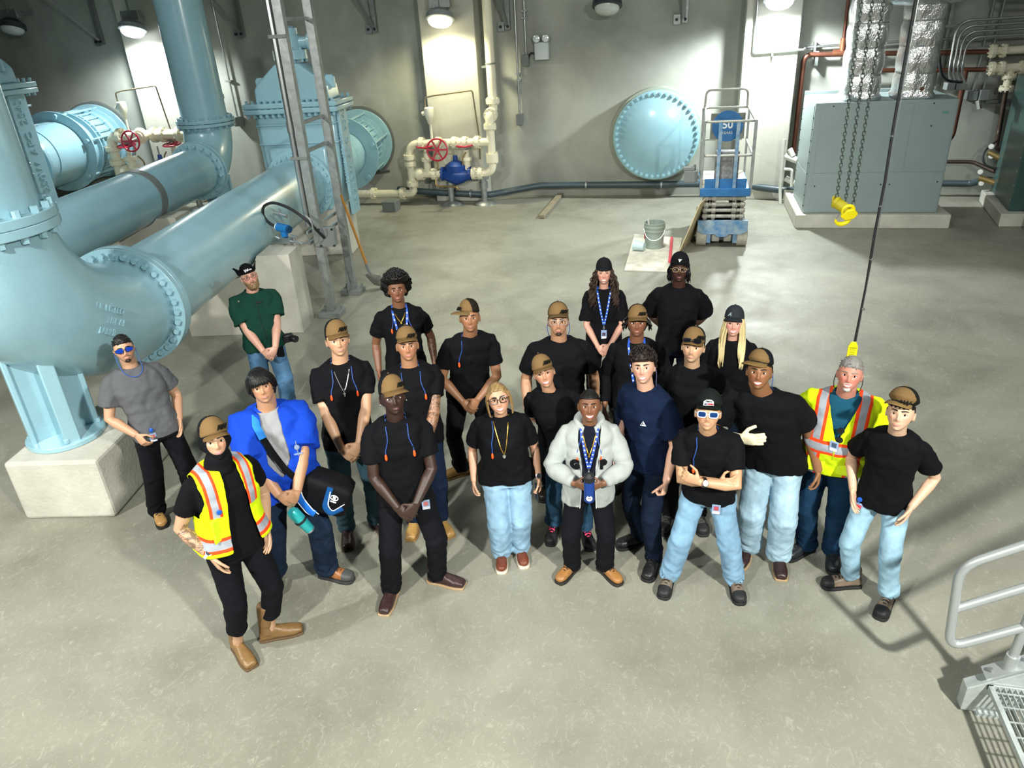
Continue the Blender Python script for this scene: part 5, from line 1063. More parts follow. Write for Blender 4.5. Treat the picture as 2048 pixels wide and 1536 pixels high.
        for i in range(14):
            for q in range(nQ-1):
                a = (i*nQ+q)*2; b = a+2; c_ = ((i+1)*nQ+q)*2; d = c_+2; f += [(a, b, d, c_), (a+1, c_+1, d+1, b+1)]
            a = (i*nQ+nQ-1)*2; c_ = ((i+1)*nQ+nQ-1)*2; f.append((a, a+1, c_+1, c_)); a = i*nQ*2; c_ = (i+1)*nQ*2; f.append((a, c_, c_+1, a+1))
        for i in (0, 14):
            for q in range(nQ-1): a = (i*nQ+q)*2; f.append((a, a+1, a+3, a+2))
        s.part('bill', MB().raw(v, f), clothm(brimcol), o, smooth=60)
        s.part('top_button', MB().sphere(s.hw((0, -.004, .1585+pad)), .0075, 10, 6), clothm(brimcol), o)
        if patch: patch(s, o)
        if emblem:
            txt, ecol, ox = emblem; th_ = math.radians(ox+byaw); p = V3(math.sin(th_)*(.090+pad), math.cos(th_)*(.111+pad), .082); n = unit(V3(math.sin(th_), math.cos(th_), .28)); ex = unit(np.cross(n, UP)); ex = ex if ex[0]*1 < 0 else -ex
            # reading direction is to the viewer's right, i.e. the wearer's left
            exl = unit(V3(math.cos(th_), -math.sin(th_), 0)); eyl = np.cross(exl, n); eyl = eyl if eyl[2] > 0 else -eyl
            wp = s.hw(p); X = s.hw(p+exl)-wp; Y = s.hw(p+eyl)-wp
            s.part('emblem', text_mb(txt, wp, X, Y, .030*s.hs, .004, shear=.3, bold=.035), clothm(ecol), o, smooth=0)
        return o
    def glasses(s, frame, lens=None, shape='round', thick=.0022, up=0., name='glasses', fwd=.012, wide=.024, tall=.018, wrap=.0):
        fm = mat('frame_'+frame[1:], frame, .3); o = MB(); g = []
        for sd in (-1, 1):
            cx = sd*(wide+.0095); pts = []
            for a in np.linspace(0, 2*PI, 25)[:-1]:
                e = 2. if shape == 'round' else 3.5; x = cx+wide*math.copysign(abs(math.cos(a))**(2/e), math.cos(a)); z = up+.001+tall*math.copysign(abs(math.sin(a))**(2/e), math.sin(a))*(1 if shape != 'wrap' else 1-.25*sd*(x-cx)/wide)
                y = .098+fwd-.35*max(0, abs(x)-.01)**1.35*1.35-wrap*abs(x); pts.append(V3(x, y+(.03 if up > .03 else 0), z))
            o.tube([s.hw(p) for p in pts], thick, 6, closed=True); g.append(pts)
            hx = sd*(2*wide+.0095); y = pts[0 if sd > 0 else 12][1]
            o.tube([s.hw(p) for p in (V3(hx, y, up+.006), V3(sd*.081, .05, up+.008), V3(sd*.083, -.004, up+.004))], thick*.9, 6)
        y = .098+fwd; o.tube([s.hw(p) for p in (V3(-.0095, y-.0+(.03 if up > .03 else 0), up+.003), V3(0, y+.002+(.03 if up > .03 else 0), up+.005), V3(.0095, y+(.03 if up > .03 else 0), up+.003))], thick, 6)
        G = s.part(name, o, fm)
        if lens:
            lm = MATS.get('lens_'+lens)
            if lm is None:
                if lens == 'clear':
                    lm = mat('lens_clear', '#f4f8f8', .03); b = lm.node_tree.nodes['Principled BSDF']; b.inputs['Transmission Weight'].default_value = 1.; b.inputs['IOR'].default_value = 1.05; b.inputs['Alpha'].default_value = .35
                else: lm = mat('lens_'+lens, lens, .08, .3, spec=.8)
            for pts in g:
                c = sum(pts)/len(pts)+V3(0, .003, 0); n = len(pts); v = [s.hw(p) for p in pts]+[s.hw(c+(p-c)*.5+V3(0, .001, 0)) for p in pts]+[s.hw(c)]; f = [(i, (i+1) % n, n+(i+1) % n, n+i) for i in range(n)]+[(n+i, n+(i+1) % n, 2*n) for i in range(n)]
                s.part('lens', MB().raw(v, f), lm, G, smooth=180)
        return G
    # ---- clothes
    def arm_path(s, sd, t1, r0, r1, infl=0.):
        S0, E_, W_ = s.sh[sd], s.el[sd], s.wr[sd]; pts = [S0-V3(sd*.085*s.k, 0, -.020*s.k)]; R = [r0*.78]
        for t in np.linspace(0, t1, 9):
            p = S0+(E_-S0)*t if t <= 1 else E_+(W_-E_)*(t-1); pts.append(p); R.append((r0+(r1-r0)*t/t1)*(.88+.12*min(1, t/.4)))
        return pts, R
    def garment(s, name, colr, u0, u1=1.468, infl=.016, sleeve=.6, sr=(.071, .074), hem=.012, vox=.0085, wr=.0075, open_front=None, vneck=0., colf=None, m=None, thick=.005, armhole=False, e=2.5, neckcut=False, smooth=3, cuff=0., bag=0.):
        k = s.k; mb = MB(); R = []
        for u in np.linspace(u0, u1, 18):
            t = (u-u0)/(u1-u0); R.append([s.w(p) for p in s.ring(u*k, (infl+hem*(1-t)**3+bag*math.sin(PI*min(1, t*1.3))) *k, e=e)])
        mb.rings(R)
        if sleeve:
            for sd in (-1, 1):
                g = s.build**.75*(.92 if s.female else 1); pts, rr = s.arm_path(sd, sleeve, sr[0]*k*g, sr[1]*k*g)
                if cuff: rr[-1] *= cuff; rr[-2] *= (1+cuff)/2
                mb.tube([s.w(p) for p in pts], rr, 22)
        me = remesh(name, mb, vox, smooth); v = co_get(me); n = no_get(me); l = s.locv(v)
        d = wr*(vnoise(l*V3(11, 11, 5)+s.pos[0]*7, 1)+.55*(1-2*np.abs(vnoise(np.stack([l[:, 0]*7+l[:, 2]*6, l[:, 1]*9, l[:, 2]*9-l[:, 0]*7], 1)+s.pos[1]*3, 6)))+.7*vnoise(np.stack([l[:, 0]*14+l[:, 2]*9, l[:, 1]*14, l[:, 2]*16-l[:, 0]*8], 1)+3, 2)+.4*vnoise(l*30, 3))
        low = sst(.25, .0, (l[:, 2]/k-u0)); d = d+wr*1.2*low*vnoise(l*V3(20, 20, 3), 4)
        v = v+n*d[:, None]; co_set(me, v)
        c_ = np.array([s.spine(q)[0] for q in l[:, 2]]) if len(l) else 0; lx = l[:, 0]-c_; keep = None; lu = l[:, 2]/k
        if open_front or vneck or armhole or neckcut:
            keep = np.ones(len(v), bool); fr = l[:, 1]-np.array([s.spine(q)[1] for q in l[:, 2]]) > .02
            tor = np.ones(len(v), bool)
            if sleeve:
                for sd in (-1, 1):
                    for A, B_ in ((s.sh[sd], s.el[sd]), (s.el[sd], s.wr[sd])):
                        ab = B_-A; t = ((l-A)@ab)/(ab@ab); dist = np.linalg.norm(l-(A+np.clip(t, 0, 1)[:, None]*ab), axis=1); tor &= ~((dist < .1*k) & (t > .22))
            if open_front: keep &= ~(fr & tor & (np.abs(lx-open_front(lu)[1]) < open_front(lu)[0]) & (lu < 1.47))
            if vneck: keep &= ~(fr & (lu > vneck) & (np.abs(lx) < (lu-vneck)*.33))
            if armhole:
                for sd in (-1, 1): keep &= ~((lx*sd > .185*k*s.build) & (lu > 1.20)) & ~((np.linalg.norm((l-s.sh[sd]+UP*.06*k)*V3(1, .75, .75), axis=1) < .098*k) & (lx*sd > .15*k))
            keep &= ~((lu < u0+.012)); keep &= ~((lu > 1.425) & (np.hypot(lx, l[:, 1]-s.spine(1.42*k)[1]+.0) < .078*k))
        if colf is not None: set_col(me, colf(np.stack([lx, l[:, 1], lu], 1)))
        if keep is not None: cut(me, keep)
        me.materials.append(m or (CLOTHV if colf is not None else clothm(colr))); me.shade_smooth()
        a = co_get(me); co_set(me, a-s.root); o = bpy.data.objects.new(name, me); COL.objects.link(o); o.parent = s.o
        if keep is not None: q = o.modifiers.new('thickness', 'SOLIDIFY'); q.thickness = thick; q.offset = 0
        return o
    def tee(s, colr='#0b0c10', name='t_shirt', sleeve=.62, u0=.86, neck=True, **kw):
        o = s.garment(name, colr, u0, sleeve=sleeve, **kw); s.shirt = o
        if neck:
            c = s.spine(1.445*s.k); pts = []
            for a in np.linspace(0, 2*PI, 29)[:-1]:
                f = math.sin(a); pts.append(s.w(V3(c[0]+.073*s.k*math.cos(a)*s.build**.4, c[1]-.010*s.k+(.078 if f > 0 else .062)*s.k*f, 1.462*s.k-(.026 if f > 0 else -.006)*s.k*abs(f)**1.2)))
            s.part('neck_band', MB().tube(pts, .0085*s.k, 8, closed=True, sq=1.4), kw.get('m') or clothm(colr), o, smooth=180)
        return o
    def trousers(s, colr, loose=1., m=None, u1=1.03, fold=1., hem=.07, name='trousers'):
        k = s.k; mb = MB(); g = s.build**.75*s.hips**.5
        mb.rings([[s.w(p) for p in s.ring(u*k, .008)] for u in np.linspace(.83, u1, 8)])
        for sd in (-1, 1):
            H, K, A = s.hip[sd], s.kn[sd], s.an[sd]; A2 = A+(K-A)*((hem-.085)/.405 if hem > .085 else 0)-UP*(max(0, .085-hem))*k
            pts = [H+UP*.05*k, H*.85+K*.15, H*.5+K*.5, K, K*.6+A2*.4, K*.25+A2*.75, A2+(K-A2)*.06, A2]
            mb.tube([s.w(p) for p in pts], [r*k*g*(1 if i < 3 else loose) for i, r in enumerate((.098, .098, .085, .072, .070, .066, .068, .067))], 20)
        me = remesh(name, mb, .009, 3); v = co_get(me); n = no_get(me); l = s.locv(v); u = l[:, 2]/k
        am = .0022+.0055*fold*(gs(u-.14, .1)+.55*gs(u-.47, .09)+.5*gs(u-.82, .07))
        d = am*(vnoise(np.stack([l[:, 0]*10-l[:, 2]*9, l[:, 1]*10, l[:, 2]*20+l[:, 0]*10+l[:, 1]*8], 1)+s.pos[1]*5, 21)+.6*vnoise(np.stack([l[:, 0]*8+l[:, 2]*12, l[:, 1]*14, l[:, 2]*30+l[:, 0]*20], 1), 22))+.0035*vnoise(l*V3(14, 14, 6), 23)+am*.8*(1-2*np.abs(vnoise(np.stack([l[:, 0]*9, l[:, 1]*9+l[:, 2]*5, l[:, 2]*16-l[:, 0]*12], 1)+s.pos[0], 24)))
        v = v+n*d[:, None]; co_set(me, v-s.root); me.materials.append(m or denim(colr)); me.shade_smooth(); o = bpy.data.objects.new(name, me); COL.objects.link(o); o.parent = s.o; s.tr = o
        return o
    def belt(s, colr, u=1.0, buckle=True):
        R = [[s.w(p) for p in s.ring((u+du)*s.k, i*s.k)] for du, i in ((-.018, .008), (-.018, .014), (.018, .014), (.018, .008))]
        o = s.part('belt', MB().rings(R, False, True), LEATHER(colr), None)
        if buckle: p = s.front(0, u*s.k, .016*s.k); s.part('buckle', MB().obox(s.w(p), (s.L, s.F, UP), (.05, .008, .036)), SILVER, o, bevel=.003)
        return o
    def boots(s, kind, colr, sole='#8d7c62', lace=None, toe=None, shaft=.16, scale=1.):
        for sd in (-1, 1):
            k = s.k*scale; A = s.an[sd]*V3(1, 1, 0); d = s.toe[sd]; t = V3(d[1], -d[0], 0)
            Q = lambda a, b, c: s.w(A+(d*a+t*b)*k+UP*c*k)
            sq = kind == 'western'; st = .012 if kind == 'western' else .026
            prof = [(-.078, .018, .055), (-.074, .032, .075), (-.05, .038, .095), (-.01, .038, .105), (.04, .040, .098), (.09, .047, .078), (.14, .051, .064), (.18, .048 if not sq else .046, .055), (.205, .036 if not sq else .041, .046), (.216, .016 if not sq else .036, .036)]
            R = []
            for x, w_, hg in prof:
                r = []
                for a in np.linspace(0, 2*PI, 21)[:-1]:
                    ca, sa = math.cos(a), math.sin(a); e = 2.6; q = math.copysign(abs(ca)**(2/e), ca)*w_; z = math.copysign(abs(sa)**(2/e), sa); z = st+.02+(hg-.02)*z if z > 0 else st+.02+.02*z
                    r.append(Q(x, q, z))
                R.append(r)
            LV = s.kn[sd]-s.an[sd]; LV = LV/max(LV[2], .1)
            def QS(a, b, c): return s.w(A+(d*a+t*b)*k+UP*c*k+LV*V3(1, 1, 0)*max(0, c-.09)*k)
            wd = 1.25 if shaft > .25 else 1.
            mb = MB().rings(R); mb.rings([[QS(-.02+xx+rr*1.12*wd**(z > .2)*math.cos(a), rr*.9*wd**(z > .2)*math.sin(a), z) for a in np.linspace(0, 2*PI, 21)[:-1]] for z, rr, xx in ((.06, .052, .004), (.10, .050, 0.), (.13, .049, -.004), (shaft*.75+.0325, .052, -.006), (shaft, .054, -.006))])
            me = remesh('boot', mb, .0075, 3); v = co_get(me); n = no_get(me); l = s.locv(v); v = v+n*(.0018*vnoise(l*45, 31))[:, None]; co_set(me, v-s.root); me.shade_smooth()
            nm = {'western': 'boot', 'work': 'boot', 'hiker': 'boot', 'sneaker': 'shoe'}[kind]
            me.materials.append(LEATHER(colr)); o = bpy.data.objects.new(nm, me); COL.objects.link(o); o.parent = s.o
            # sole outline
            ol = []; 
            for x, w_, _ in prof: ol.append((x*1.02-.001, w_+.005))
            poly = ol+[(x, -w_) for x, w_ in reversed(ol)]; poly = [(ol[0][0]-.008, 0)]+poly
            sm = MB().prism([(p[0], p[1]) for p in poly], s.w(A), (s.B.T@d)*0+s.vec(d)*k, s.vec(t)*k, UP, (.024 if kind != 'western' else .016)*k)
            if kind == 'western':
                sm.prism([(p[0], p[1]*.95) for p in poly if p[0] < .0]+[(.005, -.034), (.005, .034)][::-1] if False else [(-.085, -.03), (-.02, -.036), (-.02, .036), (-.085, .03)], s.w(A), s.vec(d)*k, s.vec(t)*k, UP, .03*k)
            s.part('sole', sm, mat('sole_'+sole[1:], sole, .7), o, bevel=.003)
            if lace:
                lm = MB()
                for i in range(6):
                    x = .125-.022*i; z = .073+.0135*i+(.004 if i < 3 else .012*(i-2))+st*.6; w_ = .026; x = max(x, .03-.004*i)
                    for q in (-1, 1): lm.tube([Q(x, -w_*q, z-.012), Q(x-.005, 0, z+.006), Q(x-.012, w_*q, z-.008)], .0032, 6)
                lm.tube([Q(.035, 0, .15), Q(.06, .03, .145), Q(.07, .045, .12)], .003, 6); lm.tube([Q(.035, 0, .15), Q(.06, -.03, .14), Q(.075, -.04, .118)], .003, 6)
                s.part('lace', lm, mat('lace_'+lace[1:], lace, .7), o)
            if toe:
                R = []
                for x, w_, hg in prof[6:]: R.append([Q(x+.003, (w_+.003)*math.copysign(abs(math.cos(a))**.77, math.cos(a)), st+.02+(hg+.003-.02)*math.copysign(abs(math.sin(a))**.77, math.sin(a)) if math.sin(a) > 0 else st+.02+.02*math.sin(a)) for a in np.linspace(0, 2*PI, 21)[:-1]])
                s.part('toe_cap', MB().rings(R), mat('toe_'+toe[1:], toe, .6), o, smooth=60)
    def vec(s, p): return np.asarray(p, float)@s.B
    # ---- small things worn
    def plugs(s, both=True, sides=(-1, 1), low=1.30):
        mb = MB(); c = s.spine(1.46*s.k); k = s.k; ends = []
        for sd in sides:
            top = s.hp((sd*.070, .008, -.075)) if False else V3(c[0]+sd*.066*k, c[1]+.012*k, 1.475*k); pts = [top]
            for u in np.linspace(1.44, low, 6): l = sd*(.066+.02*(1.44-u)/.14+.006*math.sin(u*40)); pts.append(s.front(l*k, u*k, .026*k))
            mb.tube([s.w(p) for p in pts], .0032, 6); ends.append(pts[-1])
        b = [V3(c[0]+math.cos(a)*.068*k, c[1]-.012*k-math.sin(a)*.062*k, 1.478*k) for a in np.linspace(0, PI, 9)]; mb.tube([s.w(p) for p in b], .0032, 6)
        o = s.part('ear_plug_cord', mb, CORD)
        for e in ends: s.part('ear_plug', MB().lathe([(.003, .012), (.007, .006), (.0085, -.008), (.010, -.02), (.006, -.034)], s.w(e), UP, 10), ORANGE, o)
        return o
    def strap_cord(s, colr='#2b4f9a'):
        k = s.k; pts = []
        for t in np.linspace(0, 1, 17):
            a = PI*t; p = s.hp((math.cos(a)*.085, .0, .0)); 
            q = s.front(math.cos(a)*.085*k, (1.50-.085*math.sin(a))*k, .03*k) if math.sin(a) > .3 else s.hp((math.cos(a)*.086, -.005, -.01-.13*math.sin(a)/.3)); pts.append(q)
        return s.part('retainer_cord', MB().tube([s.w(p) for p in bend(pts, .03, 2)], .0035, 6), mat('cord_'+colr[1:], colr, .5))
    def side_cord(s, sides=(1,), colr='#2b4f9a'):
        mb = MB()
        for sd in sides: mb.tube([s.w(q) for q in bend([s.hp((sd*.084, -.012, -.005)), s.hp((sd*.092, -.012, -.05)), s.hp((sd*.085, -.03, -.10)), V3(s.spine(1.46*s.k)[0]+sd*.07*s.k, s.spine(1.46*s.k)[1]-.03, 1.475*s.k)], .03, 4)], .003, 6)
        return s.part('retainer_cord', mb, mat('cord_'+colr[1:], colr, .5))
    def lanyard(s, low=1.10, colr='#1d4fae', badge=True, dash=True):
        k = s.k; c = s.spine(1.46*k); o = None; mb = MB(); dm = MB()
        for sd in (-1, 1):
            P = [V3(c[0]+sd*.06*k, c[1]-.005*k, 1.482*k)]
            for t in np.linspace(0, 1, 10): u = 1.45-(1.45-low)*t; P.append(s.front(sd*(.062*(1-t)+.004)*k, u*k, .027*k))
            P = [s.w(p) for p in P]; mb.tube(P, .010, 8, sq=.22, up=s.F)
            if dash:
                for i in range(1, 10, 1): a = P[i]*.75+P[i+1]*.25 if i+1 < len(P) else P[i]; b = P[i]*.45+P[i+1]*.55 if i+1 < len(P) else P[i]; dm.bar(a+s.F*.0028, b+s.F*.0028, .010, .002, up=s.F)
        o = s.part('lanyard', mb, mat('lanyard_'+colr[1:], colr, .6))
        if dash: s.part('printed_marking', dm, mat('lanyard_print', '#cfe0f4', .6), o)
        e = s.front(0, (low-.005)*k, .03*k); s.part('clip', MB().cyl(s.w(e), s.w(e-UP*.05), .006, 8).lathe([(.012, 0), (.012, .012)], s.w(e-UP*.03), s.F, 12), SILVER, o)
        if badge: s.badge(e-UP*.055, o)
        return o
    def badge(s, top, parent=None, sz=(.058, .088), photo='#c06a6a', reel=False, tilt=0.):
        b = V3(top); ez = unit(V3(.0, .12, 1)); ex = unit(V3(1, 0, tilt)); W_ = s.w
        ax = (s.vec(ex), s.vec(np.cross(ez, ex)), s.vec(ez)); c = b-ez*sz[1]/2
        o = s.part('id_badge', MB().obox(W_(c), ax, (sz[0], .004, sz[1])), mat('badge_blue', '#8aa0c4', .25), parent, bevel=.002)
        if parent is None or parent is s.o:
            F_ = ax[1] if ax[1]@s.F > 0 else -ax[1]
            s.part('photo_print', MB().obox(W_(c)+F_*.0022+ax[2]*.012, ax, (sz[0]*.55, .002, sz[1]*.42)), mat('badge_photo_'+photo[1:], photo, .4), o)
            s.part('text_panel', MB().obox(W_(c)+F_*.0022-ax[2]*.027, ax, (sz[0]*.85, .002, sz[1]*.26)), PLASTIC, o)
            if reel:
                s.part('badge_reel', MB().lathe([(.004, -.006), (.017, -.005), (.017, .005), (.012, .008)], W_(b+UP*.035+V3(0, .006, 0)), s.F, 16).cyl(W_(b+UP*.03), W_(b-UP*.004), .003, 6), mat('reel_blue', '#1c56b8', .3), o)
        return o
    def necklace(s, low=1.33, m=SILVER, pend='cross'):
        k = s.k; c = s.spine(1.46*k); P = []
        for t in np.linspace(-1, 1, 21): u = 1.472-(1.472-low)*(1-abs(t)**1.3); P.append(s.front(t*.064*k, u*k, .025*k) if u < 1.44 else V3(c[0]+t*.066*k, c[1]+.02*k, u*k))
        o = s.part('necklace', MB().tube([s.w(p) for p in P], .0042, 6), m); e = s.w(P[10])
        q = MB()
        if pend == 'cross': q.obox(e-UP*.018+s.F*.004, (s.L, s.F, UP), (.007, .004, .036)).obox(e-UP*.012+s.F*.004, (s.L, s.F, UP), (.022, .004, .006))
        elif pend == 'heart': q.lathe([(.002, 0), (.012, .002), (.012, .006), (.002, .008)], e-UP*.012, s.F, 12).obox(e-UP*.022+s.F*.004, (unit(s.L+UP), s.F, unit(UP-s.L)), (.014, .008, .014))
        else: q.lathe([(.004, 0), (.009, .003), (.004, .006)], e-UP*.01, s.F, 12)
        s.part('pendant', q, m if pend != 'heart' else SILVER, o); return o
    def watch(s, sd, colr='#15171a', face='#2a2d30', t=.9):
        E_, W_ = s.el[sd], s.wr[sd]; c = E_+(W_-E_)*t; d = unit(W_-E_); r = .031*s.k*s.build**.7
        o = s.part('wrist_watch', MB().ring(s.w(c-d*.01), s.vec(d), r, r+.006, .02, 24), mat('strap_'+colr[1:], colr, .5)); n = unit(V3(0, 1, .5)-d*(V3(0, 1, .5)@d))
        f = s.part('watch_case', MB().lathe([(.02, -.003), (.022, 0), (.021, .008), (.018, .009)], s.w(c+n*(r+.003)), s.vec(n), 24), SILVER, o); s.part('watch_dial', MB().lathe([(.0175, .0092), (.002, .0098)], s.w(c+n*(r+.003)), s.vec(n), 20), mat('dial_'+face[1:], face, .2), f); return o
    def collar(s, colr, m=None, parent=None, h=.045, open_=.5):
        k = s.k; c = s.spine(1.45*k); R0, R1 = [], []
        A = np.linspace(PI/2+open_, PI/2+2*PI-open_, 25)
        v = []; f = []
        for a in A:
            base = V3(c[0]+.074*k*math.cos(a), c[1]-.008*k+.072*k*math.sin(a), (1.462-.026*max(0, math.sin(a)))*k); top = base+UP*.028*k+V3(math.cos(a), math.sin(a), 0)*-.004*k; out = base+V3(math.cos(a)*.03, math.sin(a)*.026, -.022-.02*max(0, math.sin(a)))*k*h/.045
            v += [s.w(base), s.w(top), s.w(top+V3(math.cos(a), math.sin(a), 0)*.006*k), s.w(out+V3(math.cos(a), math.sin(a), .3)*.004*k), s.w(out)]
        for i in range(len(A)-1):
            for j in range(5): q = (j+1) % 5; f.append((i*5+j, i*5+q, i*5+5+q, i*5+5+j))
        f += [(0, 1, 2, 3, 4), tuple((len(A)-1)*5+j for j in (4, 3, 2, 1, 0))]
        return s.part('collar', MB().raw(v, f), m or clothm(colr), parent or s.shirt, smooth=50)

def vest_mat(kind):
    """lime cloth with orange edged silver bands, laid out by a position attribute"""
    m = bpy.data.materials.new('safety_vest_'+kind); m.use_nodes = True; nt = m.node_tree; N = nt.nodes; L = nt.links; b = N['Principled BSDF']; b.inputs['Roughness'].default_value = .75; b.inputs['Specular IOR Level'].default_value = .2
    a = N.new('ShaderNodeAttribute'); a.attribute_name = 'Col'; sp = N.new('ShaderNodeSeparateXYZ'); L.new(a.outputs['Vector'], sp.inputs[0])
    def mt(op, x, y):
        n = N.new('ShaderNodeMath'); n.operation = op
        for i_, q in enumerate((x, y)):
            if isinstance(q, (int, float)): n.inputs[i_].default_value = q
            else: L.new(q, n.inputs[i_])
        return n.outputs[0]
    def inside(v, lo, hi): return mt('MULTIPLY', mt('GREATER_THAN', v, lo), mt('LESS_THAN', v, hi))
    col = None
    def over(f, c):
        nonlocal col
        x = N.new('ShaderNodeMix'); x.data_type = 'RGBA'; L.new(f, x.inputs[0]); x.inputs[7].default_value = hexc(c)
        if col is None: x.inputs[6].default_value = hexc('#cde810')
        else: L.new(col, x.inputs[6])
        col = x.outputs[2]
    X, U = sp.outputs[0], sp.outputs[2]
    bands = [(X, .085, .158, .017, 1.20, 9), (U, .965, 1.06, .022, 0, 9)] if kind == 'open' else [(X, .085, .175, .022, 0, 9), (U, 1.06, 1.165, .024, 0, 9)]
    for v, lo, hi, w_, ul, uh in bands:
        on = inside(U, ul, uh); over(mt('MULTIPLY', on, inside(v, lo, hi)), '#f2471a'); over(mt('MULTIPLY', on, inside(v, lo+w_, hi-w_)), '#959ba4')
    L.new(col, b.inputs['Base Color']); return m
vestcol = lambda kind: (lambda p: np.stack([np.abs(p[:, 0]), p[:, 1], p[:, 2]], 1))
BLK = '#0b0c10'; TAN = '#735b3a'; TANB = '#6a5232'
def tan_cap(p, byaw=10, ex=20, **k): return p.cap(TAN, '#101216', TANB, byaw=byaw, emblem=('AW', '#12120f', ex), **k)
CAST = []
def P_(label, head, h, feet=None, pos=None, **k):
    if feet is not None and pos is None: pos = ((feet[0][0]+feet[1][0])/2, (feet[0][1]+feet[1][1])/2+.03)
    p = Person(label=label, head=head, pos=pos or head, h=h, feet=feet, **k).make(); CAST.append(p); return p
def black_trousers(p, **k): return p.trousers('#101216', m=clothm('#101116'), **k)
# 1 grey tee, mirrored sunglasses
p = P_('person in charcoal grey t-shirt and blue mirrored sunglasses standing by the square concrete plinth', (-4.56, 4.79), 1.745, ((-4.56, 4.58), (-4.34, 4.86)), toes=(5, 20), skin='#cf9c78', build=1.1, belly=.15, arms=(((.185, .145, .955), (-.3, .45, -.8), (-.7, -.5, 0), .5, (1, -.8, 0)), 'pocket'), noeyes=1, frown=1, lips='#b5746a', stubble=.25, hroll=2, yaw=10)
p.hair('short', '#0c0a0a'); p.beard('#2e211a', 'goatee', .0032); p.glasses('#141722', '#1b3fae', 'wrap', .0026, tall=.0195, wide=.030, name='sunglasses', wrap=.05); p.strap_cord()
p.tee('#55575b', sleeve=.66, sr=(.076, .084)); black_trousers(p, loose=1.1); p.boots('work', '#a8814a', '#17181a', '#17181a'); p.badge(p.front(-.07*p.k, .93*p.k, .035), p.o, reel=True)
# 2 open hi-vis vest, balaclava
p = P_('person in open yellow and orange safety vest with black balaclava under a tan cap', (-2.80, 3.42), 1.80, ((-2.91, 3.24), (-2.74, 3.45)), toes=(2, 62), skin='#cfa17c', build=1.06, arms=('pocket', 'pocket'), yaw=16, hyaw=4, lips='#c77a80', browth=1.1, tattoo=((-1, 'fore'),), hroll=-2)
face_open = lambda P: ((P[:, 0]/.056)**2+((P[:, 2]+.016)/.064)**2)
b = p.shell('balaclava', clothm('#0d0f13'), lambda P: np.where(P[:, 1] > .0, sst(.85, 1.1, face_open(P)), 1.), lambda P: .007+.016*gs(np.abs(P[:, 0])-.08, .02)*gs(P[:, 1], .03)*gs(P[:, 2]+.012, .035), .0006, 60, sink=.010)
nk = p.spine(1.45*p.k); p.part('neck_gaiter', MB().tube([p.w(V3(nk[0], nk[1]+.012, 1.44*p.k)), p.w(V3(nk[0], nk[1]+.012, 1.48*p.k)), p.w(p.hp((0, .012, -.10))), p.w(p.hp((0, .01, -.07)))], [.098, .088, .078, .07], 24), clothm('#0d0f13'), b, smooth=180)
tan_cap(p, 12, 24); p.tee(BLK, sleeve=.6, sr=(.064, .064), infl=.008, wr=.003)
v = p.garment('safety_vest', None, .93, infl=.034, sleeve=0, open_front=lambda u: (.052+.045*np.clip((1.42-u)/.5, 0, 1), .02), armhole=True, colf=vestcol('open'), m=vest_mat('open'), vox=.007, wr=.004, hem=.03, neckcut=True)
for uu, hh in ((1.155, .10), (1.075, .06)):
    q = p.front(-.12*p.k, uu*p.k, .044); p.part('vest_pocket', MB().obox(p.w(q), (unit(p.L*.9-p.F*.45), unit(p.F*.9+p.L*.45), UP), (.11, .016, hh)), mat('vest_lime', '#d2ee14', .7), v, bevel=.006)
p.part('badge_reel', MB().lathe([(.004, -.006), (.017, -.005), (.017, .005), (.012, .008)], p.w(p.front(-.105*p.k, 1.245*p.k, .05)), p.F, 16), mat('reel_blue', '#1c56b8', .3), v)
black_trousers(p, hem=.24, loose=.98); p.boots('western', '#7a5d38', '#5d482e', shaft=.33); p.watch(-1, '#c9ccd0', '#3a3f45', .92)
# 3 blue overshirt, satchel
p = P_('person in open royal blue shirt over grey tee with straight black fringe and bag strap', (-2.87, 4.13), 1.82, ((-3.05, 3.98), (-2.60, 4.10)), toes=(12, 50), skin='#c49068', build=1.24, belly=.75, fat=.8, jaw=.7, arms=(((.02, .30, .86), (-.66, .1, -.72), (.1, -1, -.2), .35, (1, .35, 0)), ((.04, .33, .885), (-.62, .0, -.78), (.1, -1, -.2), .35, (1, .45, 0))), hroll=7, hyaw=-3, lips='#a86a5e', squint=.6, frown=1)
p.hair('bangs', '#0a090b'); p.tee('#8e8f92', sleeve=.35, u0=.84, hem=.02)
v = p.garment('overshirt', None, .83, infl=.036, sleeve=.86, sr=(.086, .100), hem=.03, open_front=lambda u: (.06+.03*np.clip((1.42-u)/.5, 0, 1), 0.), colf=lambda q: np.tile(np.array(hexc('#0d3cae')[:3]), (len(q), 1)), wr=.008, neckcut=True)
p.collar('#0d3cae', parent=v, h=.06, open_=.55); q = p.w(p.front(.13*p.k, 1.24*p.k, .07)); p.part('badge_reel', MB().lathe([(.004, -.006), (.019, -.005), (.019, .005), (.012, .008)], q, p.F, 16).cyl(q+UP*.05, q-UP*.07, .004, 6).obox(q-UP*.055, (p.L, p.F, UP), (.06, .006, .012)), mat('reel_chrome', '#9fb6dc', .25, .5), v)
p.trousers('#16263a', loose=1.08); p.boots('work', '#8c5a34', '#2a2b2c', '#3a2a1c', toe='#3c3f3f'); S3 = p
k = p.k; t = thing('duffel_bag', 'black and blue duffel bag with white piping hanging beside the blue shirted person', 'bag', p.w((.27*k, .14, .66*k)))
bc = V3(.235*k, .16, .845*k); bx = unit(V3(.82, .42, -.38)); bz = unit(V3(.35, .1, .93)); by = unit(np.cross(bz, bx)); bz = np.cross(bx, by)
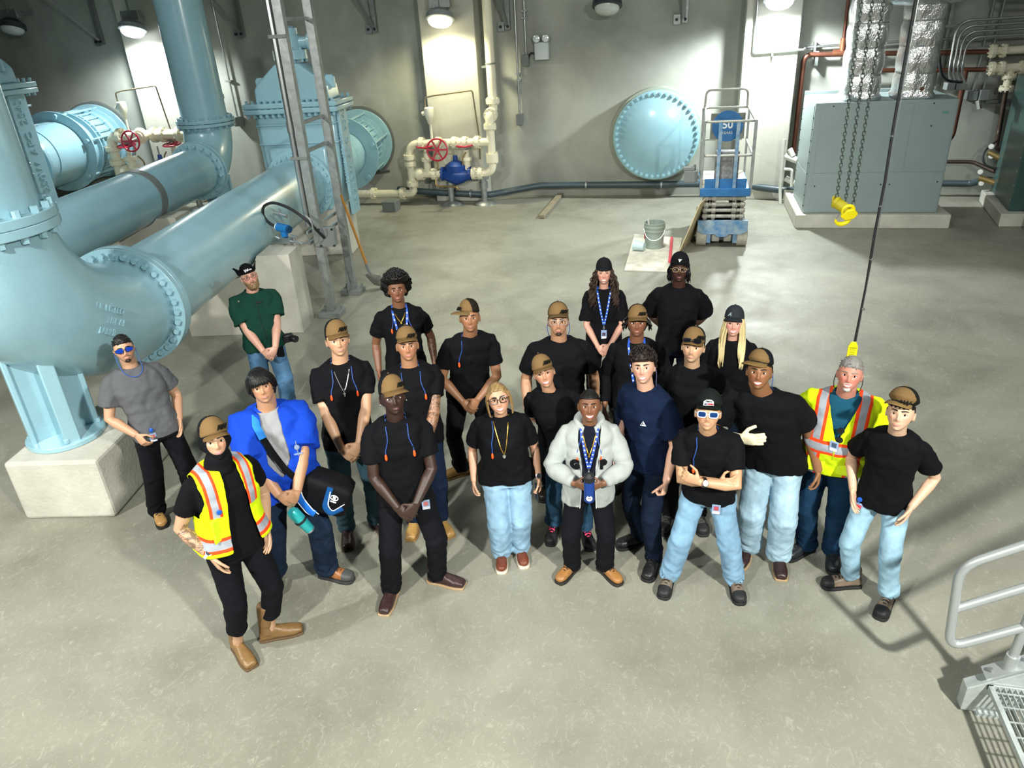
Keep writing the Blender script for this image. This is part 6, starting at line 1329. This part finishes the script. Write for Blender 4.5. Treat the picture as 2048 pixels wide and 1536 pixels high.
def bag_ring(x, sx, sz): return [p.w(bc+bx*x+by*(sx*math.copysign(abs(math.cos(a))**.55, math.cos(a)))+bz*(sz*math.copysign(abs(math.sin(a))**.55, math.sin(a)))) for a in np.linspace(0, 2*PI, 25)[:-1]]
obj('shell', MB().rings([bag_ring(x, a, b_) for x, a, b_ in ((-.215, .07, .10), (-.21, .10, .135), (-.1, .12, .15), (.05, .125, .15), (.18, .115, .14), (.215, .10, .12), (.22, .07, .09))]), clothm('#0c0d11', .6), t, smooth=50)
def strip(pts, w_, m, name, par): 
    q = obj(name, MB().tube([p.w(bc+bx*a*.9+by*.128*f_+bz*c_) for a, f_, c_ in bend3(pts)], w_, 8, sq=.25, up=p.vec(by)), m, par, smooth=60); return q
def bend3(pts): return [tuple(v_) for v_ in bend(pts, .08, 5)]
fs = 1 if (p.vec(by)@p.F) > 0 else -1
blu = clothm('#1b63c0'); wh = clothm('#e6e8ea')
strip([(-.2, fs*1.0, .13), (-.17, fs, -.02), (-.02, fs*1.02, -.12), (.02, fs*1.02, -.13)], .030, blu, 'side_panel', t); strip([(.08, fs*.99, .13), (.08, fs*1.02, -.05), (.14, fs*1.0, -.09), (.22, fs*.86, -.02)], .022, clothm('#174f8e'), 'side_panel', t)
for pts in (([(-.165, fs*1.03, .13), (-.13, fs*1.03, -.01), (.0, fs*1.05, -.1), (.05, fs*1.03, -.12)]), ([(-.23, fs*.9, .10), (-.205, fs*.98, -.03), (-.05, fs*1.02, -.145), (.0, fs*.99, -.155)]), ([(.09, fs*1.04, .1), (.1, fs*1.05, -.02), (.15, fs*1.03, -.06), (.225, fs*.88, .02)])): strip(pts, .004, wh, 'piping', t)
em = MB(); ec = bc+bx*.12+by*.126*fs+bz*.055; em.tube([p.w(ec+bx*(.028*math.cos(a))+bz*(.02*math.sin(a))) for a in np.linspace(0, 2*PI, 17)[:-1]], .004, 6, closed=True); em.obox(p.w(ec+bz*.0), (p.vec(bx), p.vec(by), p.vec(bz)), (.022, .006, .02)); em.obox(p.w(ec-bz*.035+bx*.0), (p.vec(bx), p.vec(by), p.vec(bz)), (.045, .006, .008)); obj('emblem', em, wh, t)
sp = [V3(-.085*k, -.02, 1.455*k)]+[p.front(l*k, u*k, .066) for l, u in ((-.095, 1.42), (-.07, 1.34), (-.03, 1.24), (.02, 1.13), (.08, 1.03))]+[bc+bz*.15-bx*.18]
st = obj('shoulder_strap', MB().tube([p.w(q) for q in sp], .024, 8, sq=.2, up=p.F), clothm('#0d0e12'), t, smooth=60); obj('strap_pad', MB().tube([p.w(q+V3(0, .006, .004)) for q in sp[:3]], .028, 8, sq=.25, up=p.F), clothm('#2f7fd0'), st, smooth=60)
t = thing('drink_tumbler', 'turquoise drink tumbler clipped to the duffel bag', 'tumbler', p.w((.06*k, .31, .60*k))); a = p.w((.0*k, .30, .83*k)); d = unit(p.vec((.45, .05, -.9)))
obj('cup_body', MB().lathe([(.034, 0), (.044, .02), (.043, .1), (.037, .21), (.036, .215)], a, d, 24), mat('turquoise_metal', '#34b3b8', .3, .4), t); obj('base_ring', MB().lathe([(.0365, .215), (.037, .225), (.02, .23)], a, d, 24), SILVER, t); obj('carry_band', MB().ring(a+d*.1, d, .043, .047, .018, 24), BLACKP, t)
# 4 green polo, outback hat
p = P_('bearded person in dark green polo and brimmed black hat before the tall concrete pier', (-4.40, 6.55), 1.80, None, skin='#dba38a', build=1.14, belly=.55, fat=.5, arms=('clasp', 'clasp'), hroll=9, hyaw=6, smile=.6, brow='#7a5c3c', lips='#c07a70', blush=1.5, yaw=8)
p.beard('#7d6546', 'full', .030); p.glasses('#6b2f38', 'clear', 'round', .0018)
hat = p.shell('hat', clothm('#0a0c10'), lambda P: sst(-.004, .004, P[:, 2]-.042), lambda P: .010+.014*sst(.05, .11, P[:, 2]), 0)
br = MB(); A = np.linspace(0, 2*PI, 49)[:-1]; bi, bo = [], []
for a in A:
    ca, sa = math.cos(a), math.sin(a); side = abs(ca)**2; back = max(0, -sa); bi.append(V3(.082*ca, .104*sa, .042)); r = .045+.035*side+.055*back
    bo.append(V3((.082+.018*side+.01)*ca+ca*.012, (.104+(.02 if sa > 0 else r))*sa*(1 if sa > 0 else 1), .046+.085*side*(1 if sa > -.5 else .3)+(.012 if sa > .3 else 0)-.045*back))
v = [p.hw(q) for q in bi]+[p.hw(q) for q in bo]+[p.hw(q+V3(0, 0, .006)+unit(q*V3(1, 1, 0))*.003) for q in bo]+[p.hw(q+V3(0, 0, .008)) for q in bi]; n = len(A)
p.part('brim', MB().raw(v, [(j*n+i, j*n+(i+1) % n, ((j+1) % 4)*n+(i+1) % n, ((j+1) % 4)*n+i) for j in range(4) for i in range(n)]), clothm('#0a0c10'), hat, smooth=60)
c = p.hw((0, .118, .074)); X = p.hw((1, .118, .074))-c; Y = p.hw((0, .085, 1.074))-c; p.part('emblem', text_mb('W', c-unit(X)*.018, X, Y, .03, .004, shear=.2, bold=.03, mb=text_mb('ATER', c+unit(X)*.022, X, Y, .013, .004, bold=.02)), clothm('#e8eaec'), hat, smooth=0)
p.tee('#12392e', 'polo_shirt', sleeve=.72, sr=(.078, .086)); p.collar('#12392e'); p.trousers('#4f7699', loose=1.12); p.belt('#9a5a28', .99, False); p.boots('work', '#6b5a44', '#2a2b2c', '#222222')
p.part('microphone_cable', MB().tube([p.w(q) for q in [p.front(.01*math.sin(u*14)*1., u*p.k, .034) for u in np.linspace(1.40, 1.0, 14)]], .0025, 6), BLACKP); q = p.w(p.front(.01, 1.39*p.k, .04)); p.part('clip_microphone', MB().obox(q, (p.L, p.F, UP), (.05, .012, .018)).sphere(q+p.L*.03, .012, 10, 6), BLACKP)
q = p.w((.235*p.k, .10, .93*p.k)); t = thing('camera', 'black camera hanging at the hip of the bearded person in green', 'camera', q-UP*.06); obj('camera_body', MB().obox(q, (p.L, p.F, UP), (.12, .07, .09)), mat('camera_black', '#121316', .4), t, bevel=.012); obj('lens_barrel', MB().lathe([(.036, 0), (.04, .06), (.034, .08), (.03, .075)], q+p.F*.03+p.L*.03, unit(p.F+p.L*.6), 20), mat('camera_black', '#121316', .4), t)
t = q+p.L*-.12-UP*.1; obj('camera_holster', MB().obox(t, (p.L, p.F, UP), (.1, .06, .2)), clothm('#101318'), None, bevel=.02, label='black pouch on the front of the jeans of the person in green', cat='pouch')
# 5 cap and cross necklace
p = P_('smiling person in black tee with a silver cross necklace and tan cap', (-2.61, 4.86), 1.90, ((-2.70, 4.60), (-2.46, 4.75)), toes=(5, 25), skin='#d6a47c', arms=('clasp', 'clasp'), smile=.5, lips='#c27f74', hyaw=3, browth=1.1)
p.hair('undercap', '#0c0a09'); tan_cap(p, 12, 16); p.tee(BLK); p.trousers('#35505c'); p.boots('western', '#2a1a18', '#4a3a30'); p.necklace(1.30); p.plugs(low=1.28)
# 6 afro
p = P_('person with a big black afro in black tee, blue lanyard and gold chain', (-2.61, 6.17), 1.83, None, skin='#86573a', arms=('side', 'side'), lips='#9a5f56', tattoo=((1, 'fore'),))
p.hair('afro', '#0a0808'); p.tee(BLK); black_trousers(p); p.boots('work', '#3a2c22', '#1c1c1c', '#222222'); p.necklace(1.36, GOLD, 'dot'); p.plugs(low=1.30); p.lanyard(1.05, badge=False)
# 7 headband under cap, tattooed arm
p = P_('person in black tee with a black headband under a tan cap and lettered arm tattoos', (-2.06, 4.93), 1.82, ((-2.16, 4.80), (-1.92, 4.85)), toes=(15, 20), skin='#b8835c', build=1.08, arms=('clasp', 'clasp'), lips='#c06c66', frown=1, tattoo=((1, 'upper'), (1, 'fore')))
h_ = p.shell('headband', clothm('#0c0d11'), lambda P: sst(.0, .006, P[:, 2]-.03)*(1-sst(.0, .006, P[:, 2]-.075)), .006, 0); tan_cap(p, 6, 18, raise_=.014);
c = p.hw((0, .112, .041)); p.part('printed_marking', text_mb('ARIAT', c, p.hw((1, .112, .041))-c, p.hw((0, .112, 1.041))-c, .007, .002), clothm('#c9ccd0'), h_, smooth=0)
p.tee(BLK, sleeve=.6); p.trousers('#14233c', loose=1.05); p.boots('western', '#a9854a', '#8a6c3e'); p.plugs(low=1.28)
# 8 front, hands crossed low
p = P_('person in black tee, black trousers and tan cap, bare hands crossed low, square brown boots', (-1.86, 4.08), 1.82, ((-2.05, 3.94), (-1.70, 4.18)), toes=(22, 60), skin='#3b251b', build=.97, arms=('clasp', 'clasp'), lips='#5c3a36', hyaw=6, browth=.8, jaw=1.1)
p.hair('undercap', '#080707'); tan_cap(p, 22, 20); p.tee(BLK, sleeve=.68); black_trousers(p, loose=1.1, fold=1.4); p.boots('western', '#35201f', '#a88f6c'); p.plugs(low=1.27); p.badge(p.front(.13*p.k, .87*p.k, .035), p.o)
for sd in (-1, 1): p.part('earring', MB().sphere(p.hw((sd*.087, -.004, -.038)), .005, 8, 6), SILVER)
# 9 sideways cap
p = P_('person in black tee with tan cap turned sideways and one ear plug dangling', (-1.71, 5.51), 1.83, ((-2.02, 5.66), (-1.62, 5.6)), toes=(75, 15), skin='#a8744e', arms=('clasp', 'clasp'), lips='#9a5f52', jaw=1.1)
p.hair('buzz', '#0e0b0a'); p.cap(TAN, '#1d1712', '#6b5638', byaw=-58, emblem=('AW', '#15130f', -10), raise_=.012); p.tee(BLK); black_trousers(p); p.boots('western', '#8c6c3c', '#6d5436'); p.plugs(sides=(-1,), low=1.26)
# 10 woman, glasses, pale jeans
p = P_('person with dark framed glasses and highlighted hair tied back, black tee and pale blue jeans', (-1.25, 4.56), 1.585, ((-1.30, 4.50), (-1.16, 4.58)), toes=(4, 8), skin='#dba582', female=True, build=1.14, belly=.35, hips=1.16, fat=.6, arms=('side', ((.265, .07, .87), (.05, .15, -1), (-1, .1, 0), .6, (.3, -1, 0))), smile=.9, teeth=True, lips='#c56f68', hroll=7, hscale=1.06, brow='#3a281c')
p.shell('hair', mat('hair_brown_pulled_back', '#4a3825', .4, bump=.25, bscale=120, stretch=(3, .3, .3), var=.5, vscale=40, col2='#a98a58'), lambda P: sst(-.004, .006, P[:, 2]-np.where(P[:, 1] > 0, .062-.9*np.clip(np.abs(P[:, 0])-.03, 0, 1), np.interp(P[:, 1], [-.1, -.02, 0], [-.07, -.06, .0]))), .009, .0012, 60)
mb = MB()
for sd in (-1, 1):
    for i in range(5): mb.tube([p.hw((sd*(.066+.004*i), .05-.01*i, .05)), p.hw((sd*(.082+.003*i), .045-.01*i, .0)), p.hw((sd*(.086+.002*i), .03-.012*i, -.07)), p.hw((sd*(.078+.003*i), .03-.012*i, -.125))], [.004, .006, .005, .001], 5)
p.part('hair_lock', mb, hairm('#8a6d45')); p.glasses('#141316', 'clear', 'square', .0030, wide=.0265, tall=.0205)
p.tee(BLK, sleeve=.72, u0=.88, infl=.02); p.trousers('#8fb4cf', loose=1.12); p.boots('work', '#6e3826', '#d9cdb8', '#3a2a20'); p.necklace(1.20, GOLD, 'heart'); p.plugs(sides=(-1,), low=1.2); p.watch(1)
q = p.w(p.wr[1]+p.hd[1][0]*.085+V3(-.025, .02, 0)); t = thing('phone', 'black phone held in the lowered hand of the person in pale jeans', 'phone', q-UP*.07); ax = (p.vec((.25, 1, 0)), p.vec((1, -.25, 0)), UP); ax = (unit(ax[0]), unit(ax[1]), UP); obj('phone_body', MB().obox(q-UP*.02, ax, (.072, .009, .15)), mat('phone_black', '#0c0d10', .2), t, bevel=.004); obj('camera_bump', MB().obox(q+UP*.03+ax[1]*.006+ax[0]*.01, ax, (.03, .005, .035)), mat('phone_grey', '#2c2f34', .3), t, bevel=.003)
# 11 woman, cap, leaning
p = P_('laughing person in tan cap leaning sideways between the glasses wearer and the grey hoodie', (-1.00, 4.86), 1.66, ((-.95, 4.90), (-.66, 4.88)), toes=(8, 12), skin='#cb9672', female=True, arms=('behind', 'behind'), smile=1., teeth=True, lips='#b8645c', hroll=14, squint=.7, build=1.06)
p.hair('undercap', '#1a120e'); tan_cap(p, 8, 24); p.tee(BLK); p.trousers('#2b4c66', hem=.12); p.boots('sneaker', '#141418', '#1a1a1c', '#f03a6a', toe='#18181c'); p.badge(p.front(-.14*p.k, .93*p.k, .03), p.o, photo='#8a8f98')
# 12 clear safety glasses
p = P_('broad person in black tee with clear safety glasses, small beard and tan cap', (-.96, 5.53), 1.82, None, skin='#c08d68', build=1.16, belly=.2, arms=('side', 'side'), lips='#a8695e', fat=.3)
p.hair('undercap', '#0e0b0a'); p.cap(TAN, '#3a3022', '#5c4a30', byaw=4, raise_=.01, bill=.7, emblem=('AW', '#15130f', 26)); p.beard('#3a2a20', 'goatee', .003); p.glasses('#a9b2b6', 'clear', 'square', .0014, wide=.028, tall=.02); p.side_cord((-1, 1)); p.tee(BLK, sleeve=.7); black_trousers(p); p.boots('work', '#2a2420', '#1c1c1c', '#222222')
# 13 curly long hair
p = P_('smiling person with long curly brown hair, backward black cap and lanyard', (-.75, 7.08), 1.72, None, skin='#dca289', female=True, arms=('clasp', 'clasp'), smile=.8, lips='#c2766c', blush=1.3, squint=.5, brow='#3a281c', teeth=True)
p.hair('long_curly', '#35251c'); p.cap('#121418', '#121418', '#121418', byaw=180, raise_=.004); p.tee(BLK, sleeve=.85, sr=(.074, .088)); black_trousers(p); p.boots('work', '#2a2420', '#1c1c1c', '#222222'); p.lanyard(1.12); p.badge(p.front(0, 1.05*p.k, .04), p.o, photo='#4a4350')
# 14 grey hoodie
p = P_('smiling person in open light grey hoodie holding a blue bottle with both hands', (-.58, 4.53), 1.585, ((-.74, 4.44), (-.44, 4.47)), toes=(35, 38), skin='#875839', build=1.0, belly=.2, fat=.4, arms=('hold', 'hold'), smile=1., teeth=True, lips='#a05c54', hscale=1.05, jaw=.9)
p.hair('buzz', '#0b0908'); t_ = p.tee('#0f1420', sleeve=.3, infl=.01, neck=False); c = p.spine(1.445*p.k); p.part('neck_band', MB().tube([p.w(V3(c[0]+.070*p.k*math.cos(a), c[1]-.006+.072*p.k*math.sin(a), (1.462-.026*max(0, math.sin(a)))*p.k)) for a in np.linspace(0, 2*PI, 29)[:-1]], .013, 8, closed=True), clothm('#e9eaea'), t_, smooth=180)
HG_ = '#9ea4a2'; hm = lambda q: np.tile(np.array(hexc(HG_)[:3]), (len(q), 1))
v = p.garment('hoodie', None, .80, infl=.026, sleeve=1.88, sr=(.074, .060), cuff=.74, hem=.03, open_front=lambda u: (.045+.028*sst(1.15, 1.4, u)+.012*sst(1., .8, u), 0.), colf=hm, wr=.009, neckcut=True, thick=.008)
hd = MB(); R = []
for a in np.linspace(PI/2+.42, PI/2+2*PI-.42, 25):
    b_ = V3(c[0]+.088*p.k*math.cos(a), c[1]-.012+.088*p.k*math.sin(a), (1.452-.05*max(0, math.sin(a)))*p.k); th = .030+.020*max(0, -math.sin(a)); o_ = V3(math.cos(a), math.sin(a), 0); R.append([p.w(b_+o_*(th*1.1*math.cos(t))+UP*(th*1.3*math.sin(t)+.012)) for t in np.linspace(0, 2*PI, 13)[:-1]])
hd.rings(R); p.part('hood', hd, clothm(HG_), v, smooth=180)
for sd, ch in ((-1, 'G'), (1, 'P')):
    q = p.front(sd*.112*p.k, 1.20*p.k, .052); n = unit(V3(sd*.45, 1, .05)); ex = unit(V3(n[1], -n[0], 0)); p.part('appliqued_letter', text_mb(ch, p.w(q), p.vec(ex), UP, .07, .008, bold=.04), clothm('#101216'), v, smooth=0)
for sd in (-1, 1): p.part('drawstring', MB().tube([p.w(p.front(sd*.06*p.k, 1.27*p.k, .055)), p.w(p.front(sd*.05*p.k, 1.2*p.k, .065)), p.w(p.front(sd*.03*p.k, 1.12*p.k, .07))], .0025, 6), clothm('#2b2e33'), v)
for sd in (-1, 1): p.part('zip', MB().tube([p.w(p.front(sd*(.055 if u > 1. else .055+.06*(1.-u))*p.k, u*p.k, .036+.02*(u < .95))) for u in np.linspace(1.1, .815, 8)], .004, 6), mat('zip_white', '#d8dbe0', .4), v)
black_trousers(p, loose=1.12); p.boots('work', '#9a6c3a', '#23211f', '#3a2a1c'); p.lanyard(1.16, '#17409c', badge=False); p.necklace(1.27, GOLD, 'dot'); p.plugs(low=1.25)
q = p.w((0, .285, 1.06*p.k)+V3(p.spine(1.1)[0], p.belly*.07, 0)); t = thing('water_bottle', 'dark blue water bottle with a white round mark held by the grey hoodie wearer', 'bottle', q-UP*.05); d = unit(UP+p.F*.12)
obj('bottle_body', MB().lathe([(.028, 0), (.037, .006), (.037, .17), (.03, .185)], q-d*.06, d, 24), mat('bottle_blue', '#143a86', .25, .2), t); obj('lid', MB().lathe([(.036, .183), (.038, .19), (.038, .225), (.02, .235), (.012, .25)], q-d*.06, d, 24), BLACKP, t); obj('round_mark', MB().lathe([(.022, .036), (.022, .0385), (.002, .039)], q-d*.015, p.F, 20), PLASTIC, t); w_ = q-d*.015+p.F*.0395; obj('printed_marking', text_mb('PSI', w_, p.L, UP, .012, .001, shear=.2), mat('print_navy', '#12254f', .5), t)
# 15 cap over short dreads
p = P_('person in black long sleeved top with tan cap over short dreads and blue lanyard', (-.33, 5.71), 1.75, None, skin='#87573a', arms=('side', 'side'), lips='#8e5a50', smile=.2, fat=.3)
p.hair('short_dreads', '#0a0808'); tan_cap(p, 6, 20); p.tee(BLK, sleeve=1.9, sr=(.072, .05)); p.trousers('#162338'); p.boots('work', '#221e1c', '#1c1c1c', '#222222'); p.lanyard(1.05, badge=False)
# 16 navy polo turned sideways
p = P_('person with curly dark hair in navy polo with a small white triangle, turned sideways', (-.23, 4.80), 1.78, ((-.25, 4.88), (-.10, 4.60)), toes=(30, 18), skin='#e0ab8e', arms=('side', 'fist'), yaw=-34, smile=.5, teeth=True, lips='#c87f78', track=.85, blush=1.3, hroll=6)
p.hair('curly', '#1d1512'); p.tee('#0c1a33', 'polo_shirt', sleeve=.78, sr=(.074, .084)); p.collar('#0c1a33')
q = p.front(.075*p.k, 1.27*p.k, .028); n_ = unit(V3(.3, 1, .1)); ex = unit(V3(n_[1], -n_[0], 0)); W3 = [p.w(q+ex*x+UP*z) for x, z in ((-.02, -.015), (.02, -.015), (0, .02))]; p.part('emblem', MB().tube(W3, .0035, 6, closed=True).tube([p.w(q+ex*x+UP*z) for x, z in ((-.008, -.011), (.012, -.011), (0, .008))], .003, 6, closed=True), clothm('#d5dae2'), p.shirt)
p.trousers('#0f1d33', m=clothm('#0e1a2c')); p.boots('work', '#17181b', '#131416', '#0e0f11'); p.side_cord((1,), '#4a4a6a')
# 17 black cap and locks
p = P_('tall person in black with glasses and a black cap over long locks, arms behind', (-.01, 6.85), 1.855, None, skin='#46291e', arms=('behind', 'behind'), lips='#6a443c')
p.hair('dreads', '#0b0a0b'); cp = p.cap('#0d0e12', '#0d0e12', '#0d0e12', byaw=0, bill=.25, raise_=.004); c = p.hw((.0, .125, .085)); X = p.hw((1, .125, .085))-c; Y = p.hw((0, .085, 1.085))-c; p.part('emblem', MB().prism([(-.016, .014), (.02, .012), (-.004, -.016)], c, unit(X), unit(Y), unit(np.cross(X, Y)), .004), clothm('#b9bec6'), cp, smooth=0)
p.glasses('#c9b08a', 'clear', 'square', .0018); p.tee(BLK, sleeve=.85, sr=(.076, .09)); p.trousers('#131a2a'); p.boots('work', '#221e1c', '#1c1c1c', '#222222')
# 18 sunglasses on cap
p = P_('slim person in black tee with dark sunglasses resting on the bill of a tan cap', (.12, 5.19), 1.78, ((.0, 5.18), (.26, 5.22)), toes=(14, 14), skin='#d6aa82', build=.93, arms=('behind', 'behind'), lips='#c58478', hyaw=-6, hroll=-2)
p.hair('undercap', '#0e0b0a'); tan_cap(p, -4, 40); p.beard('#2a1d15', 'moustache', .0022); p.glasses('#0e0f13', '#15161f', 'wrap', .0025, up=.058, tall=.0165, wide=.028, name='sunglasses'); p.tee(BLK); black_trousers(p); p.boots('hiker', '#4a4a48', '#232425', '#17181a', toe='#1a1b1d')
# 19 blonde
p = P_('laughing person with long blonde hair under a dark grey cap, black tee', (.46, 5.98), 1.66, None, skin='#e0a58e', female=True, arms=('side', 'side'), smile=1., teeth=True, lips='#c8756e', blush=1.4, squint=.7, brow='#8a6e4a', fat=.5, build=1.06)
p.hair('long_blonde', '#cfbf8e'); cp = p.cap('#262b31', '#262b31', '#262b31', byaw=-12, emblem=('A', '#7f8f96', -14)); p.tee(BLK, sleeve=.7); p.trousers('#2b3c52'); p.boots('work', '#2a2420', '#1c1c1c', '#222222')
# 20 one glove
p = P_('person in black tee and pale jeans holding a cream gloved hand at the chest', (.56, 4.74), 1.815, ((.62, 4.86), (.86, 4.78)), toes=(10, 10), skin='#98673f', build=1.16, belly=.25, arms=(((.165, .225, 1.185), (-.95, .12, .16), (0, -1, 0), .12, (1, -.2, -1)), 'side'), smile=.7, teeth=True, lips='#a8635a', fat=.3, hyaw=-2)
p.hair('undercap', '#0d0a09'); p.cap(TAN, '#101216', '#6e5834', byaw=-32, raise_=.022, tiltback=.6); p.beard('#1a110c', 'moustache', .002); p.tee(BLK, sleeve=.62, sr=(.078, .082)); p.trousers('#a3c2d4', loose=1.22); p.boots('western', '#2e1a1a', '#a88f6c'); p.side_cord((1,))
gm = MB(); p.hand(gm, -1, .0042); q = p.wr[-1]; d = p.hd[-1][0]; gm.tube([p.w(q-d*.06), p.w(q-d*.03), p.w(q+d*.01)], [.045, .042, .036], 16); ge = remesh('work_glove', gm, .0055, 2); v_ = co_get(ge); co_set(ge, v_-p.root); ge.materials.append(mat('cream_leather', '#ddd3b4', .7, bump=.2, bscale=90, var=.1)); ge.shade_smooth(); go = bpy.data.objects.new('work_glove', ge); COL.objects.link(go); go.parent = p.o
# 21 crossed arms, white sunglasses
def patch21(s, o):
    c = s.hw((0, .127, .082)); X = unit(s.hw((1, .121, .082))-c); Y = unit(s.hw((0, .085, 1.082))-c); Z = np.cross(X, Y); Z = Z if Z@s.F > 0 else -Z; c = c+Z*.002
    pa = s.part('emblem', MB().prism([(-.032, -.018), (.032, -.014), (.03, .012), (.016, .021), (-.014, .021), (-.032, .008)], c, X, Y, Z, .003), clothm('#eceef0'), o, smooth=0)
    s.part('emblem_stripe', MB().prism([(-.01, -.012), (.03, -.012), (.03, -.002), (-.004, -.002)], c+Z*.003, X, Y, Z, .001), clothm('#c8303a'), pa, smooth=0); s.part('emblem_stripe', MB().prism([(-.029, -.015), (-.012, -.012), (-.006, -.002), (-.024, -.004)], c+Z*.003, X, Y, Z, .001), clothm('#1a2348'), pa, smooth=0)
    s.part('emblem_lettering', text_mb('PMW', c+Z*.004+Y*.008, X, Y, .013, .001, shear=.25, bold=.03), clothm('#111318'), pa, smooth=0)
p = P_('person in white framed sunglasses with crossed arms, black cap with a white and red patch', (.22, 4.34), 1.685, ((.02, 4.42), (.52, 4.45)), toes=(8, 14), skin='#d8a478', arms=(((-.085, .175, 1.13), (-.85, .25, .30), (0, -1, .2), .55, (1, .25, -1)), ((-.055, .245, 1.165), (-.80, .2, .42), (0, -1, 0), .65, (1, .3, -1))), noeyes=1, nobrow=1, lips='#cf8f80')
p.hair('short', '#14100e'); p.cap('#101614', '#101614', '#101614', byaw=0, patch=patch21, raise_=.012, bill=.8, pad=.005); p.beard('#3a281c', 'moustache', .0018); p.glasses('#eef0f6', '#1d3f78', 'square', .0034, wide=.0275, tall=.020, name='sunglasses'); p.tee(BLK, sleeve=.62); p.trousers('#7fa5c2', loose=1.16); p.boots('hiker', '#77695a', '#1b1c1d', '#17181a', toe='#1a1b1d'); p.watch(1, '#17181a', '#d5d8da', .86); p.plugs(sides=(-1,), low=1.2); p.badge(p.front(.06*p.k, .89*p.k, .03), p.o, photo='#b04858')
# 22 older man in zipped vest
p = P_('grey haired person in zipped yellow and orange safety vest, sunglasses hanging at the neck', (1.16, 4.85), 1.765, ((1.05, 4.96), (1.27, 4.90)), toes=(38, 8), skin='#d68e76', build=1.14, belly=.7, arms=('side', 'side'), smile=.7, lips='#b8665e', brow='#8a8279', blush=1.7, teeth=True, hroll=-3)
p.hair('short', '#7f7d7a'); p.beard('#c4c0ba', 'goatee', .005); p.tee('#16485e', sleeve=.3, infl=.012, neck=False); p.collar('#16485e', h=.03, open_=.4)
v = p.garment('safety_vest', None, .84, infl=.034, sleeve=.92, sr=(.086, .104), vneck=1.17, colf=vestcol('full'), m=vest_mat('full'), hem=.03, wr=.006, neckcut=True)
for sd in (-1, 1): p.part('vest_pocket', MB().obox(p.w(p.front(sd*.1*p.k, .95*p.k, .062)), (p.L, p.F, UP), (.12, .014, .12)), mat('vest_lime', '#d2ee14', .7), v, bevel=.006)
p.part('zip', MB().tube([p.w(p.front(0, u*p.k, .044)) for u in np.linspace(1.16, .86, 10)], .006, 6), mat('zip_lime', '#b7cc1a', .5), v)
p.trousers('#12304a', loose=1.05); p.boots('work', '#1d2328', '#15171a', '#101114'); p.side_cord((-1, 1), '#22262b'); p.badge(p.front(-.01*p.k, 1.19*p.k, .065), p.o, photo='#40506a', tilt=-.2)
sg = MB(); q = p.front(.015, 1.27*p.k, .05)
for dz in (0, -.075): sg.lathe([(.002, 0), (.024, .002), (.024, .006), (.002, .009)], p.w(q+UP*dz), p.F, 18)
sg.cyl(p.w(q), p.w(q-UP*.075), .004, 6); p.part('hanging_sunglasses', sg, mat('lens_dark', '#121418', .1))
# 23 young man at right
p = P_('person in black tee and pale jeans, tan cap pushed up over a black fringe', (1.40, 4.46), 1.695, ((1.31, 4.62), (1.56, 4.44)), toes=(55, -4), skin='#e6ba98', build=.9, arms=('pocket', 'pocket'), lips='#cf8a7c', hyaw=-4, yaw=-6)
p.hair('short', '#0c0b0c'); p.shell('fringe', hairm('#0c0b0c'), lambda P: sst(.0, .005, P[:, 2]-.038-.006*np.sin(P[:, 0]*260))*sst(.0, .03, P[:, 1]), .009, .002, 120); p.cap(TAN, '#141512', '#7a633c', byaw=-16, raise_=.030, tiltback=.5, pad=.016, emblem=('AW', '#12120f', 22)); p.tee(BLK, sleeve=.66, u0=.84); p.trousers('#93b8cc', loose=1.08, hem=.12); p.boots('hiker', '#7b6b5c', '#1b1c1d', '#17181a', toe='#141517', shaft=.19); p.badge(p.front(-.13*p.k, .86*p.k, .035), p.o, reel=True, photo='#c8485a')
# ---------------------------------------------------------------- light
light('SPOT', (3.7, -.9, 5.9), 4300, (1, .99, .92), .16, aim=(.3, 4.8, 0), spot=1.9, blend=1.)
light('SPOT', (-2.9, -1.7, 6.2), 2700, (1, .99, .93), .16, aim=(-3.4, 5.0, 0), spot=1.6, blend=1.)
light('SPOT', (-7.4, -.6, 5.9), 2400, (1, .99, .93), .16, aim=(-5.0, 5.5, 0), spot=1.7, blend=1.)
for x, y in ((-9, 9), (-1, 9.5), (5.5, 10)): light('AREA', (x, y, 7.9), 130, (.95, 1, .98), 1.2, aim=(x, y, 0))  # soft fill added under the ceiling, no fixtures modelled
light('SPOT', (-.8, 11.2, 7.8), 2100, (.98, 1, .94), .5, aim=(-.8, 11.4, 0), spot=1.45, blend=1.)  # added spot with no fixture, brightens the floor towards the back wall
S.cycles.max_bounces = 7; S.cycles.diffuse_bounces = 3; S.cycles.glossy_bounces = 3
S.cycles.adaptive_threshold = .02
